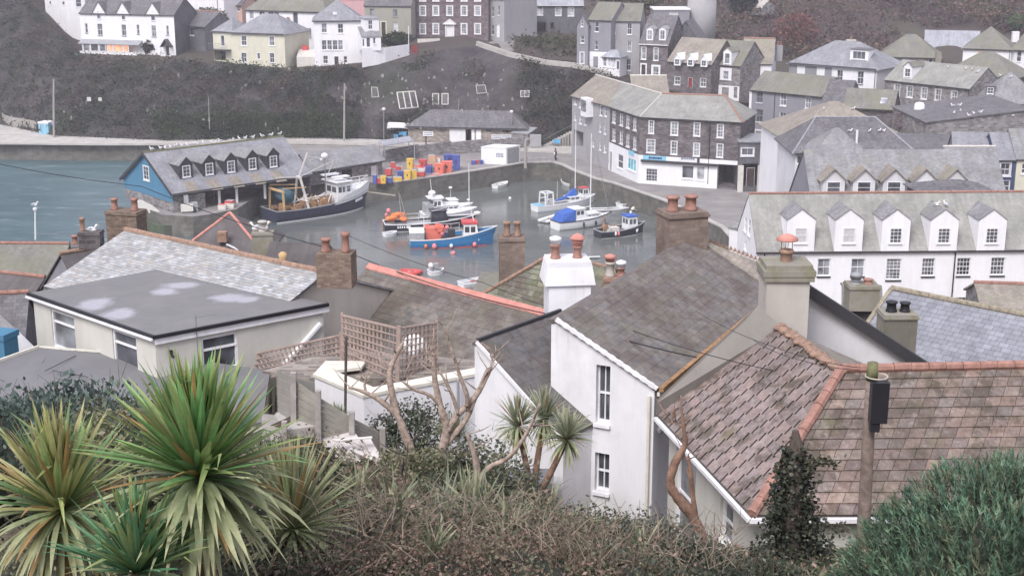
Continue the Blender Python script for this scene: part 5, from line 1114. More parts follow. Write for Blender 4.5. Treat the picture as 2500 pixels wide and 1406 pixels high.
# container
t = thing('storage_container', PZ(1236, 402, 3.5), 'white storage container with grey door standing on the quay', 'container')
p0, p1, p2 = PZ(1175, 400, 3.5), PZ(1236, 403, 3.5), PZ(1270, 396, 3.5); q = p0+(p2-p1); hh = 2.35
m = MB(); m.hexa([p0, p1, p2, q]+[x+Z*hh for x in (p0, p1, p2, q)]); m.build('body', 'hull_white', t, t.location)
m = MB(); c = (p0+p1+p2+q)/4; m.slab([c+(x-c)*1.03+Z*(hh+.08) for x in (p0, p1, p2, q)], .1); m.build('roof', 'trim_white', t, t.location)
m = MB(); a = p1.lerp(p2, .08); b = p1.lerp(p2, .9); o = Vector((-(p2-p1).y, (p2-p1).x, 0)).normalized()*-.04
if o.y > 0: o = -o
m.poly([a+o+Z*.1, b+o+Z*.1, b+o+Z*(hh-.15), a+o+Z*(hh-.15)]); m.build('door', 'trim_grey', t, t.location)
m = MB(); dd = (p1-p0).normalized(); 
for r_ in range(3):
    for k in range(5): m.obox(p0.lerp(p1, .62+.06*k)+Z*(1.55-.2*r_)+Vector((dd.y, -dd.x, 0))*.03, dd*.07, Vector((dd.y, -dd.x, 0))*.01, Z*.05)
m.build('lettering', 'sign_ink', t, t.location)
# fish tubs and crates: x0 y0 x1 y1 ground-row material kind label
def tub(x0, y0, x1, y1, yg, mat, kind, label, grp='coloured fish tubs and crates stacked on the quay'):
    p = PZ((x0+x1)/2, yg, 3.5); ppm = F/((p-CAM).dot(FWD)); wd = (x1-x0)/ppm; z = 3.5+(yg-y1)/ppm; hh = max(.25, (y1-y0)/ppm-wd*.16); p.z = z; rz = R.uniform(-.25, .25)
    t = thing('fish_tub' if kind == 't' else 'fish_crate', p, label, 'tub' if kind == 't' else 'crate', grp, rz); m = MB(); d = min(wd, 1.2)*.9
    if kind == 't': 
        b = wd*.42; c = d*.42; B_ = wd*.5; C_ = d*.5
        m.hexa([(-b, -c, 0), (b, -c, 0), (b, c, 0), (-b, c, 0), (-B_, -C_, hh), (B_, -C_, hh), (B_, C_, hh), (-B_, C_, hh)]); m.build('body', mat, t)
        m = MB(); m.box((0, 0, hh-.02), wd*1.08, d*1.08, .09); m.build('rim', mat, t)
        m = MB(); m.box((0, -d*.5, hh*.5), wd*.16, .05, hh*.2); m.build('handle', 'trim_dark', t)
    else:
        n = max(1, int(hh/.28)); m.box((0, 0, 0), wd*.94, d*.94, hh)
        for i in range(n): m.box((0, 0, hh*(i+.8)/n-.04), wd, d, .07)
        m.build('body', mat, t); m = MB(); m.box((0, 0, hh+.002), wd*.84, d*.84, .03); m.build('contents', 'deck_grey' if mat != 'plastic_white' else 'plastic_red', t)
for a in [(911, 426, 920, 449, 449, 'plastic_blue', 'c', 'dark blue crate at the left end of the coloured row'),
 (920, 433, 931, 448, 448, 'plastic_red', 'c', 'red crate between the dark blue crate and the orange tub'), (930, 429, 943, 448, 448, 'plastic_yellow', 't', 'orange yellow tub near the trawler bow'),
 (944, 431, 958, 446, 446, 'plastic_blue', 'c', 'blue crate right of the leftmost yellow tub'), (961, 429, 981, 442, 443, 'plastic_yellow', 'c', 'low yellow and white crates at the quay edge'),
 (970, 416, 986, 438, 438, 'plastic_blue', 't', 'violet blue tub below the small red and peach crates'), (967, 404, 978, 416, 432, 'plastic_red', 'c', 'small red crate on the stack left of centre'), (977, 404, 984, 414, 431, 'plastic_peach', 'c', 'small peach crate beside the small red crate'),
 (987, 415, 1003, 440, 440, 'plastic_yellow', 't', 'round looking yellow tub with a wide rim in front'), (1004, 413, 1017, 438, 438, 'plastic_yellow', 'c', 'narrow bright yellow stack beside the wide rimmed tub'),
 (994, 386, 1010, 412, 424, 'plastic_yellow', 't', 'tall yellow tub in the back row'), (1019, 416, 1038, 430, 434, 'plastic_red', 'c', 'red crate with white edge at the quay edge'), (1022, 407, 1038, 416, 430, 'plastic_white', 'c', 'white crate lying on the red crates'),
 (1013, 399, 1027, 408, 424, 'plastic_coral', 'c', 'coral crate above the white crate'), (1024, 388, 1042, 407, 420, 'plastic_red', 't', 'red tub left of the peach stack'), (1041, 398, 1055, 405, 420, 'plastic_red', 'c', 'flat red crate on top of the violet tub'),
 (1040, 404, 1055, 423, 423, 'plastic_blue', 't', 'violet tub between the red and coral tubs'), (1046, 376, 1063, 403, 414, 'plastic_peach', 'c', 'tall peach stack of crates in the back row'), (1062, 382, 1077, 403, 412, 'plastic_white', 'c', 'cream white stack of crates behind the coral tub'),
 (1063, 397, 1086, 425, 425, 'plastic_coral', 't', 'large coral tub in front of the white stack'), (1079, 391, 1104, 422, 422, 'plastic_coral', 't', 'largest coral tub beside the blue tubs'), (1084, 375, 1106, 397, 412, 'plastic_blue', 't', 'broad blue tub behind the largest coral tub'),
 (1106, 377, 1123, 415, 415, 'plastic_blue', 't', 'tall blue tub at the right end of the main row'), (1054, 423, 1074, 429, 429, 'plastic_coral', 'c', 'flat coral crate lying at the quay edge'),
 (941, 409, 957, 427, 430, 'plastic_red', 'c', 'dark red crate stack behind the blue crate'), (954, 394, 966, 410, 424, 'plastic_red', 'c', 'red stack under the canopy end'), (1151, 390, 1161, 402, 402, 'plastic_blue', 'c', 'small blue crate left of the white container'),
 (1161, 389, 1169, 400, 400, 'plastic_red', 'c', 'small red crate left of the white container'), (1170, 391, 1179, 401, 401, 'plastic_blue', 't', 'small teal tub touching the white container')]: tub(*a)
for a in [(533, 496, 552, 511, 511, 'plastic_white', 'c', 'white crate at the open front of the fish market'), (549, 491, 572, 507, 507, 'plastic_white', 'c', 'white and red crate on the fish market floor edge'), (552, 487, 573, 494, 507, 'plastic_red', 'c', 'red lid on top of the white crate in the fish market')]: tub(*a, grp='crates in the fish market')
t = thing('forklift', PZ(466, 517, 3.5), 'small forklift like machine parked under the left end of the market roof', 'forklift'); p = t.location.copy(); m = MB(); m.box(p, 1.6, 1.1, 1.1, .3); m.box(p+Vector((-.5, 0, 1.1)), .5, .9, .9, .3); m.build('body', 'deck_grey', t, p)
m = MB(); m.box(p+Vector((-.3, -.6, .2)), 1.4, .6, .8, .3); m.build('load', 'plastic_white', t, p)
for dx in (-.5, .5): m = MB(); m.tube([p+Vector((dx, -.65, .3)), p+Vector((dx, -.5, .3))], .3, 10); m.build('wheel', 'black_plastic', t, p)
# blue barrels, boat on shore by the toilets
for i, (x, y, w_) in enumerate(((968, 344, 11), (979, 343, 9), (989, 344, 9))): tub(x-w_/2, 322 if i else 328, x+w_/2, y, y, 'sky_blue', 't', ('blue drum under the upturned dinghy', 'middle blue drum beside the toilet block', 'blue drum touching the toilet block wall')[i], 'blue drums left of the toilet block')
# timber fence and beach hut
t = thing('timber_fence', PZ(8, 305, 3.8), 'long grey vertical board fence along the harbour road at far left', 'fence'); m = MB(); FP = [(8, 304, 277), (30, 311, 282), (60, 316, 288), (92, 322, 296)]
for (x, y, yt), (x2, y2, yt2) in zip(FP, FP[1:]):
    a, b = PZ(x, y, 3.8), PZ(x2, y2, 3.8); k = 9
    for i in range(k):
        p = a.lerp(b, (i+.5)/k); m.obox(p+Z*.85, (b-a)/k*.46, Vector((0, .03, 0)), Z*(.85+R.uniform(-.03, .03)))
m.build('boards', 'timber_grey', t, t.location); m = MB()
for (x, y, yt) in FP: m.bar(PZ(x, y, 3.8)+Vector((0, .1, 0)), PZ(x, y, 3.8)+Vector((0, .1, 1.9)), .14)
m.build('fence_posts', 'timber_grey', t, t.location)
h = rect('beach_hut', 'light blue painted flat roofed hut at the end of the board fence', (93, 300), (117, 301), 222, 2.5, 3.7, mat='light_blue', roof='flat', rise=.1, rmat='trim_white', over=.08, gut=None); h.door(0, (98, 304, 110, 325), 'light_blue', .05); h.finish()
h = rect('store', 'blue grey hut joined to the right side of the light blue hut', (118, 302), (133, 303), 222.5, 2.5, 3.7, mat='sky_blue', roof='flat', rise=.1, rmat='lead', over=.05, gut=None); h.finish()
def pole(name, px, y0, y1, z, r, mat, label, cat='pole', lamp=False, top=None, lean=0):
    p = PZ(px, y1, z); q = PY(px+lean, y0, p.y); t = thing(name, p, label, cat); m = MB(); m.tube([p-Z*.5, p.lerp(q, .5), q], [r, r*.9, r*.75], 8); m.build('post', mat, t, p)
    if lamp: m = MB(); m.lathe(q, [(.06, 0), (.22, .05), (.28, .3), (.05, .42)], 10); m.build('lamp_head', 'hull_white', t, p)
    return t, p, q
pole('timber_pole', 131, 194, 328, 4.3, .17, 'timber_grey', 'tall weathered timber pole behind the light blue hut')
pole('timber_pole', 840, 204, 338, 4.4, .16, 'timber_grey', 'tall pole with red and white band against the green cliff foot', lean=1)
pole('thin_pole', 511, 237, 307, 6, .06, 'timber_grey', 'thin pale pole standing in the brown cliff scrub', lean=-2)
pole('lamp_post', 937, 270, 372, 3.6, .09, 'steel', 'grey lamp post between the market extension and the cliff', 'lamp post', True)
pole('lamp_post', 1249, 276, 345, 4.2, .09, 'steel', 'grey lamp post in front of the toilet block', 'lamp post', True)
pole('thin_pole', 1118, 240, 282, 7.5, .05, 'timber_grey', 'thin tilted stake standing above the toilet block roof', lean=3)
pole('waste_post', 1040, 333, 363, 3.9, .12, 'trim_dark', 'short dark post with bin on the harbour road', 'bin')
t, p, q = pole('street_lamp', 86, 515, 585, 1.0, .10, 'hull_white', 'tall white pole standing by the left shore with a gull on top', 'lamp post', True)
# gibbet crane
t, p, q = pole('quay_crane', 1283, 340, 402, 3.5, .22, 'timber_grey', 'weathered timber crane post at the right end of the container', 'crane')
m = MB(); m.bar(q, q+Vector((1.2, 0, .1)), .25); m.bar(p+Z*1.5, q+Vector((.9, 0, 0)), .16); m.build('jib', 'timber_grey', t, p)
# handrail at harbour corner
t = thing('quay_railing', PZ(1300, 399, 3.55), 'thin grey railing along the far corner of the inner harbour', 'railing'); m = MB(); RP = [(1288, 400), (1300, 399), (1318, 397.5), (1335, 397), (1350, 397.5)]; P_ = [PZ(a, b, 3.6) for a, b in RP]
for p in P_: m.bar(p, p+Z*1.05, .06)
m.build('posts', 'steel', t, t.location); m = MB()
for a, b in zip(P_, P_[1:]): m.bar(a+Z*1.05, b+Z*1.05, .05); m.bar(a+Z*.55, b+Z*.55, .04)
m.build('rails', 'steel', t, t.location)
# steps and netting below the cliff
t = thing('stone_steps', PZ(1330, 360, 3.6), 'flight of stone steps climbing right to the harbour building passage', 'steps'); m = MB()
for i in range(11): p = PZ(1328, 360, 3.6)+Vector((i*.42, .1, 0)); m.hexa([p, p+Vector((.6, 0, 0)), p+Vector((.6, 1.5, 0)), p+Vector((0, 1.5, 0)), p+Z*(.22*(i+1)), p+Vector((.6, 0, .22*(i+1))), p+Vector((.6, 1.5, .22*(i+1))), p+Vector((0, 1.5, .22*(i+1)))])
m.build('treads', 'concrete', t, t.location); m = MB(); p = PZ(1328, 360, 3.6); m.bar(p+Vector((0, -.05, 1.2)), p+Vector((4.6, -.05, 3.6)), .05); m.build('handrail', 'steel', t, t.location)
t = thing('notice_board', PZ(1359, 362, 3.6), 'blue notice board standing in front of the stone steps', 'sign'); p = t.location.copy(); m = MB(); m.box(p+Z*.7, .95, .06, .65); m.build('board', 'sky_blue', t, p); m = MB(); m.bar(p-Vector((.35, 0, 0)), p+Vector((-.35, 0, .7)), .06); m.bar(p+Vector((.35, 0, 0)), p+Vector((.35, 0, .7)), .06); m.build('posts', 'steel', t, p)
m = MB(); a, b = PY(1285, 325, 213), PY(1395, 345, 212)
for i in range(13): p = a.lerp(b, i/12); m.bar(p-Z*1.4, p+Z*.1, .03)
for j in range(7): m.bar(a-Z*.22*j, b-Z*.22*j, .03)
tag(m.build('net_screen', 'net_green'), 'dark green netting fence behind the stone steps', 'netting')
# ------------------------------------------------------------ boats
def boat(name, label, cat, st, bw, z=0, beam=None, L=None):
    a, b = PZ(st[0], st[1], WL), PZ(bw[0], bw[1], WL); c = (a+b)/2; L = L or (b-a).length; t = thing(name, c, label, cat, None, atan2((b-a).y, (b-a).x)); return t, L
def hull(t, L, B, fs, fm, fb, mat, tw=.8, rake=.12, name='hull', N=16, dz=0, deck='deck_grey', sink=.12, band=None, strake='trim_white', full=.45):
    def hb(q):
        return B/2*((tw+(1-tw)*sin(min(q/full, 1)*pi/2)) if q < full else max(.0, 1-((q-full)/(1-full))**2.3))
    def sh(q): return fs*(1-q)**2+2*fm*q*(1-q)+fb*q*q
    m = MB(); rows = []
    for i in range(N+1):
        q = i/N; x = -L/2+L*q; b = hb(q); s = sh(q); r = rake*L*max(0, q-.55)/.45
        sec = [(x-r*.9, 0, -.45), (x-r*.5, b*.62, -.35), (x-r*.1, b*.86, 0), (x+r*.35*0, b*.95, s*.5), (x+r*.45, b, s)]
        rows.append(sec)
    for sg in (1, -1):
        vs = [(p[0], p[1]*sg, p[2]) for r in rows for p in r]; m.raw(vs, [(i*5+j, (i+1)*5+j, (i+1)*5+j+1, i*5+j+1) for i in range(N) for j in range(4)])
    s0 = rows[0]; m.poly([(p[0], p[1], p[2]) for p in s0]+[(p[0], -p[1], p[2]) for p in reversed(s0[1:])]); m.build(name, mat, t, None, True)
    m = MB(); 
    for i in range(N): 
        a, b = rows[i][4], rows[i+1][4]; m.poly([(a[0], a[1]*.97, a[2]-sink), (b[0], b[1]*.97, b[2]-sink), (b[0], -b[1]*.97, b[2]-sink), (a[0], -a[1]*.97, a[2]-sink)])
    m.build('deck', deck, t)
    m = MB()
    for sg in (1, -1):
        for i in range(N): a, b = rows[i][4], rows[i+1][4]; m.bar((a[0], a[1]*sg, a[2]), (b[0], b[1]*sg, b[2]), .09, .1)
    m.bar((rows[0][4][0], -rows[0][4][1], rows[0][4][2]), (rows[0][4][0], rows[0][4][1], rows[0][4][2]), .09, .1); m.build('gunwale', strake, t)
    if band:
        m = MB()
        for sg in (1, -1):
            for i in range(N): a, b = rows[i], rows[i+1]; m.poly([(a[2][0], a[2][1]*sg*1.012, .02), (b[2][0], b[2][1]*sg*1.012, .02), (b[2][0], b[2][1]*sg*1.02+.0, .14), (a[2][0], a[2][1]*sg*1.02, .14)])
        m.build('waterline_stripe', band, t)
    return hb, sh, rows
def cabin(t, x0, x1, w, z0, hh, mat='hull_white', slope=.25, name='wheelhouse', roofm=None, wins=3, rh=.08, wz=(.5, .85)):
    m = MB(); y = w/2; k = slope*hh; vs = [(x0, -y, z0), (x1, -y, z0), (x1, y, z0), (x0, y, z0), (x0+k*.2, -y*.93, z0+hh), (x1-k, -y*.93, z0+hh), (x1-k, y*.93, z0+hh), (x0+k*.2, y*.93, z0+hh)]; m.hexa(vs); c = m.build(name, mat, t)
    m = MB(); m.box(((x0+x1-k)/2, 0, z0+hh), x1-x0+.15-k*.6, w*1.04, rh); m.build('cabin_roof', roofm or mat, t)
    m = MB(); za, zb = z0+hh*wz[0], z0+hh*wz[1]
    for sg in (-1, 1):
        for i in range(wins):
            a = lerp(x0+.12, x1-k*.9-.1, (i+.1)/wins); b = lerp(x0+.12, x1-k*.9-.1, (i+.88)/wins); yy = sg*(y*.955+.012); m.poly([(a, yy, za), (b, yy, za), (b, yy*.985, zb), (a, yy*.985, zb)])
    for (p, q) in ((-.85, -.08), (.08, .85)):
        xf = lambda z: x1-k*(z-z0)/hh+.015
        m.poly([(xf(za), y*p*.93, za), (xf(za), y*q*.93, za), (xf(zb), y*q*.9, zb), (xf(zb), y*p*.9, zb)]); m.poly([(x0+.01, y*p*.9, za), (x0+.01, y*q*.9, za), (x0+.02, y*q*.88, zb), (x0+.02, y*p*.88, zb)])
    m.build('window', 'glass_dark', c); return c
def mast(t, x, z0, z1, r=.05, mat='hull_white', y=0, x2=None, name='mast'):
    m = MB(); m.tube([(x, y, z0), (x2 if x2 is not None else x, y, z1)], [r, r*.6], 6); m.build(name, mat, t)
def rail(t, pts, hh, mat='hull_white', name='guard_rail', r=.035):
    m = MB()
    for p in pts: m.bar(p, (p[0], p[1], p[2]+hh), r)
    for a, b in zip(pts, pts[1:]): m.bar((a[0], a[1], a[2]+hh), (b[0], b[1], b[2]+hh), r*1.1); m.bar((a[0], a[1], a[2]+hh*.5), (b[0], b[1], b[2]+hh*.5), r*.9)
    m.build(name, mat, t)
# trawler
t, L = boat('trawler', 'large navy hulled trawler with white bow and tan gantries moored at the fish market', 'fishing boat', (658, 541), (893, 505))
hb, sh, rows = hull(t, L, 4.9, 1.55, 1.2, 2.3, 'navy', .85, .07, deck='deck_dark', sink=.7, band='hull_white', strake='deck_grey')
m = MB(); N = 16
for sg in (1, -1):
    for i in range(9, N): a, b = rows[i][4], rows[i+1][4]; e = interp([(9, .0), (11, .7), (16, 1.15)], i); e2 = interp([(9, .0), (11, .7), (16, 1.15)], i+1); m.poly([(a[0], a[1]*sg, a[2]-.25), (b[0], b[1]*sg, b[2]-.25), (b[0]+.25, b[1]*sg*1.04, b[2]+e2), (a[0]+.15, a[1]*sg*1.04, a[2]+e)])
for i in range(12, N): a, b = rows[i][4], rows[i+1][4]; m.poly([(a[0], a[1], a[2]+.55), (b[0], b[1], b[2]+.7), (b[0], -b[1], b[2]+.7), (a[0], -a[1], a[2]+.55)])
m.build('whaleback', 'hull_white', t)
cabin(t, L*.14, L*.31, 2.9, 1.2, 2.6, wins=3, wz=(.55, .82), slope=.12); m = MB(); m.box((L*.2, 0, 3.95), 2.4, 3.6, .12); m.box((L*.17, .9, 4.6), 2.2, .9, .16); m.box((L*.2, -.9, 4.5), 2.2, .9, .16)
for x in (.12, .24): m.bar((L*x, .5, 4.0), (L*x, .8, 4.7), .06); m.bar((L*x, -.5, 4.0), (L*x, -.8, 4.6), .06)
m.build('top_deck', 'hull_white', t)
rail(t, [(rows[i][4][0], rows[i][4][1]*.95, rows[i][4][2]+.95) for i in range(11, 17)]+[(rows[i][4][0], -rows[i][4][1]*.95, rows[i][4][2]+.95) for i in range(16, 10, -1)], .85, r=.05)
mast(t, L*.08, 2.5, 7.2, .09, 'steel'); m = MB(); m.blob((L*.08, 0, 7.3), .45, .45, .38, 12, 8); m.box((L*.08, .6, 6.6), .5, .3, .3); m.build('radar_dome', 'hull_white', t, None, True)
m = MB(); gx = -L*.17
m.bar((gx, -1.9, .8), (gx-.3, -.35, 5.0), .22); m.bar((gx, 1.9, .8), (gx-.3, .35, 5.0), .22); m.bar((gx-.3, -.5, 5.0), (gx-.3, .5, 5.0), .3); m.bar((gx-.3, 0, 5.0), (gx+1.1, 0, 8.0), .14); m.bar((gx+1.1, 0, 7.5), (gx+4.9, 0, 6.6), .1); m.bar((gx-.3, 0, 5.0), (gx+4.9, 0, 6.6), .08); m.bar((gx-.3, 0, 5.05), (gx-3.5, 0, 5.3), .13); m.bar((gx+4.9, 0, 6.6), (L*.08, 0, 4.2), .07)
m.build('derrick', 'pale_stone', t)
m = MB(); g2 = -L*.42
for y in (-1.8, 1.8): m.bar((g2, y, .8), (g2, y*.9, 3.8), .2)
m.bar((g2, -1.8, 3.8), (g2, 1.8, 3.8), .25); m.bar((g2, 1.6, 4.2), (gx, 1.2, 3.9), .12); m.bar((g2, -1.6, 4.2), (gx, -1.2, 3.9), .12); m.build('stern_gantry', 'mustard', t)
m = MB(); m.tube([(-L*.34, -1.0, 3.0), (-L*.34, 1.0, 3.0)], .85, 14); m.build('net_drum', 'drum_teal', t, None, True)
m = MB()
for i in range(34): m.obox((R.uniform(-L*.42, L*.1), R.uniform(-1.8, 1.8), R.uniform(.8, 2.0)), Vector((R.uniform(.1, .5), 0, 0)), Vector((0, R.uniform(.1, .4), 0)), Z*R.uniform(.1, .6))
m.build('winch_gear', 'rust', t); m = MB()
for i in range(14): x = R.uniform(-L*.4, L*.08); m.bar((x, R.choice((-1.9, 1.9)), .8), (x+R.uniform(-.6, .6), R.uniform(-1.5, 1.5), R.uniform(2, 3.3)), .1)
m.build('gear_frames', 'mustard', t); m = MB()
for i in range(16): x = R.uniform(-L*.4, L*.1); m.bar((x, R.uniform(-1.8, 1.8), R.uniform(1, 2.4)), (x+R.uniform(.5, 2), R.uniform(-1.8, 1.8), R.uniform(1.0, 2.8)), .09)
m.build('spars', 'hull_white', t)
m = MB()
for k in range(5): q = .80+.022*k; i = q*16; r_ = rows[int(i)][4]; m.obox((-L/2+L*q+.35, -(hb(q)*.985+.05), sh(q)-.55), Vector((.1, .02, 0)), Vector((0, .02, 0)), Z*.16)
m.build('hull_lettering', 'hull_white', t)
m = MB(); m.bar((L*.5, .1, 2.0), (L*.5+3.8, -1.2, 1.2), .12); m.build('bow_warp', 'rope', t)
# blue fishing boat
t, L = boat('fishing_boat', 'bright blue hulled fishing boat with red topped white wheelhouse', 'fishing boat', (1003, 601), (1203, 596)); L *= 1.02
hb, sh, rows = hull(t, L, 3.4, 1.0, .85, 2.15, 'hull_blue', .85, .1, deck='deck_dark', sink=.45, band='red_paint', strake='hull_white')
cabin(t, L*.13, L*.32, 2.0, .7, 1.9, slope=.15, wins=2, roofm='red_paint', rh=.22)
m = MB(); m.box((-L*.42, 0, .5), 1.6, 2.7, 1.25); m.box((-L*.3, .8, .5), .9, 1.2, 1.0); m.build('stern_box', 'deck_grey', t)
m = MB(); m.box((-L*.42, 0, 1.76), 1.7, 2.8, .12); m.build('stern_box_lid', 'hull_white', t)
m = MB(); m.box((-L*.2, .6, .5), 2.1, 1.5, 1.6)
for i in range(16): m.obox((-L*.2+R.uniform(-1, 1), .6+R.uniform(-.8, .8), 1.6+R.uniform(0, .7)), Vector((.28, 0, 0)), Vector((0, .2, 0)), Z*.14)
m.build('fish_boxes', 'plastic_coral', t); m = MB(); m.tube([(-L*.1, -1.2, 1.0), (-L*.1, -.7, 1.0)], .35, 12); m.box((0, .4, .5), .8, .6, 1.3); m.build('hauler', 'trim_dark', t)
mast(t, -L*.33, .5, 3.3, .06); mast(t, L*.27, 2.6, 5.2, .07, x2=L*.2); m = MB(); m.bar((L*.2, 0, 5.0), (L*.2-4.2, 0, 4.0), .04); m.blob((L*.31, .5, 3.6), .4, .4, .2, 12, 6); m.blob((L*.2, -.2, 5.3), .2, .2, .1, 8, 4); m.build('aerials', 'hull_white', t)
rail(t, [(-L*.13, 1.4, 1.2), (0, 1.4, 1.2), (L*.1, 1.3, 1.3)], 1.0)
for (x, s_, mt) in ((-.22, .28, 'buoy_pink'), (-.32, .2, 'orange'), (-.02, .2, 'hull_white'), (.26, .24, 'buoy_pink')): m = MB(); q = x+.5; m.blob((x*L, -(hb(q)+s_*.7), .35), s_, s_, s_*1.2, 10, 6); m.build('fender', mt, t, None, True)
m = MB(); m.blob((-L*.05, .8, 1.9), .25, .25, .3, 10, 6); m.blob((-L*.12, -.2, 1.4), .2, .2, .25, 10, 6); m.build('buoys', 'buoy_pink', t, None, True)
# dark hull boat behind
t, L = boat('fishing_boat', 'dark hulled workboat with orange nets at its stern lying behind the blue boat', 'fishing boat', (938, 562), (1155, 553))
hb, sh, rows = hull(t, L, 3.3, .95, .75, 1.5, 'dark_hull', .85, .1, deck='deck_grey', sink=.35, band='hull_white')
m = MB()
for i in range(9): m.blob((-L*.42+R.uniform(-.3, 1.6), R.uniform(-1, 1), 1.2+R.uniform(-.1, .5)), .55, .45, .3, 8, 5, None, R.uniform(0, 3), .25)
m.build('nets', 'orange', t, None, True); mast(t, -L*.3, .8, 4.6, .07, 'timber_grey', x2=-L*.33); mast(t, -L*.24, .8, 4.4, .06, 'timber_grey', x2=-L*.32)
rail(t, [(-L*.25, 1.3, .7), (-L*.1, 1.4, .7), (0, 1.4, .7), (L*.1, 1.4, .75)], .9); rail(t, [(-L*.25, -1.3, .7), (-L*.1, -1.4, .7), (0, -1.4, .7)], .6)
cabin(t, L*.02, L*.22, 1.8, .7, 1.5, mat='dark_hull', wins=2); m = MB(); m.blob((-L*.44, .8, 2.2), .27, .27, .3, 10, 6); m.blob((-L*.46, 1.3, 1.6), .2, .2, .22, 10, 6); m.build('buoys', 'buoy_pink', t, None, True)
m = MB(); 
for k in range(4): m.obox((-L*.36+.26*k, -(hb(.15)*.97+.04), .6), Vector((.08, 0, 0)), Vector((0, .02, 0)), Z*.13)
m.obox((-L*.36+1.25, -(hb(.2)*.97+.04), .62), Vector((.25, 0, 0)), Vector((0, .02, 0)), Z*.18); m.build('hull_lettering', 'hull_white', t)
t, L = boat('tender', 'small white tender lying under the stern of the dark hulled workboat', 'dinghy', (938, 578), (968, 574)); hull(t, L, 1.2, .4, .35, .5, 'hull_white', .8, .05, sink=.1); m = MB(); m.box((0, 0, .2), .3, 1.0, .1); m.build('thwart', 'timber_grey', t)
# white motor cruiser
t, L = boat('motor_cruiser', 'white and grey motor cruiser with flying bridge rafted behind the workboats', 'motor boat', (1030, 540), (1158, 532))
hb, sh, rows = hull(t, L, 2.9, 1.0, .95, 1.35, 'hull_white', .85, .12, sink=.05, deck='hull_white')
cabin(t, -L*.22, L*.28, 2.1, 1.0, .95, slope=.9, wins=4, name='cabin', wz=(.3, .8)); cabin(t, -L*.32, -L*.05, 1.9, 1.0, 1.8, slope=.4, wins=2)
m = MB(); m.box((-L*.25, 0, 2.9), 2.0, 1.8, .08); m.box((-L*.33, 0, 2.95), .2, 1.6, .5); m.blob((-L*.3, 0, 3.5), .45, .45, .3, 12, 6); m.build('flying_bridge', 'hull_white', t); m = MB(); m.box((-L*.38, 0, 1), 1.0, 2.0, 1.2); m.build('cockpit_cover', 'deck_grey', t)
mast(t, -L*.3, 2.9, 5.2, .05, x2=-L*.33); mast(t, L*.05, 1.9, 3.9, .03); m = MB(); m.blob((L*.05, 0, 4.0), .25, .25, .15, 8, 4); m.build('radar', 'hull_white', t)
t, L = boat('motor_boat', 'low white sports cruiser half hidden behind the flying bridge cruiser', 'motor boat', (1060, 522), (1150, 516)); hull(t, L, 2.4, .8, .75, 1.1, 'hull_white', .85, .12, deck='hull_white', sink=.05); cabin(t, -L*.1, L*.25, 1.7, .8, .9, slope=1.0, wins=3, name='cabin'); mast(t, L*.45, .9, 6.2, .06, 'hull_white'); 
# white yacht with blue cover
t, L = boat('sailing_yacht', 'white motor sailer with blue cockpit cover and tall mast', 'yacht', (1357, 560), (1486, 543)); L *= 1.03
hb, sh, rows = hull(t, L, 2.8, 1.0, .95, 1.35, 'hull_white', .8, .1, deck='hull_white', sink=.06, band='dark_hull', strake='trim_dark')
cabin(t, -L*.2, L*.02, 1.9, .95, 1.35, slope=.35, wins=2, name='wheelhouse'); cabin(t, L*.02, L*.3, 1.6, 1.0, .5, slope=.8, wins=3, name='coachroof', wz=(.35, .75))
m = MB(); m.hexa([(-L*.48, -1.1, .95), (-L*.22, -1.1, .95), (-L*.22, 1.1, .95), (-L*.48, 1.1, .95), (-L*.42, -.8, 1.9), (-L*.2, -.95, 2.3), (-L*.2, .95, 2.3), (-L*.42, .8, 1.9)]); m.build('cockpit_cover', 'cover_blue', t)
mast(t, L*.14, 1.4, 11.2, .08); mast(t, L*.14, 2.3, 2.35, .06, x2=-L*.1, name='boom'); m = MB()
for q in ((L*.5, 0, 1.5), (-L*.48, 0, 1.2), (L*.1, 1.3, 1.1), (L*.1, -1.3, 1.1)): m.bar(q, (L*.14, 0, 11), .012)
m.build('rigging', 'steel', t)
for x in (-.1, .13, .33): m = MB(); m.blob((x*L, -(hb(x+.5)+.1), .5), .12, .12, .35, 8, 6); m.build('fender', 'black_plastic', t, None, True)
rail(t, [(rows[i][4][0], -rows[i][4][1]*.9, rows[i][4][2]) for i in range(10, 17, 2)], .55, 'steel', r=.02)
# boat with furled blue sail cover behind
t, L = boat('sailing_boat', 'pale blue open sailing boat with furled blue sail and framed canopy', 'yacht', (1306, 516), (1440, 500)); L *= 1.02
hb, sh, rows = hull(t, L, 2.5, .75, .7, 1.15, 'hull_white', .75, .1, deck='deck_grey', sink=.1, band='sky_blue')
m = MB(); m.box((-L*.44, 0, .75), 1.0, 1.7, .12); m.box((-L*.48, 0, .25), .3, 1.5, .5); m.build('stern_locker', 'light_blue', t); m = MB()
for x in (-.36, -.22):
    for y in (-.8, .8): m.bar((x*L, y, .7), (x*L, y*.8, 2.3), .13)
    m.bar((x*L, -.64, 2.3), (x*L, .64, 2.3), .15)
for y in (-.72, .72): m.bar((-.36*L, y*.9, 2.3), (-.22*L, y*.9, 2.3), .14); m.bar((-.36*L, y, 1.5), (-.22*L, y, 1.5), .12)
m.build('canopy_frame', 'hull_white', t); mast(t, L*.22, .8, 11.0, .07); mast(t, -L*.1, .8, 3.6, .03)
m = MB(); m.tube([(-L*.12, 0, 1.0), (L*.05, 0, 1.35), (L*.17, 0, 2.0)], [.14, .26, .3], 8); m.hexa([(L*.1, -.5, 1.0), (L*.24, -.5, 1.0), (L*.24, .5, 1.0), (L*.1, .5, 1.0), (L*.17, -.1, 2.4), (L*.22, -.1, 2.4), (L*.22, .1, 2.4), (L*.17, .1, 2.4)]); m.build('sail_cover', 'cover_blue', t, None, False)
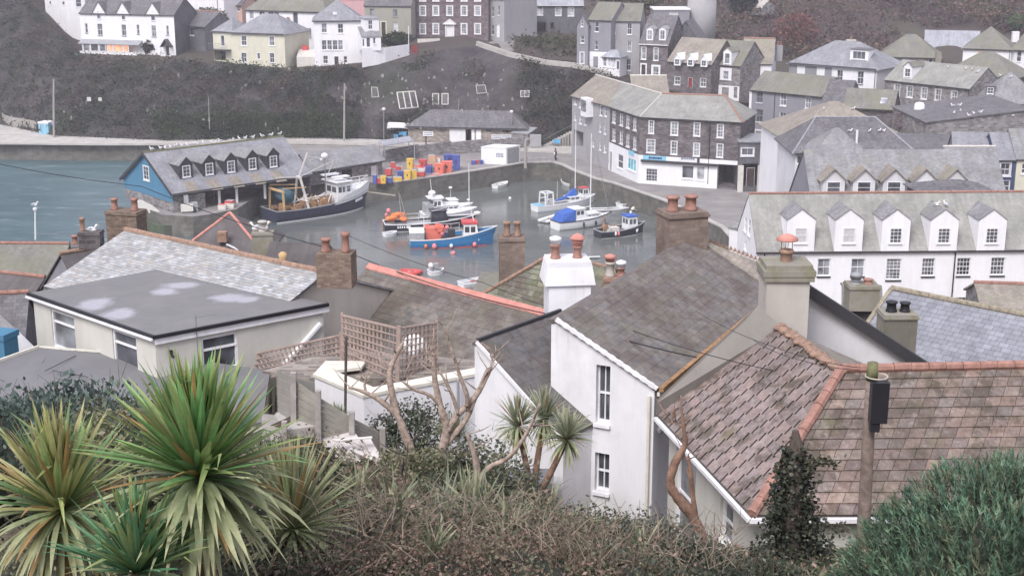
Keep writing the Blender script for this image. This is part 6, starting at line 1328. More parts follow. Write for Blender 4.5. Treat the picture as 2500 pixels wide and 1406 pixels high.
cabin(t, L*.08, L*.3, 1.4, .8, .6, slope=.6, wins=2, name='cuddy'); m = MB(); m.bar((-L*.2, .2, 1.0), (L*.1, .2, 1.2), .1); m.bar((-L*.2, -.4, 1.0), (L*.05, -.4, 1.05), .08); m.build('oars', 'plastic_white', t)
t, L = boat('fishing_boat', 'small white and red topped launch half hidden behind the furled sail boat', 'fishing boat', (1395, 498), (1450, 492)); hull(t, L, 1.8, .7, .65, 1.0, 'hull_white', .8, .1); cabin(t, -L*.1, L*.25, 1.2, .6, 1.4, wins=2, roofm='red_paint')
# dark boat, blue roof
t, L = boat('fishing_boat', 'small black hulled fishing boat with blue roofed white wheelhouse', 'fishing boat', (1460, 580), (1568, 568)); L *= 1.03
hb, sh, rows = hull(t, L, 2.5, .85, .7, 1.35, 'dark_hull', .8, .08, deck='deck_dark', sink=.3, band='hull_white', strake='deck_grey')
cabin(t, L*.1, L*.32, 1.6, .5, 1.7, wins=2, roofm='cover_blue', slope=.1, rh=.16); m = MB(); m.box((-L*.12, .3, .5), 1.1, .8, .5); m.box((-L*.3, -.2, .5), .5, .6, .8); m.build('fish_boxes', 'plastic_white', t)
mast(t, -L*.36, .6, 2.8, .08, 'rust'); m = MB(); m.bar((-L*.42, -.6, .6), (-L*.36, 0, 2.2), .12); m.tube([(-L*.35, -.5, 1.2), (-L*.35, .2, 1.2)], .3, 10); m.bar((-L*.36, .5, 1.3), (L*.05, .7, 1.0), .06); m.build('net_hauler', 'rust', t); m = MB(); m.blob((L*.22, 0, 2.6), .16, .16, .2, 8, 5); m.build('lamp', 'hull_white', t)
for (x, s_, mt) in ((-.22, .14, 'hull_white'), (-.16, .15, 'buoy_pink'), (.27, .12, 'hull_white')): m = MB(); m.blob((x*L, -(hb(x+.5)+.1), .55), s_, s_, s_*2, 8, 6); m.build('fender', mt, t, None, True)
# tenders
def dinghy(st, bw, label, mat='hull_white', B=1.4, inner='plastic_white', tube=False, name='dinghy'):
    t, L = boat(name, label, 'dinghy', st, bw)
    if tube:
        P_ = [(-L/2, B*.38, .25), (0, B*.42, .25), (L*.3, B*.32, .3), (L*.48, 0, .38), (L*.3, -B*.32, .3), (0, -B*.42, .25), (-L/2, -B*.38, .25)]; m = MB(); m.tube(P_, .2, 8); m.build('tube', mat, t, None, True); m = MB(); m.poly([(p[0], p[1], .12) for p in P_]); m.build('floor', inner, t)
    else: hull(t, L, B, .42, .38, .55, mat, .75, .08, deck=inner, sink=.22, strake=mat)
    m = MB(); m.box((-L*.1, 0, .22), .25, B*.8, .06); m.box((L*.2, 0, .26), .22, B*.6, .06); m.build('thwart', 'timber_grey', t)
    return t, L
dinghy((1208, 460), (1238, 452), 'white dinghy moored alone below the quay wall'); dinghy((1408, 458), (1372, 447), 'cream dinghy with dark outboard near the far harbour corner', inner='cream_cap', B=1.7)
dinghy((1512, 505), (1552, 498), 'grey white open boat rafted beside the round inflatable', B=1.8, inner='deck_grey'); dinghy((1557, 517), (1582, 500), 'small pale inflatable with red inside near the right quay wall', 'plastic_white', 2.0, 'deck_grey', True)
t, L = dinghy((1516, 500), (1548, 492), 'darker grey tender lying behind the open boat by the right quay', 'deck_grey', 1.5, 'deck_dark')
dinghy((1325, 545), (1375, 530), 'white inflatable tender lying under the yacht stern', 'hull_white', 1.5, 'deck_grey', True)
dinghy((975, 668), (1030, 672), 'red inflatable boat showing behind the pink ridged roof', 'red_paint', 1.6, 'plastic_white', True)
t, L = dinghy((1125, 700), (1205, 688), 'white boat with red gunwale partly hidden by the pink ridged roof', 'hull_white', 1.9, 'deck_grey'); m = MB(); m.box((0, -.4, .5), L*.5, .1, .1); m.build('red_strake', 'red_paint', t)
t, L = boat('motor_boat', 'small white rigid boat with pale tubes at the near quay', 'motor boat', (1048, 672), (1082, 668)); hull(t, L, 1.4, .5, .45, .6, 'hull_white', .8, .1); m = MB(); m.box((0, 0, .3), .5, .5, .9); m.build('console', 'deck_grey', t); m = MB(); m.blob((-.6, 0, 1.0), .3, .3, .35, 8, 6); m.build('seat', 'hull_white', t)
t = thing('pontoon_plank', PZ(1445, 631, WL), 'pair of white planks floating between the near chimneys', 'plank'); p = t.location.copy(); m = MB(); m.bar(p+Vector((-1, .1, .12)), p+Vector((.9, .25, .12)), .3, .1); m.bar(p+Vector((-.3, -.2, .2)), p+Vector((.9, .1, .2)), .2, .1); m.build('boards', 'hull_white', t, p)
m = MB(); m.blob(PZ(1245, 484, WL+.1), .2, .2, .2, 10, 6); tag(m.build('mooring_buoy', 'hull_white', None, None, True), 'tiny white mooring buoy floating alone below the quay', 'buoy')
m = MB(); m.blob(PZ(1107, 618, WL+.1), .24, .24, .26, 10, 6); tag(m.build('mooring_buoy', 'buoy_pink', None, None, True), 'pink mooring buoy floating in front of the blue fishing boat', 'buoy')
# timber fender posts on quay faces
k = 0
for (x, y0, y1) in ((1612, 480, 500), (1488, 455, 492)):
    p = PZ(x, y1, 0); m = MB(); m.tube([p-Z, p+Z*3.2], .16, 8); tag(m.build('mooring_post', 'timber_grey'), ('mooring post against the right quay wall by the grey tender', 'mooring post at the bend of the right quay wall')[k], 'post'); k += 1
t = thing('sailing_boat', PZ(1487, 520, WL), 'thin tilted mast rising from a low grey hull beside the right quay', 'yacht'); m = MB(); m.tube([(0, 0, 0), (-1.6, 0, 7.5)], [.06, .03], 6); m.build('mast', 'steel', t); hull(t, 4.5, 1.5, .5, .45, .7, 'deck_grey')
# person
def person(p, rz, label, sc=1):
    t = thing('person', p, label, 'person', None, rz); me = bpy.data.meshes.new('body')
    J = [(0, 0, .95), (0, 0, 1.2), (.01, 0, 1.42), (.02, 0, 1.52), (.04, 0, 1.66), (0, .09, .9), (.1, .1, .5), (.02, .1, .07), (.14, .1, .03), (0, -.09, .9), (-.08, -.1, .5), (-.28, -.1, .12), (-.17, -.1, .04), (0, .19, 1.38), (-.06, .24, 1.1), (.06, .23, .86), (0, -.19, 1.38), (.07, -.24, 1.1), (.2, -.22, .9)]
    E = [(0, 1), (1, 2), (2, 3), (3, 4), (0, 5), (5, 6), (6, 7), (7, 8), (0, 9), (9, 10), (10, 11), (11, 12), (2, 13), (13, 14), (14, 15), (2, 16), (16, 17), (17, 18)]
    rr = [.15, .14, .15, .055, .1, .09, .06, .04, .035, .09, .06, .04, .035, .055, .04, .035, .055, .04, .035]
    me.from_pydata(J, E, []); o = bpy.data.objects.new('body', me); COL.objects.link(o); o.parent = t; sk = o.modifiers.new('s', 'SKIN'); 
    if not me.skin_vertices: 
        bpy.context.view_layer.objects.active = o
        with bpy.context.temp_override(object=o, active_object=o): bpy.ops.mesh.customdata_skin_add()
    for v, r in zip(me.skin_vertices[0].data, rr): v.radius = (r, r)
    me.skin_vertices[0].data[0].use_root = True; o.modifiers.new('d', 'SUBSURF').levels = 1; me.materials.append(MAT['skin'])
    m = MB(); m.tube([(0, 0, .72), (0, 0, .95), (0, 0, 1.2), (.01, 0, 1.42), (.01, 0, 1.5)], [.2, .19, .18, .19, .08], 10)
    for q in ([(0, .19, 1.4), (-.06, .25, 1.1), (.05, .24, .92)], [(0, -.19, 1.4), (.07, -.25, 1.1), (.18, -.22, .95)]): m.tube(q, [.075, .06, .05], 8)
    m.build('jacket', 'cloth_black', t, None, True); m = MB(); m.tube([(.1, 0, .85), (.12, 0, 1.05), (.13, 0, 1.3)], [.12, .14, .1], 10); m.build('white_top', 'cloth_white', t, None, True)
    m = MB()
    for q in ([(0, .09, .92), (.1, .1, .5), (.02, .1, .1)], [(0, -.09, .92), (-.08, -.1, .5), (-.27, -.1, .14)]): m.tube(q, [.11, .085, .07], 8)
    m.build('trousers', 'cloth_black', t, None, True); m = MB(); m.blob((.02, 0, 1.7), .12, .12, .13, 10, 6); m.tube([(-.03, 0, 1.68), (-.08, 0, 1.5)], [.1, .06], 8); m.build('hair', 'hair_dark', t, None, True); return t
person(PZ(1356, 393, 3.5), radians(200), 'walking person in black jacket and white top on the quay corner')
# ------------------------------------------------------------ near roofs
def ground_hit(px, py, dz=0):
    d = ray(px, py); t = 5
    while t < 160:
        p = CAM+d*t
        if p.z < zn(p.x, p.y)+dz: return p
        t += .08
    return p
def fit(r1, r2, zr, tgt):   # run and drop that bring the near eave corner under pixel tgt
    A = PZ(r1[0], r1[1], zr); B = PZ(r2[0], r2[1], zr); u = (B-A); u.z = 0; u.normalize(); p = PPL(tgt[0], tgt[1], A, u); d = p-A
    return sqrt(d.x**2+d.y**2), -d.z
# far left roofs
h = ridgehouse('cottage', 'green mossed roof with red ridge at the left edge by the shore', (-160, 597), (166, 599), 17, 5.0, 2.9, 8, 'stone_grey', 'slate_moss', ridge='terracotta')
h.chimney(172, 598, 192, 625, 86, mat='stone_grey', pots=((-.1, .55, .2),)); h.finish()
h = ridgehouse('cottage', 'dark slate roof with faded red ridge below the green mossed roof at left', (-160, 652), (107, 681), 18.5, 4.2, 2.9, 10, 'stone_dark', 'felt_dark', ridge='terracotta'); h.finish()
h = ridgehouse('cottage', 'dark slated cottage with short red ridge above the blue shed at left', (-160, 728), (66, 719), 20.2, 3.6, 3.2, 15, 'slate_wall', 'slate_dark', ridge='terracotta'); h.finish()
h = ridgehouse('cottage', 'narrow grey slate roof wedge left of the pale slate roof', (152, 624), (262, 606), 20.5, 4.4, 3.6, 15, 'grey_render', 'felt_dark', ridge='pot_brown')
h.chimney(255, 518, 345, 600, 66, d=1.0, rz=-.25, mat='brick_brown', pots=((-.33, .55, .17, 'terracotta'), (.28, .6, .17, 'terracotta')), label='wide brick stack with two plain red pots')
h.chimney(188, 568, 244, 610, 70, mat='stone_dark', d=.8, pots=((-.35, .7, .14, 'pot_brown'), )); h.finish()
# pale slate roof behind the flat roof
r1, r2, zr = (312, 569), (790, 672), 24.6; rn_, dp_ = 3.4, 1.3
h = ridgehouse('slate_house', 'cottage with pale weathered riven slate roof and brick end chimney', r1, r2, zr, rn_*1.25, dp_*1.25, 18, 'lichen_render', 'slate_grey', roof=False, over=0)
a, b, c, d = h.cor; m = MB(); m.slab([a-Z*.03, b-Z*.03, c-Z*.03, d-Z*.03], .08); h.b(m, 'roof_boarding', 'slate_dark')
m = tiles(a, b, c, d, .27, .155, 'tile_pale', (.40, .405, .41), .14, .02, .5, .02, jz=.012, pal=[(.34, .345, .35), (.37, .375, .38), (.36, .355, .345), (.42, .425, .43), (.32, .32, .315)]); h.b(m, 'roof', 'tile_pale')
h.ridge(d, c, 'pot_brown', .13)
h.chimney(770, 622, 864, 705, 49.6, d=.9, rz=-.12, mat='brick_brown', cap=False, pots=((-.27, .5, .17, 'terracotta', 'r'), (.26, .75, .15, 'terracotta', '')), label='thick brown brick stack at the right gable')
h.finish()
# flat roofed extension
FL, FF, FR, FB = PZ(68, 716, 24), PZ(376, 822, 24), PZ(802, 742, 24), PZ(392, 656, 24); cen = (FL+FF+FR+FB)/4
h = House('flat_roof_extension', 'cream rendered extension with large grey felt flat roof holding rain puddles', 'house', (FF.x, FF.y, 20))
ins = lambda p: Vector((lerp(p.x, cen.x, .035), lerp(p.y, cen.y, .035), 23.75))
w1 = h.wall([ins(FL), ins(FF)], 19.5, 'cream_old'); w2 = h.wall([ins(FF), ins(FR)], 19.5, 'cream_old'); h.wall([ins(FR), ins(FB), ins(FL)], 19.5, 'cream_old')
h.win(w1, (128, 766, 183, 856), (1, 1), d=.1, fw=.07, pane='glass_grey'); h.win(w1, (277, 814, 334, 905), (1, 1), d=.1, fw=.07); h.win(w2, (494, 818, 581, 905), (1, 1), d=.1, fw=.07)
for wi, x0, x1, y in ((w1, 132, 180, 792), (w1, 281, 331, 842), (w2, 498, 578, 848)):
    m = MB(); a0 = h.hit(wi, x0, y)[0]; a1 = h.hit(wi, x1, y)[0]; zz = h.hit(wi, (x0+x1)/2, y)[1]; m.obox(h.P(wi, (a0+a1)/2, zz, -.05), h.W[wi]['u']*abs(a1-a0)/2, h.W[wi]['n']*.03, Z*.04); h.b(m, 'transom', 'trim_white')
m = MB(); m.slab([FL, FF, FR, FB], .1); h.b(m, 'roof', 'flat_roof_wet')
m = MB(); e = Z*.06
for a, b in ((FL, FF), (FF, FR)): m.bar(a-Z*.02, b-Z*.02, .1, .12)
h.b(m, 'roof_edge', 'black_plastic'); m = MB(); m.bar(FF-Z*.2+Vector((.0, .07, 0)), FR-Z*.2+Vector((.0, .07, 0)), .05, .22); m.bar(FL-Z*.17+Vector((.03, .07, 0)), FF-Z*.17+Vector((.03, .07, 0)), .05, .12); h.b(m, 'fascia', 'trim_white')
h.gutter(FL-Z*.02+Vector((-.06, -.06, 0)), FF+Vector((-.06, -.06, 0)), 'trim_white', .04, dz=-.1)
m = MB(); p = h.P(w2, h.hit(w2, 478, 850)[0], 21.8, .15); m.tube([p, p+Z*2.7], .02, 6); m.bar(p+Z*2.6, p+Z*2.65+Vector((.6, .3, 0)), .02); h.b(m, 'aerial', 'steel')
for (x, y) in ((415, 862), ): p = h.P(w2, h.hit(w2, x, y)[0], h.hit(w2, x, y)[1], .08); m = MB(); m.box(p, .12, .12, .12); m.tube([p, p+Vector((.1, -.1, -.1))], .05, 8); h.b(m, 'wall_lamp', 'black_plastic')
m = MB(); a = PZ(795, 752, 23.4); m.bar(h.P(w2, h.hit(w2, 780, 790)[0], 23.3, .08), h.P(w2, h.hit(w2, 690, 865)[0], 22.0, .08), .16, .1); h.b(m, 'sloping_capping', 'trim_white'); h.finish()
# grey low roof in front
h = House('low_outbuilding', 'low outbuilding with broad plain grey felt roof behind the palms', 'outbuilding', PZ(300, 960, 22.4)); G = [PZ(-90, 915, 22.5), PZ(95, 849, 22.6), PZ(520, 884, 22.6), PZ(660, 905, 22.4), PZ(640, 1030, 22.0), PZ(-90, 1075, 22.0)]
h.wall([G[5], G[4]], 19, 'cream_old'); h.wall([G[4], G[3]], 19, 'cream_old'); h.wall([G[5], G[0], G[1]], 19, 'cream_old'); h.roof(G, 'felt_roof', .15); m = MB(); m.bar(G[0]+Z*.05, G[1]+Z*.05, .08, .1); m.bar(G[1]+Z*.05, G[2]+Z*.05, .05, .06); h.b(m, 'roof_trim', 'cream_cap'); m = MB(); m.bar(PZ(130, 905, 22.57), PZ(215, 920, 22.55), .02, .02); m.bar(PZ(110, 905, 22.57), PZ(185, 868, 22.6), .02, .02); h.b(m, 'felt_seam', 'trim_dark'); h.finish()
h = rect('garden_shed', 'blue painted shed cropped by the left edge beside the grey felt roof', (-90, 815), (8, 826), 50, .8, 20, mat='blue_paint', roof='flat', rise=.1, rmat='blue_paint', over=.05, gut=None); h.finish()
m = MB(); a, b, c = PY(-60, 725, 53), PY(40, 815, 52.5), PY(88, 862, 52); v_ = Vector((0, .3, 0))
for p_, q_ in ((a, b), (b, c)): m.hexa([Vector((p_.x, p_.y, 20)), Vector((q_.x, q_.y, 20)), Vector((q_.x, q_.y, 20))+v_, Vector((p_.x, p_.y, 20))+v_, p_, q_, q_+v_, p_+v_]); tag(m.build('boundary_wall', 'white_old'), 'white wall with sloping top just behind the blue shed at left', 'wall')
# middle distance between harbour and near roofs
h = rect('cottage', 'small roof with pink hip tiles and a squat pot beside the water', (440, 616), (640, 618), 92, 6, 8, mat='stone_grey', roof='hip', rise=2.0, rmat='felt_dark', inset=3.2, ridge='terracotta_pink')
h.chimney(528, 568, 552, 592, 92, mat='pot_brown', d=.6); P0, n_ = h.planes[0]; m = MB(); c = PPL(575, 606, P0, n_); m.bar(c+n_*.05+Vector((-.6, 0, .25)), c+n_*.05+Vector((.5, 0, -.3)), .25, .06); h.b(m, 'skylight', 'trim_white'); h.chimney(610, 570, 665, 660, 88, d=1.2, rz=.1, mat='mossy_render', cap=True, pots=((0, .7, .28, 'lichen_render'), ), label='pale cement stack with gulls on top')
h.finish()
h = rect('cottage', 'low brown roof with cluttered pots just behind the pale slate ridge', (640, 676), (775, 680), 66, 4, 10, mat='stone_grey', roof='gable', rise=1.2, rmat='felt_dark')
for x, y, mt in ((682, 640, 'terracotta_pink'), (690, 618, 'mustard'), (730, 655, 'cream_cap'), (716, 640, 'trim_dark')): p = PY(x, y, 66); m = MB(); m.lathe(p-Z*.5, [(.2, 0), (.17, .25), (.22, .45), (.1, .55)], 10); h.b(m, 'chimney_pot', mt, None, True)
h.finish()
h = rect('cottage', 'hidden cottage carrying the tall brown twin pot chimney over the harbour', (1150, 735), (1330, 745), 74, 6, 8, mat='stone_grey', roof='gable', rise=.8, rmat='slate_moss')
h.chimney(1216, 583, 1283, 730, 72, d=1.2, rz=.05, mat='stack_brown', pots=((-.18, .8, .19, 'pot_brown'), (.2, .8, .19, 'pot_brown')), label='tall brown stack with two tall brown pots'); h.finish()
# pink ridge roof
r1, r2, zr = (906, 654), (1334, 768), 23.6
h = ridgehouse('cottage', 'brown slate cottage roof with long pale pink ridge in the centre', r1, r2, zr, 4.6, 3.1, 17, 'cream_old', 'slate_old', roof=False, over=.1)
a, b, c, d = h.cor; m = MB(); m.slab([a-Z*.03, b-Z*.03, c-Z*.03, d-Z*.03], .08); h.b(m, 'roof_boarding', 'felt_dark')
m = tiles(a, b, c, d, .45, .3, 'tile_dark', (.17, .155, .14), .16, .012, .5, .012, jz=.005, gap=.006); h.b(m, 'roof', 'tile_dark')
m = MB(); n__ = 15
for i in range(n__): p, q = d.lerp(c, i/n__), d.lerp(c, (i+.985)/n__); m.slab([p-h.n*.22-Z*.08, q-h.n*.22-Z*.08, q+Z*.08, p+Z*.08], .05); m.slab([p+h.n*.22-Z*.08, q+h.n*.22-Z*.08, q+Z*.08, p+Z*.08], .05)
h.b(m, 'ridge_tiles', 'terracotta_pink'); h.finish()
# mossy hip roof
h = House('cottage', 'cottage with olive mossed hipped tile roof behind the white chimney', 'house', PZ(1345, 622, 15)); q = [PZ(1172, 722, 19.2), PZ(1560, 812, 19.2), PZ(1500, 655, 21.4), PZ(1345, 622, 21.6)]
m = MB(); m.slab([x-Z*.03 for x in q], .1); h.b(m, 'roof_boarding', 'felt_dark'); m = tiles(q[0], q[1], q[2], q[3], .4, .3, 'tile_dark', (.19, .19, .13), .25, .015, .5, .015, jz=.006, pal=[(.2, .2, .15), (.17, .175, .12), (.21, .22, .17)]); h.b(m, 'roof', 'tile_dark')
bk = [q[0]+Vector((4, 7, 0)), q[1]+Vector((2, 8, 0))]; h.roof([bk[1], bk[0], q[3], q[2]], 'slate_moss'); h.roof([bk[0], q[0], q[3]], 'slate_moss'); h.ridge(q[0], q[3], 'pot_brown', .1); h.ridge(q[3], q[2], 'pot_brown', .1); h.wall([q[0]-Z*.1, q[1]-Z*.1], 12, 'cream_old')
h.chimney(1474, 680, 1534, 712, 58, d=.8, mat='pot_brown', pots=((-.22, .65, .2, 'lichen_render', 'lr'), (.22, .4, .19, 'terracotta', 'lw'))); h.finish()
# left dark roof house, lower than the big one
r1, r2, zr = (1168, 842), (1366, 770), 25.55; rn_, dp_ = fit(r1, r2, zr, (1300, 990))
h = ridgehouse('terraced_house', 'white roughcast house with plain dark slate roof left of the big white house', r1, r2, zr, rn_*1.55, dp_*1.55, 18.5, 'white_near', 'slate_old', roof=False, over=.05, verge=.05, runb=.15, dropb=.05)
a, b, c, d = h.cor; m = MB(); m.slab([a-Z*.02, b-Z*.02, c-Z*.02, d-Z*.02], .08); h.b(m, 'roof_boarding', 'felt_dark'); m = tiles(a, b, c, d, .5, .3, 'tile_dark', (.135, .128, .128), .07, .008, .5, .008, jz=.003, gap=.004); h.b(m, 'roof', 'tile_dark')
m = MB(); m.bar(a-h.u*.04, d-h.u*.04, .06, .1); h.b(m, 'verge', 'trim_white'); m = MB(); m.bar(d+Z*.04, c+Z*.04, .1, .1); h.b(m, 'ridge_flashing', 'trim_dark')
h.chimney(1331, 640, 1443, 800, 45.5, d=1.2, rz=.12, mat='white_near', cap=False, pots=((-.27, .5, .165, 'terracotta', 'lw'), (.22, .42, .16, 'terracotta', 'lcr')), label='white rendered stack with a flared top')
m = MB(); p = PY(1387, 645, 45.5); sz = abs(PY(1443, 640, 45.5).x-PY(1331, 640, 45.5).x); B0 = Vector((p.x, 46.1, p.z-.72)); ux, uy = Vector((cos(.12), sin(.12), 0)), Vector((-sin(.12), cos(.12), 0)); k1, k2 = .56, .48
m.hexa([B0+ux*sz*k1*sx+uy*.7*sy for sx, sy in ((-1, -1), (1, -1), (1, 1), (-1, 1))]+[B0+Z*.72+ux*sz*k2*sx+uy*.58*sy for sx, sy in ((-1, -1), (1, -1), (1, 1), (-1, 1))]); h.b(m, 'flared_top', 'white_near'); h.finish()
# big white house
r1, r2, zr = (1361, 787), (1690, 588), 26.35; rn_, dp_ = fit(r1, r2, zr, (1598, 950))
h = ridgehouse('house', 'large white rendered house with mossy dark tiled roof in the foreground', r1, r2, zr, rn_, dp_, 18.0, 'white_near', 'slate_old', roof=False, over=.12, verge=.06, runb=.2, dropb=.05)
a, b, c, d = h.cor; m = MB(); m.slab([a-Z*.02, b-Z*.02, c-Z*.02, d-Z*.02], .1); h.b(m, 'roof_boarding', 'felt_dark')
m = tiles(a, b, c, d, .33, .3, 'tile_dark', (.18, .165, .155), .08, .011, .5, .009, jz=.006, gap=.004, pal=[(.185, .17, .16), (.19, .178, .165), (.175, .16, .155)]); h.b(m, 'roof', 'tile_dark')
m = MB(); 
for i in range(26): m.bar(a.lerp(d, i/26)-h.u*.03, a.lerp(d, (i+1)/26)-h.u*.03+Z*.0, .1, .09+.03*(i % 2))
h.b(m, 'verge', 'trim_white'); h.gutter(a-h.n*.1+Z*.0, b-h.n*.1, 'rust', .07, dz=-.02); m = MB(); m.bar(a-h.n*.02-Z*.17, b-h.n*.02-Z*.17, .08, .12); h.b(m, 'fascia', 'cream_cap')
gw = 3
for b_ in ((1455, 892, 1489, 1034), (1452, 1106, 1487, 1200)): h.win(gw, b_, (2, 2), d=.22, fw=.05, pane='glass_dark', bw=.03)
nn = (b-a).cross(d-a).normalized(); nn = nn if nn.z > 0 else -nn
m = MB(); w3 = h.W[3]; q_ = h.P(3, w3['L']-.12, a.z-.25, .09); m.tube([q_, q_-Z*6.2], .05, 8); h.b(m, 'drainpipe', 'cream_cap')
# brown slope and crested ridge beyond the far verge
t1, t2 = PZ(1700, 578, zr+.1), PZ(1872, 642, zr+.1); v1, v2 = c+Z*.06, PPL(1874, 702, a, nn)+Z*.06; dz_ = Vector((0, 1.0, -.2))
m = MB(); m.slab([v1, v2, PY(1874, 650, v2.y+1.0), PY(1698, 582, v1.y+.8)], .1); h.b(m, 'verge_roof', 'slate_tan'); m = MB(); p1_, p2_ = PY(1735, 592, v1.y+.85), PY(1874, 646, v2.y+1.0)
for i in range(15): q = p1_.lerp(p2_, i/14); m.raw([q+Vector((-.09, 0, 0)), q+Vector((.09, 0, 0)), q+Vector((0, 0, .17)), q+Vector((0, .05, 0))], [(0, 1, 2), (1, 3, 2), (3, 0, 2)])
h.b(m, 'crested_ridge', 'pot_brown')
h.chimney(1616, 522, 1726, 690, 49.3, d=1.2, rz=.3, mat='stack_brown', pots=((-.24, .55, .22, 'terracotta'), (.2, .55, .23, 'terracotta')), label='broad brown stack with two stout red pots'); h.finish()
# side extension strip with chimney between the houses
h = House('chimney_house', 'white gabled house with dark barge board and broad lichened end chimney', 'house', PY(1980, 720, 41.5)); YW = 41.5
A1, B1 = PY(1900, 668, YW), PY(2256, 900, YW); w_ = h.wall([A1, B1], 20, 'white_old'); m = MB(); m.bar(PY(1972, 708, YW-.15), PY(2262, 897, YW-.15), .3, .32); h.b(m, 'barge_board', 'trim_dark')
h.roof([A1+Z*.1, B1+Z*.1+Vector((0, 0, 0)), B1+Vector((.6, 2.5, -.6)), A1+Vector((.6, 2.5, -.6))], 'slate_dark', .12)
cm = h.chimney(1868, 665, 1982, 835, 39.4, d=1.1, rz=.03, mat='lichen_render', cap=False, pots=((.02, .55, .2, 'pot_brown', 'cr'),), label='broad lichen stained stack with wire cowl under a red cap')
m = MB(); p = PY(1926, 688, 39.4); wz = abs(PY(1982, 665, 39.4).x-PY(1868, 665, 39.4).x); bz = Vector((p.x, 39.95, p.z))
for i, (k, hh) in enumerate(((.54, .16), (.56, .14), (.5, .12))): m.obox(bz+Z*(.1+.15*i), Vector((wz*k, 0, 0)), Vector((0, .6*k*2, 0)), Z*.085)
h.b(m, 'stack_cap', 'mossy_render'); h.finish()
# blue slate roof right
r1, r2, zr = (2182, 712), (2620, 800), 22
h = ridgehouse('house', 'cottage with blue grey slate roof and yellow lichened ridge at the right', r1, r2, zr, 7.0, 4.4, 14, 'lichen_render', 'slate_blue', roof=True, over=.1)
h.ridge(h.cor[3], h.cor[2], 'lichen_ridge', .14); m = MB(); m.bar(h.cor[3], h.cor[0], .18, .12); h.b(m, 'verge', 'lichen_ridge')
h.chimney(2157, 770, 2245, 900, 50, d=1.1, mat='mossy_render', pots=((-.18, .4, .2, 'black_plastic'), (.2, .36, .19, 'black_plastic')), label='mossy cement stack with two black pots'); h.finish()
h = rect('cottage', 'low cottage carrying the mossy twin lidded chimney before the hotel', (2060, 752), (2150, 757), 72, 5, 10, mat='stone_grey', roof='gable', rise=.6, rmat='slate_moss'); h.chimney(2073, 700, 2152, 760, 70, d=1.3, mat='mossy_render', pots=((-.2, .2, .25, 'lead', 'l'), (.18, .25, .25, 'terracotta', '')), label='stubby mossed stack'); h.finish()
h = rect('cottage', 'strip of red ridged roof at the right edge before the hotel', (2400, 760), (2600, 766), 80, 5, 8, mat='stone_grey', roof='gable', rise=1.0, rmat='slate_tan', ridge='terracotta'); h.finish()
# tiled bungalow, bottom right
zE, zK = 24.1, 26.5; eL, c0, eR = PZ(1606, 1012, zE), PZ(1836, 1258, zE), PZ(2640, 1255, zE); KL, K, KR = PZ(1904, 797, zK), PZ(2054, 905, zK), PZ(2640, 893, zK)
h = House('tiled_house', 'cream house with brown lichened concrete tile roof in the right foreground', 'house', (c0.x, c0.y, 19))
m = MB(); m.slab([eL-Z*.05, c0-Z*.05, K-Z*.05, KL-Z*.05], .08); m.slab([c0-Z*.05, eR-Z*.05, KR-Z*.05, K-Z*.05], .08); h.b(m, 'roof_boarding', 'felt_dark')
pal = [(.24, .18, .155), (.215, .165, .145), (.2, .16, .145), (.26, .2, .165), (.18, .145, .13), (.22, .185, .165)]
m = tiles(c0, eR, KR, K, .40, .345, 'tile_brown', pal[0], .2, .035, .5, .035, jz=.012, gap=.012, pal=pal); h.b(m, 'roof', 'tile_brown')
pal2 = [(.27, .215, .205), (.25, .205, .195), (.285, .23, .215), (.24, .195, .185)]
m = tiles(eL, c0, K, KL, .5, .3, 'tile_brown', pal2[0], .1, .016, 0, .004, jz=.004, gap=.075, pal=pal2); h.b(m, 'roof', 'tile_brown')
u1_ = (c0-eL).normalized(); n1_ = Vector((0, 1, 0)); i1 = eL+Vector((.35, 0, -.15)); i2 = c0+Vector((.35, .35, -.15)); i3 = eR+Vector((0, .35, -.15))
w1 = h.wall([i1, i2], 17, 'cream_old'); w2 = h.wall([i2, i3], 17, 'cream_old')
h.roof([KL, K, K+Vector((4, 0.5, -2.2)), KL+Vector((3.5, 3, -2.2))], 'slate_tan', .1); h.roof([K, KR, KR+Vector((0, 3.4, -2.3)), K+Vector((3.5, 3.4, -2.3))], 'slate_tan', .1)
h.ridge(c0+Z*.03, K+Z*.03, 'terracotta', .14); h.ridge(K+Z*.04, KR+Z*.04, 'terracotta', .13); m = MB()
for i in range(30): q = K.lerp(KL, i/29); m.blob(q+Z*.0+Vector((R.uniform(-.06, .06), 0, 0)), .17, .2, R.uniform(.07, .12), 7, 5, None, R.uniform(0, 3), .2)
h.b(m, 'mortar_ridge', 'pot_brown', None, True)
h.gutter(eL+Vector((-.07, -.05, 0)), c0+Vector((-.07, -.07, 0)), 'trim_white', .055, dz=-.1); h.gutter(c0+Vector((-.07, -.07, 0)), eR+Vector((0, -.07, 0)), 'trim_white', .06, dz=-.1)
h.win(w1, (1648, 1105, 1697, 1330), (1, 2), d=.12, fw=.09, name='glazed_door'); h.win(w1, (1757, 1226, 1789, 1330), (1, 2), d=.14, fw=.07); m = MB(); m.tube([i2+Vector((.1, -.08, 0)), i2+Vector((.1, -.08, -6))], .05, 8); h.b(m, 'drainpipe', 'trim_white')
for px, y0 in ((1618, 1050), ): a_, z_ = h.hit(w1, px, y0); m = MB(); m.blob(h.P(w1, a_, z_, .08), .1, .06, .12, 10, 6); h.b(m, 'wall_lamp', 'trim_grey', None, True)
h.finish()
h = House('side_lean_to', 'narrow lean to wall strip between the big white house and the tiled house', 'outbuilding', eL); q = [eL+Vector((-.05, .02, .02)), KL+Vector((0, 0, .02)), KL+Vector((-.6, .3, .55)), PZ(1604, 975, zE+.5)]
h.finish() if False else None
m = MB(); m.slab(q, .1); h.b(m, 'roof_flashing', 'cement_grey')
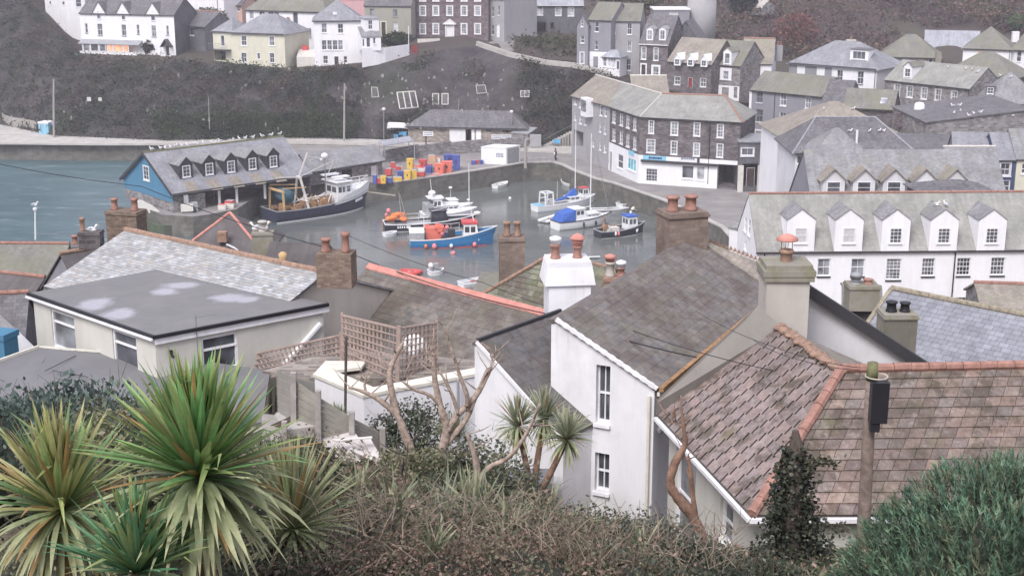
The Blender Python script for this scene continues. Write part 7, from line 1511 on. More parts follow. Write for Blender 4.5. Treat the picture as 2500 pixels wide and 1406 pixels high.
# terrace wall with cream capping
h = House('terrace_wall', 'white rendered garden wall with broad cream capping below the trellis', 'wall', PY(885, 1000, 42)); T_ = [PY(768, 917, 44.5), PY(888, 970, 41.8), PY(1187, 912, 43.6)]
h.wall(T_, 18.5, 'white'); h.wall([T_[0], T_[0]+Vector((.4, 2, 0))], 18.5, 'white'); m = MB()
for a, b, dd in ((T_[0], T_[1], Vector((.45, .5, 0))), (T_[1], T_[2], Vector((.0, .6, 0)))): m.slab([a-Z*.0+Vector((-.05, -.06, .09)), b+Vector((0, -.06, .09)), b+dd+Z*.09, a+dd+Z*.09], .1)
m.slab([T_[0]+Z*.1, T_[0]+Vector((1.5, .6, .1)), T_[0]+Vector((1.6, 1.3, .1)), T_[0]+Vector((.2, 1.3, .1))], .1); h.b(m, 'capping', 'cream_cap'); m = MB(); p = PY(1118, 930, 42.9); m.tube([p, p-Z*2.2], .05, 8); h.b(m, 'drainpipe', 'trim_grey'); h.finish()
m = MB(); m.slab([PZ(640, 905, 22.9), PZ(768, 925, 22.9), PZ(1187, 918, 22.9), PZ(1180, 880, 22.9), PZ(840, 850, 22.9)], .1); struct('terrace_floor', m, 'stone_tan')
def trellis(a, b, c, d, label, pitch=.2, w=.07):   # a,b top, c,d bottom (c below b)
    t = thing('trellis', d, label, 'trellis'); m = MB(); L = (b-a).length; Hh = (a-d).length; nx_ = int(L/pitch); nz = int(Hh/pitch)
    for i in range(nx_+1): m.bar(a.lerp(b, i/nx_), d.lerp(c, i/nx_), w, .02)
    m.build('upright_laths', 'trellis_wood', t, d); m = MB()
    for j in range(nz+1): m.bar(a.lerp(d, j/nz)+Vector((0, -.02, 0)), b.lerp(c, j/nz)+Vector((0, -.02, 0)), w, .02)
    m.build('cross_laths', 'trellis_wood', t, d); m = MB()
    for p, q in ((a, d), (b, c)): m.bar(p+Z*.1, q-Z*.4, .09)
    m.bar(a, b, .07); m.bar(d, c, .07); m.build('trellis_frame', 'trellis_wood', t, d)
trellis(PY(835, 770, 46.5), PY(972, 802, 44.5), PY(966, 945, 44.5), PY(838, 885, 46.5), 'tall left panel of the square lattice trellis beside the brown roof')
trellis(PY(975, 802, 44.5), PY(1066, 788, 46), PY(1066, 915, 46), PY(970, 940, 44.5), 'tall right hand lattice trellis panel behind the bare branches', .21)
trellis(PY(606, 868, 48.5), PY(832, 818, 47), PY(832, 885, 47), PY(640, 925, 48), 'low long lattice panel running left from the tall trellis', .2)
m = MB(); m.box(PY(1010, 870, 47.5), .3, .3, .3); p = PY(1012, 842, 47.5); m.blob(p, .42, .12, .4, 16, 8); tag(m.build('satellite_dish', 'hull_white', None, None, True), 'white satellite dish behind the right trellis panel', 'satellite dish')
# boarded fence going down the garden
FPX = [(612, 876, 960), (654, 893, 1000), (718, 925, 1040), (778, 968, 1062), (860, 1020, 1085), (935, 1058, 1110)]
t = None; bot = [ground_hit(x, y1) for x, y0, y1 in FPX]; t = thing('garden_fence', bot[0], 'grey horizontal board fence stepping down the garden to the right', 'fence'); m = MB(); tops = []
for (x, y0, y1), b_ in zip(FPX, bot): q = PY(x, y0, b_.y); tops.append(q)
for i in range(len(FPX)-1):
    a, b, c, d = tops[i], tops[i+1], bot[i+1], bot[i]
    for j in range(6): p, q = a.lerp(d, (j+.5)/6), b.lerp(c, (j+.5)/6); w_ = (a-d).length/6*.42; m.obox((p+q)/2, (q-p)/2, Vector((0, .015, 0)), Z*w_)
m.build('boards', 'timber_fence', t, t.location)
for a, d in zip(tops, bot): m = MB(); m.bar(a+Z*.18+Vector((0, -.07, 0)), d-Z*.2+Vector((0, -.07, 0)), .13); m.build('fence_post', 'timber_grey', t, t.location)
p = ground_hit(694, 1082); m = MB(); m.bar(p-Z*.2, PY(694, 1028, p.y), .12); tag(m.build('timber_stump', 'timber_grey'), 'short lone timber post between the fence and the palms', 'post')
m = MB(); p = PY(843, 1010, 40); q = PY(845, 822, 40); m.tube([p, q], .045, 8); tag(m.build('clothes_pole', 'bark_dark'), 'thin dark upright pole in front of the white terrace wall', 'pole')
m = MB(); P_ = [ground_hit(x, y) for x, y in ((640, 1062), (700, 1075), (800, 1060), (765, 1010), (690, 985), (640, 985))]
m.slab([p+Z*.25 for p in P_], 1.2)
struct('garden_path', m, 'concrete')
# board pile
p0 = ground_hit(850, 1118); t = thing('board_pile', p0, 'pale painted boards and scrap timber dumped on a slope in the garden', 'boards')
yy = p0.y; bd = [((765, 1055), (862, 1048), (905, 1112), (822, 1122)), ((845, 1065), (925, 1105), (920, 1110), (842, 1072)), ((885, 1080), (905, 1078), (945, 1148), (925, 1150))]
for i, q in enumerate(bd):
    m = MB(); zb = [yy+.7-(y-1050)*.012 for x, y in q]; m.slab([PY(x, y, y_)+Z*.04*i for (x, y), y_ in zip(q, zb)], .05); m.build('board', 'timber_pale' if 'timber_pale' in MAT else 'pale_stone', t, p0)
m = MB()
for i in range(7): a = PY(R.uniform(790, 860), R.uniform(1070, 1120), yy-.1); m.bar(a, a+Vector((R.uniform(.4, .9), R.uniform(-.2, .2), R.uniform(-.4, .1))), .1, .03)
m.build('scrap_planks', 'pale_stone', t, p0)
# dark store box beside the big house
h = rect('store', 'dark brown timber store with flat lid below the big white house', (1248, 1188), (1349, 1188), 36.5, 1.0, 19.5, mat='door_dark', roof='flat', rise=.05, rmat='felt_roof', over=.05, gut=None); h.finish()
# utility pole
p = PY(2100, 1380, 28.5); q = PY(2131, 886, 28.2); t = thing('utility_pole', p, 'brown timber utility pole with mossy top and black junction box', 'pole'); m = MB(); m.tube([p-Z*2, p.lerp(q, .3)+Vector((.02, 0, 0)), p.lerp(q, .7), p.lerp(q, .93)], [.155, .14, .13, .12], 14); m.build('post', 'pole_wood', t, p, True)
m = MB(); m.tube([p.lerp(q, .92), q], [.122, .115], 14); m.build('pole_top', 'pole_moss', t, p, True); m = MB(); c = PY(2142, 1030, 28.0); m.box(c, .36, .22, .9); m.box(c+Vector((-.06, 0, -.2)), .2, .16, .22); m.build('junction_box', 'black_plastic', t, p)
m = MB(); c = PY(2140, 918, 28.2); m.tube([c+Vector((cos(a*pi/8)*.23, sin(a*pi/8)*.23, 0)) for a in range(17)], .015, 5); m.build('cable_ring', 'rope', t, p)
def wire(pts, label, r=.012, name='overhead_wire'):
    m = MB(); out = []
    for (a, b) in zip(pts, pts[1:]):
        for i in range(12): k = i/12; out.append(a.lerp(b, k)-Z*4*k*(1-k)*(b-a).length*.012)
    out.append(pts[-1]); m.tube(out, r, 5); tag(m.build(name, 'wire_black'), label, 'wire')
wire([PY(-60, 388, 80), PY(345, 455, 75), PY(860, 620, 60), PY(1330, 765, 45), PY(1700, 872, 37)], 'long overhead wire sloping from the left shore across the harbour roofs', .02)
wire([PY(850, 575, 62), PY(1180, 690, 52), PY(1500, 790, 42), PY(1890, 905, 34)], 'second overhead wire passing the white chimney', .012)
wire([q+Vector((-.3, 0, -.1)), PY(1900, 850, 33), PY(1700, 760, 40)], 'thin wire from the utility pole up over the tiled roof', .008)
wire([q+Vector((-.3, 0, -.15)), PY(1960, 880, 32), PY(1840, 830, 38)], 'lower thin wire from the utility pole toward the lichened chimney', .008)
# ------------------------------------------------------------ foreground planting
GR = [(.11, .23, .085), (.14, .27, .10), (.19, .31, .12), (.085, .18, .075), (.24, .30, .12)]
def blade(m, c, d, L, w, droop, col, col2, k=6):
    d = d.normalized(); p = Vector(c); side = d.cross(Z)
    if side.length < .1: side = Vector((R.uniform(-1, 1), R.uniform(-1, 1), 0))
    kk = R.randrange(2, k); kink = Vector((R.gauss(0, .25), R.gauss(0, .25), -R.uniform(0, .9))) if R.random() < .16 else Vector((R.gauss(0, .04), R.gauss(0, .04), 0)); side.normalize(); side = (side+Vector((R.uniform(-.3, .3), R.uniform(-.3, .3), R.uniform(-.3, .3)))).normalized(); prev = None
    for i in range(k+1):
        t = i/k; ww = w*(.55+.9*t if t < .4 else .91*(1-((t-.4)/.6)**1.7)+.0); up = side.cross(d).normalized()
        l, r, mid = p-side*ww/2+up*ww*.12, p+side*ww/2+up*ww*.12, p
        if prev:
            cc = tuple(lerp(a, b, t**1.3) for a, b in zip(col, col2)); m.poly([prev[0], prev[2], mid, l], cc); m.poly([prev[2], prev[1], r, mid], cc)
        prev = (l, r, mid); p = p+d*(L/k); d = (d+Vector((0, 0, -droop/k*(.4+1.4*t)))+(kink if i == kk else Vector((0, 0, 0)))).normalized()
def cordyline(px, py, Y, L, n, label, base=None, pal=GR, low=.3, width=.05, name='cabbage_palm', tip=(.30, .36, .14), dead=.08, trunk=True, heads=None, lean=0, elmin=-70):
    c0 = PY(px, py, Y); b = base or Vector((c0.x+lean, c0.y+.1, zn(c0.x, c0.y)-.3)); t = thing(name, b, label, 'palm'); m = MB(); hs = heads or [c0]
    if trunk:
        for c in hs: pts = [b, b.lerp(c, .5)+Vector((R.uniform(-.06, .06), 0, 0)), c]; m.tube(pts, [.1, .08, .07], 8)
        m.build('trunk', 'bark_brown', t, b, True)
    m = MB()
    for c in hs:
        for i in range(n):
            a = R.uniform(0, 2*pi); q = R.random(); el = radians(lerp(88, elmin, q**1.55)); d = Vector((cos(a)*cos(el), sin(a)*cos(el), sin(el)))
            up = el > radians(15); l = L*R.uniform(.75, 1.08)*(1 if up else .95); col = R.choice(pal); g = R.uniform(.75, 1.25); col = tuple(x*g for x in col); tp = tip if R.random() < .5 else tuple(x*1.5 for x in col)
            if not up: col = tuple(lerp(x, y, .5) for x, y in zip(col, (.30, .37, .22))); tp = (.40, .41, .24)
            if R.random() < dead*.7: col = (.34, .23, .1) if R.random() < .6 else (.28, .23, .13); tp = (.38, .24, .1)
            blade(m, c+d*.03, d, l, width*R.uniform(.8, 1.2), R.uniform(.05, .35) if up else R.uniform(.5, 1.3), col, tp)
    m.build('leaves', 'blade', t, b); return t
cordyline(487, 1165, 11, 1.06, 400, 'largest bright green cabbage palm in the left foreground', width=.085)
YL = [(.19, .27, .11), (.26, .30, .12), (.14, .25, .11), (.33, .33, .14)]
cordyline(150, 1245, 11.6, .98, 340, 'yellowing cabbage palm at the left edge of the foreground', pal=YL, tip=(.44, .40, .2), dead=.12, width=.066)
cordyline(335, 1400, 10.4, .75, 260, 'low dark green cabbage palm at the bottom between the two larger ones', pal=[(.08, .19, .10), (.11, .23, .12), (.14, .27, .15)], width=.062, dead=.03)
cordyline(712, 1292, 13.2, .95, 300, 'dull olive cabbage palm right of the largest one', pal=[(.19, .23, .12), (.16, .2, .10), (.24, .26, .15)], tip=(.36, .34, .2), dead=.12, width=.05)
b = PY(1300, 1240, 32.5); h3 = [PY(1264, 1040, 32.5), PY(1328, 1022, 33), PY(1384, 1072, 32.2)]
cordyline(1300, 1100, 32.5, .84, 190, 'distant three headed cabbage palm in front of the big white house', base=b, heads=h3, pal=[(.22, .26, .17), (.28, .31, .21), (.18, .22, .15)], tip=(.42, .42, .3), width=.055, dead=.1, low=.3)
h3 = [PY(818, 1012, 38), PY(832, 1020, 38)]
cordyline(822, 1012, 38, .42, 70, 'tiny young cabbage palm with orange stems beside the boarded fence', base=PY(822, 1062, 38), heads=h3, pal=[(.1, .14, .08), (.13, .17, .1)], width=.025, low=.8)
def clump(px, py, Y, L, n, label, pal, width, elmin=20, name='spiky_plant'):
    c = PY(px, py, Y); t = thing(name, c, label, 'plant'); m = MB()
    for i in range(n):
        a = R.uniform(0, 2*pi); el = radians(R.uniform(elmin, 85)); d = Vector((cos(a)*cos(el), sin(a)*cos(el), sin(el))); col = R.choice(pal); blade(m, c+Vector((R.gauss(0, L*.12), R.gauss(0, L*.12), 0)), d, L*R.uniform(.6, 1.1), width, R.uniform(.1, .7), col, tuple(x*1.5 for x in col), 5)
    m.build('leaves', 'blade', t, c)
PB = [(.17, .18, .11), (.2, .2, .13), (.13, .15, .09)]
clump(1105, 1070, 31, .75, 240, 'pale green spiky grass clump behind the bare branches', PB, .022)
clump(1090, 1290, 19, .95, 60, 'grey green sword leaved plant below the bare pale tree', [(.14, .17, .11), (.18, .2, .15)], .05, 30)
clump(1180, 1290, 18.5, .8, 45, 'sword leaved plant right of the grey green one under the forked tree', [(.15, .17, .1), (.19, .2, .13)], .045, 30)
clump(1390, 1330, 16.5, .6, 26, 'sparse dry reed like leaves in the brambles below the white house', [(.24, .21, .15), (.2, .17, .12)], .02, 45)
for i_, (x_, y_, Y_, L_, n_) in enumerate(((960, 1260, 15, .6, 34), (1150, 1240, 17.5, .7, 40), (1240, 1300, 14.5, .55, 26), (1060, 1345, 12.4, .4, 24), (1330, 1262, 18.5, .6, 26), (880, 1200, 17, .5, 26), (1560, 1340, 14, .4, 18))):
    clump(x_, y_, Y_, L_, n_, ('strappy grey leaves above the left brambles', 'strappy pale leaves between the two bare trees', 'dry strappy leaves low in the centre brambles', 'short strappy tuft at the bottom left of centre', 'strappy tuft left of the distant palm trunks', 'strappy tuft below the discarded boards', 'short strappy tuft under the pointed grey shrub')[i_], [(.2, .22, .14), (.27, .26, .17), (.15, .18, .11)], .035, 25)
def bush(px, py, Y, w, h, label, cols, n=160, per=16, leaf=.06, name='bush', core=True, d=None, el=1.6, upb=.3, shell=.6):
    c = PY(px, py, Y); c = Vector((c.x, Y, c.z-h*.5)); t = thing(name, (c.x, c.y, c.z-h*.5), label, 'shrub'); O = t.location.copy(); m = MB(); d = d or w*.8
    for i in range(9): limb(m, O+Vector((R.uniform(-.1, .1), 0, 0)), c+Vector((R.uniform(-.7, .7)*w/2, R.uniform(-.6, .6)*d/2, R.uniform(-.1, .45)*h)), .03, .008, 5, 4)
    m.build('stems', 'bark_dark', t, O)
    m = MB(); leafset(m, clumps(c, w/2, d/2, h/2, int(n*1.5), per, min(w, h)*.055+.03, R, shell), leaf*.72, cols, el, upb)
    for i in range(int(n*.5)): a_ = c+Vector((R.gauss(0, .22)*w, R.gauss(0, .2)*d, R.uniform(-.1, .45)*h)); b_ = a_+Vector((R.gauss(0, .12), R.gauss(0, .1), R.uniform(.05, .3))); g_ = R.uniform(.6, 1.6); m.tube([a_, b_], [.006, .002], 3, (.16*g_, .12*g_, .09*g_))
    m.build('leaves', 'foliage', t, O)
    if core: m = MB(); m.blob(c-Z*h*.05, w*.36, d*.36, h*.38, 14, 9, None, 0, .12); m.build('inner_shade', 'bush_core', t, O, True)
    return t
DK = [(.06, .08, .05), (.08, .10, .06), (.10, .115, .08), (.07, .075, .06)]; OL = [(.16, .175, .10), (.2, .2, .125), (.12, .13, .08), (.25, .235, .155)]
RB = [(.24, .17, .14), (.30, .21, .17), (.19, .15, .12), (.19, .18, .125)]; GY = [(.11, .13, .10), (.14, .16, .125), (.08, .09, .07), (.2, .21, .17)]
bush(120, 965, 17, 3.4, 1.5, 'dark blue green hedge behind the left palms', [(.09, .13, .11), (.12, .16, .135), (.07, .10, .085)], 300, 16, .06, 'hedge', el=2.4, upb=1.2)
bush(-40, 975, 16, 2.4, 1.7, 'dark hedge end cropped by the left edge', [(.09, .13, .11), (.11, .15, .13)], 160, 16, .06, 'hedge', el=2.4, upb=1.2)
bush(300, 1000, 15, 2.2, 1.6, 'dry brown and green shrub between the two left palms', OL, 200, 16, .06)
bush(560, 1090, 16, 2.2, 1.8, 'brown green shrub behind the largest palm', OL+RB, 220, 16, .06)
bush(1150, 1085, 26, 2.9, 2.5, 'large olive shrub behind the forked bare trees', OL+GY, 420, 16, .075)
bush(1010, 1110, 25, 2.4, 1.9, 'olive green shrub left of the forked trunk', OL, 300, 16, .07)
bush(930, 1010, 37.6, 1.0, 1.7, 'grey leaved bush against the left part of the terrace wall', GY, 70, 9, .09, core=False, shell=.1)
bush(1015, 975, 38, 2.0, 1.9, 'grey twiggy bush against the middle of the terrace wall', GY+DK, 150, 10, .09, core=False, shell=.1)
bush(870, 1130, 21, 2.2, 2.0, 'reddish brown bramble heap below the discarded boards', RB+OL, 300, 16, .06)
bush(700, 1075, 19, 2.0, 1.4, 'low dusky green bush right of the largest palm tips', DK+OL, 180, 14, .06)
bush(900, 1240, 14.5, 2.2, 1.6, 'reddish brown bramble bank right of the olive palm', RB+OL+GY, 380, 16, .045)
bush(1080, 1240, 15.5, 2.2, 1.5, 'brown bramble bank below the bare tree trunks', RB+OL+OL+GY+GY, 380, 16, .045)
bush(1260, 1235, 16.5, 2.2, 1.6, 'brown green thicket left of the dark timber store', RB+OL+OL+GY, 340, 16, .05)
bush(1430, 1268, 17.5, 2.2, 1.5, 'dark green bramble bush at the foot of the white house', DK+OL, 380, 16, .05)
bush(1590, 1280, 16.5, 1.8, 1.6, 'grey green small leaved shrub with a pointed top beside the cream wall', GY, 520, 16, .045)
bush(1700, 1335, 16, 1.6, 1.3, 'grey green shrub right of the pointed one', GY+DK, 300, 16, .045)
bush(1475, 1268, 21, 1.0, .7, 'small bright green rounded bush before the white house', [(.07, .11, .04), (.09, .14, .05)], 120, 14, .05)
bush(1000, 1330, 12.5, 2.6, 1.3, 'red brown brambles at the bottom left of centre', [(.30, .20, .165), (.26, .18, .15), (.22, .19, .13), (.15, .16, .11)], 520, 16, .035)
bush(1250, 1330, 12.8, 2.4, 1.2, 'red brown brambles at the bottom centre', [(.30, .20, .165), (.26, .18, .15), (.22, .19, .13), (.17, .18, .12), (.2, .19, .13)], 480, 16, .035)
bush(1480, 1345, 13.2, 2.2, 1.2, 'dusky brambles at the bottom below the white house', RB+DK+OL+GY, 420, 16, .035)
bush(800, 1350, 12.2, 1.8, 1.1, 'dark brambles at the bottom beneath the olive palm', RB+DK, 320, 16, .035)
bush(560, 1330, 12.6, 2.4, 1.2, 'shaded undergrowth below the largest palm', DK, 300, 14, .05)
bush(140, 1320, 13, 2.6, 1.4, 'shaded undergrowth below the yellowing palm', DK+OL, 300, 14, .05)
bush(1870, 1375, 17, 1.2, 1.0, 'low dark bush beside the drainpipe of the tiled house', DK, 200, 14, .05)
def tree(name, label, stems, Y, mat, cat='tree', jit=.35, part='branch'):
    base = PY(stems[0][0][0], stems[0][0][1], Y); t = thing(name, base, label, cat)
    for i, st in enumerate(stems):
        m = MB(); pts = []; rs = []; yo = 0 if i == 0 else R.uniform(-jit, jit)
        for k, (x, y, w) in enumerate(st): pts.append(PY(x, y, Y+yo*k/len(st)*1.0)); rs.append(.66*w/2/(F/(Y*1.06)))
        # refine with a smooth spline
        P2 = []; R2 = []; n = len(pts)
        for k in range(n-1):
            p0, p1, p2, p3 = pts[max(k-1, 0)], pts[k], pts[k+1], pts[min(k+2, n-1)]
            for j in range(4):
                u = j/4; q = .5*((2*p1)+(p2-p0)*u+(2*p0-5*p1+4*p2-p3)*u*u+(3*p1-p0-3*p2+p3)*u**3); P2.append(q); R2.append(lerp(rs[k], rs[k+1], u)*R.uniform(.86, 1.14))
        P2.append(pts[-1]); R2.append(rs[-1]); m.tube(P2, R2, 9)
        for q_ in range(5 if i else 2): k_ = R.randrange(len(P2)//2, len(P2)); a_ = P2[k_]; v_ = Vector((R.gauss(0, .12), R.gauss(0, .1), R.uniform(.05, .25))); m.tube([a_, a_+v_, a_+v_*1.9+Vector((R.gauss(0, .05), 0, .03))], [R2[k_]*.35, .012, .004], 5)
        m.build('trunk' if i == 0 else part, mat, t, base, True)
    return t
tree('bare_tree', 'pale bare pollarded tree forking widely in front of the white terrace wall', [
 [(1050, 1260, 52), (1052, 1180, 44), (1075, 1110, 36), (1090, 1050, 32), (1075, 990, 24), (1062, 930, 20), (1058, 870, 14), (1054, 845, 12)],
 [(1092, 1052, 26), (1120, 1010, 24), (1155, 975, 22), (1180, 935, 19), (1199, 895, 12), (1202, 862, 6)],
 [(1045, 1195, 34), (1020, 1130, 30), (990, 1065, 28), (970, 1015, 26), (925, 975, 20), (885, 955, 14), (850, 945, 8)],
 [(972, 1018, 26), (955, 950, 24), (952, 905, 22), (968, 865, 16), (985, 835, 10)], [(894, 958, 12), (890, 940, 9), (893, 922, 6)],
 [(1074, 990, 16), (1050, 965, 14), (1010, 950, 12), (982, 930, 7)], [(1118, 1012, 13), (1108, 975, 13), (1090, 935, 12), (1072, 905, 8)],
 [(1140, 990, 18), (1140, 965, 17), (1122, 915, 14), (1108, 870, 12), (1092, 825, 8), (1083, 795, 4)], [(1085, 1090, 22), (1110, 1060, 22), (1140, 1020, 20), (1165, 960, 14), (1190, 900, 10)], [(1200, 872, 5), (1212, 860, 3)], [(1056, 885, 7), (1040, 868, 4)]], 26, 'bark_pale')
tree('bare_tree', 'smaller pale forked stump tree right of the pollarded tree', [
 [(1140, 1300, 40), (1145, 1240, 34), (1165, 1170, 30), (1160, 1120, 22), (1148, 1080, 16), (1140, 1060, 12)],
 [(1165, 1175, 24), (1195, 1140, 20), (1236, 1120, 16), (1268, 1085, 18), (1295, 1040, 14), (1318, 985, 10)]], 24, 'bark_pale')
tree('dead_tree', 'leaning brown snag with peeling bark in front of the cream wall', [
 [(1730, 1400, 48), (1718, 1330, 46), (1690, 1260, 44), (1655, 1215, 40), (1636, 1180, 34), (1648, 1130, 30), (1672, 1085, 24), (1668, 1040, 14), (1664, 1000, 9), (1663, 965, 6)],
 [(1700, 1270, 22), (1690, 1200, 20), (1686, 1150, 16), (1680, 1115, 12)], [(1668, 1045, 8), (1655, 1035, 6), (1635, 1032, 3)]], 23, 'bark_brown')
tree('bare_shrub', 'thin dark bare stem rising through the brambles left of the forked tree', [[(985, 1240, 7), (990, 1160, 6), (996, 1080, 4)], [(988, 1180, 4), (975, 1150, 2)]], 18, 'bark_dark', 'shrub')
# ivy clad stump
t = thing('ivy_column', PY(1925, 1480, 21.5), 'ivy smothered dead trunk rising over the corner of the tiled roof', 'ivy'); O = t.location.copy(); m = MB(); m.tube([O, PY(1930, 1250, 21.5), PY(1945, 1100, 21.5), PY(1942, 1050, 21.5)], [.28, .22, .14, .05], 8); limb(m, PY(1950, 1140, 21.5), PY(2040, 1130, 21.4), .04, .01); limb(m, PY(1960, 1260, 21.5), PY(2075, 1300, 21.4), .03, .01); m.build('trunk', 'bark_dark', t, O)
m = MB(); IV = [(.075, .085, .06), (.05, .06, .045), (.12, .125, .095), (.035, .04, .038)]; P_ = []
for k in range(560):
    q = R.random()**.8; y = lerp(1090, 1470, q); w = interp([(1090, 10), (1150, 38), (1200, 42), (1260, 66), (1300, 50), (1340, 92), (1470, 125)], y)*(1+.5*fbm(y*.02, 3))
    if fbm(k*.7, y*.03, 8) < -.28: continue
    x = 1940-(y-1100)*.06+R.uniform(-w, w); c = PY(x, y, 21.5+R.uniform(-.5, .2)*(w/100))
    for j in range(14): P_.append(c+Vector((R.gauss(0, .07), R.gauss(0, .07), R.gauss(0, .08))))
leafset(m, P_, .06, IV, 1.15, -.2); P2 = []
for (x, y) in [(lerp(1960, 2050, i/20), 1130+R.uniform(-14, 14)) for i in range(20)]+[(lerp(1970, 2080, i/16), 1265+i*2+R.uniform(-8, 8)) for i in range(16)]+[(2000+R.uniform(-30, 30), 1330+R.uniform(-50, 50)) for i in range(20)]:
    c = PY(x, y, 21.4)
    for j in range(6): P2.append(c+Vector((R.gauss(0, .05), R.gauss(0, .05), R.gauss(0, .06))))
leafset(m, P2, .06, [(.12, .13, .09), (.08, .09, .06)], 1.2); m.build('leaves', 'foliage', t, O)
bush(1720, 1330, 18.5, .8, 1.4, 'dark ivy growing at the foot of the leaning snag', [(.02, .03, .025), (.04, .05, .035)], 160, 12, .06)
# conifer
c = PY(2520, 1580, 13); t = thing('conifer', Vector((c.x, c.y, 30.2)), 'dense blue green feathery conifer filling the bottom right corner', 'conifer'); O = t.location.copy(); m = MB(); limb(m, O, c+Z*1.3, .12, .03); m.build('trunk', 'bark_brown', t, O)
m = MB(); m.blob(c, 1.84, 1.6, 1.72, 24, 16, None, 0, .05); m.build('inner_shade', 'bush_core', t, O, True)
m = MB(); CN = [(.085, .15, .10), (.105, .18, .115), (.07, .12, .085), (.14, .21, .135), (.13, .15, .095)]
for i in range(11000):
    a = R.uniform(0, 2*pi); s = R.uniform(-.15, 1); r_ = sqrt(max(0, 1-s*s)); nrm = Vector((cos(a)*r_, sin(a)*r_, s))
    if nrm.y > .5: continue
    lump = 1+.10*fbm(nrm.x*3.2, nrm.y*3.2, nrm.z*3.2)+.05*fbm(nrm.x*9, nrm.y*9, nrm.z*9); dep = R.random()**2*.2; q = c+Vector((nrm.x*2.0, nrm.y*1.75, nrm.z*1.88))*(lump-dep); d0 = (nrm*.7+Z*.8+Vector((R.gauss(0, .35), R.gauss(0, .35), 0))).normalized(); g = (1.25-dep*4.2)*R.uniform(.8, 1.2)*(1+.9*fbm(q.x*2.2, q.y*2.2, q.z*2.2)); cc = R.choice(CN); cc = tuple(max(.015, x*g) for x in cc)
    for k in range(13):
        d = (d0+Vector((R.gauss(0, .4), R.gauss(0, .4), R.gauss(0, .3)))).normalized(); l = R.uniform(.035, .085); s_ = d.cross(nrm)
        if s_.length < .1: continue
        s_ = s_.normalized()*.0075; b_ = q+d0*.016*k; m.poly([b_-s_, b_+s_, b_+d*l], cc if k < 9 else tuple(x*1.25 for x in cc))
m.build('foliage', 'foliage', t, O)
# bramble canes over everything in front
m = MB()
for i in range(1100):
    px = R.uniform(760, 1500) if i % 5 else R.uniform(1500, 1800); Y = R.uniform(12, 17); py = R.uniform(1215 if px < 1350 else 1290, 1400); p = PY(px, py, Y); d = Vector((R.gauss(0, .5), R.gauss(0, .3), R.uniform(.1, 1))).normalized(); q = p+d*R.uniform(.12, .4); g = R.uniform(.9, 2.4)
    m.tube([p, p.lerp(q, .5)+Vector((R.gauss(0, .03), 0, .03)), q], [.005, .004, .002], 4, (.17*g, .14*g, .11*g))
tag(m.build('bramble_canes', 'foliage'), 'tangle of thin dry bramble canes over the foreground scrub', 'brambles', None, 'stuff')
def gcv():
    x = R.uniform(-12, 8); y = R.uniform(17, 37)
    while -8 < x < -3.4 and 31 < y < 38: x = R.uniform(-12, 8)
    return Vector((x, y, zn(x, y)+.05))
m = MB(); P_ = []
for i in range(5200):
    p = gcv()
    for j in range(6): P_.append(p+Vector((R.gauss(0, .12), R.gauss(0, .12), R.uniform(0, .22))))
leafset(m, P_, .05, OL+RB+DK, 2.2, .5); tag(m.build('ground_cover', 'foliage'), 'low rough grass and weeds covering the garden slope', 'weeds', None, 'stuff')
# ------------------------------------------------------------ gulls
dg = None
bpy.context.view_layer.update(); dg = bpy.context.evaluated_depsgraph_get()
def cast(px, py):
    ok, loc, nr, i, ob, mt = SC.ray_cast(dg, CAM, ray(px, py).normalized()); return loc if ok else None
def gull():
    t = thing('gull', (0, 0, 0), 'x', 'gull'); m = MB(); m.blob((0, 0, .2), .2, .1, .1, 10, 7, None, 0, 0, .15); m.tube([(.12, 0, .24), (.17, 0, .32), (.2, 0, .36)], [.055, .04, .045], 8); m.blob((.21, 0, .38), .06, .045, .045, 8, 6); m.poly([(-.15, -.05, .2), (-.15, .05, .2), (-.3, .03, .17), (-.3, -.03, .17)]); m.build('body', 'gull_white', t, None, True)
    m = MB(); 
    for s in (-1, 1): m.raw([(.1, .085*s, .26), (-.05, .11*s, .28), (-.32, .03*s, .2), (-.05, .1*s, .15), (-.04, .04*s, .305)], [(0, 1, 4), (1, 2, 4), (0, 3, 1), (1, 3, 2)])
    m.build('wings', 'gull_grey', t); m = MB(); m.tube([(.25, 0, .38), (.33, 0, .365)], [.018, .005], 6); m.build('beak', 'gull_beak', t)
    for s in (-1, 1): m = MB(); m.tube([(0, .04*s, .12), (.01, .04*s, 0)], .008, 4); m.build('leg', 'gull_beak', t)
    return t
proto = None
def put_gull(p, label, group, sc=1.15, rz=None):
    global proto
    if rz is None: rz = R.uniform(0, 2*pi)
    if proto is None: proto = gull(); proto.location = p; proto.rotation_euler = (0, 0, rz); proto.scale = (sc, sc, sc); proto['label'] = label; proto['group'] = group
    else: dup(proto, p, rz, label, group, sc)
RA, RB_ = PZ(365, 367, 10.55), None
for x in (370, 391, 400, 415, 425, 442, 455, 468, 479, 494, 508, 522, 533, 565, 579, 594, 613, 638, 660, 683, 691, 704):
    t_ = (x-365)/(704-365); q0, q1 = R1, R2; a = proj(q0)[0]; b = proj(q1)[0]; f = (x-a)/(b-a)
    if 0 <= f <= 1: put_gull(q0.lerp(q1, f)+Z*.26, 'white gull standing in the long row along the fish market ridge', 'gulls along the fish market ridge', 1.3)
def putpx(lst, lab, grp, sc=1.2, tries=16):
    for x, y in lst:
        for k in range(tries):
            p = cast(x, y+k*1.5)
            if p is not None and p.y < 300: break
        if p is not None: put_gull(p, lab, grp, sc)
putpx([(2326, 262), (2342, 261), (2345, 274), (2329, 279), (2366, 286), (2378, 281), (2393, 278), (2474, 287)], 'white gull resting on the dark flat roof near the right edge', 'gulls on the flat roof', 1.1)
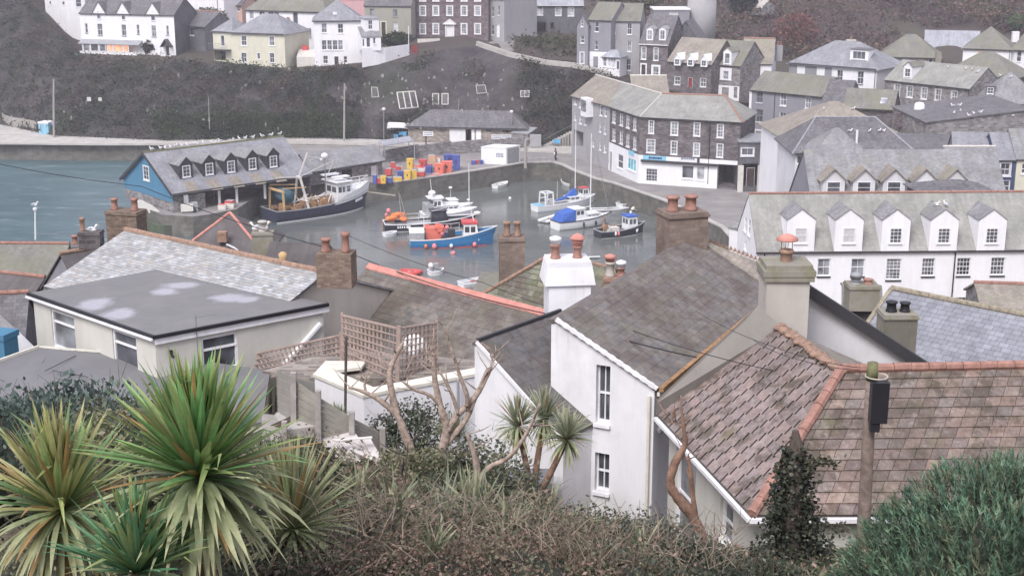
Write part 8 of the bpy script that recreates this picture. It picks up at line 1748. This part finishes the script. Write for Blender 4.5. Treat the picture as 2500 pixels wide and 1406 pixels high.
putpx([(2075, 324), (2123, 325), (2147, 324), (2157, 324)], 'white gull on the lower slope of the tan hipped roof', 'gulls on the tan roof', 1.1)
putpx([(2011, 270), (2083, 270)], 'white gull on the ridge of the tan hipped roof', 'gulls on the tan ridge', 1.1)
putpx([(2443, 188), (2467, 192), (2373, 173), (2386, 179), (2357, 171), (2314, 168)], 'white gull on the mossed roofs behind the stone terrace', 'gulls on the mossed roofs', 1.1)
putpx([(2285, 506), (2308, 506)], 'white gull on top of the fourth hotel dormer', 'gulls on the fourth dormer', 1.2)
put_gull(PY(628, 568, 88.6), 'left white gull of the pair on the pale cement stack', 'gulls on the cement stack', 1.7, 3.3); put_gull(PY(643, 567, 88.6), 'right hand gull of the pair on the pale cement stack', 'gulls on the cement stack', 1.7, .2)
put_gull(PY(225, 571, 70.4), 'single white gull on the small stone stack at left', 'lone gulls', 1.2, 0); q = PZ(86, 585, 1.0); put_gull(PY(86, 515, q.y)+Z*.42, 'white gull perched on the white lamp pole', 'lone gulls', 1.7, 0)
# ------------------------------------------------------------ things fixed to the cliff
def net(quad, n, label, r=.07, bars=True):
    P_ = []; Yb = None
    for x, y in quad:
        p = cast(x, y); P_.append(p)
    Ym = min(p.y for p in P_)-.3; P_ = [PY(x, y, lerp(Ym, p.y, .5)) for (x, y), p in zip(quad, P_)]; t = thing('rock_net', P_[3], label, 'frame', 'white framed rock nets bolted on the cliff'); m = MB()
    for a, b in zip(P_, P_[1:]+P_[:1]): m.bar(a, b, r*2)
    for i in range(1, n): m.bar(P_[0].lerp(P_[1], i/n), P_[3].lerp(P_[2], i/n), r*2)
    m.build('frame', 'pale_stone', t, P_[3]); m = MB()
    for i in range(1, 5*n): m.bar(P_[0].lerp(P_[1], i/5/n), P_[3].lerp(P_[2], i/5/n), .025)
    for i in range(1, 8): m.bar(P_[0].lerp(P_[3], i/8), P_[1].lerp(P_[2], i/8), .025)
    m.build('mesh', 'steel', t, P_[3])
net([(969, 226), (1013, 223), (1021, 262), (976, 266)], 3, 'large tilted three panel white rock net frame on the cliff'); net([(1056, 229), (1071, 229), (1071, 255), (1056, 255)], 1, 'left half of the twin white rock net frame', .06); net([(1079, 229), (1094, 229), (1094, 255), (1079, 255)], 1, 'right half of the twin white rock net frame', .06)
net([(907, 213), (921, 214), (925, 237), (908, 238)], 1, 'faint small rock net frame left of the large one', .04); net([(1162, 209), (1184, 208), (1188, 227), (1165, 229)], 1, 'faint square rock net frame right of the twin one', .04); net([(1271, 222), (1292, 222), (1292, 237), (1271, 237)], 2, 'greenish rock net frame farthest right on the cliff', .05); net([(950, 300), (971, 300), (975, 315), (953, 318)], 2, 'white frame leaning at the cliff foot beside the toilet block', .05)
for x, y, s, l in ((219, 243, .5, 'small white square sign farther left on the brown cliff'), (246, 243, .42, 'small grey square sign just right of the white one on the cliff')):
    p = cast(x, y); m = MB(); m.box(p-Vector((0, .4, s/2)), s*1.3, .08, s*1.3); tag(m.build('cliff_sign', 'pale_stone'), l, 'sign')
m = MB()
for i in range(110):
    px = R.choice((R.uniform(880, 1260), R.uniform(880, 1260), R.uniform(150, 1400))); py = R.uniform(165, 325); p = cast(px, py)
    if p is None or p.y < 205: continue
    m.blob(p+Vector((0, .1, 0)), R.uniform(.06, .3), .2, R.uniform(.1, .5), 6, 4, None, 0, .35)
tag(m.build('cliff_outcrops', 'pale_rock', None, None, False), 'scattered pale bare rock patches across the harbour cliff', 'rocks', None, 'stuff')
t = thing('upturned_dinghy', PZ(975, 330, 4.3), 'white upturned dinghy leaning over the blue drums at the cliff foot', 'dinghy', None, .35); t.rotation_euler = (pi*.92, .1, .5); t.location.z += 1.5; hull(t, 3.6, 1.5, .45, .4, .6, 'hull_white', .7, .08)
# thin winter haze lying over the harbour
m = MB(); m.box((0, 330, -5), 900, 560, 120); hz = m.build('haze', 'earth'); tag(hz, kind='structure')
hm = bpy.data.materials.new('haze_volume'); hm.use_nodes = True; hn = hm.node_tree; hn.nodes.clear(); ho = hn.nodes.new('ShaderNodeOutputMaterial'); hv = hn.nodes.new('ShaderNodeVolumeScatter'); hv.inputs['Density'].default_value = .00055; hv.inputs['Color'].default_value = (.93, .93, 1, 1); hn.links.new(hv.outputs[0], ho.inputs['Volume']); hz.data.materials.clear(); hz.data.materials.append(hm)
SC.cycles.volume_bounces = 1
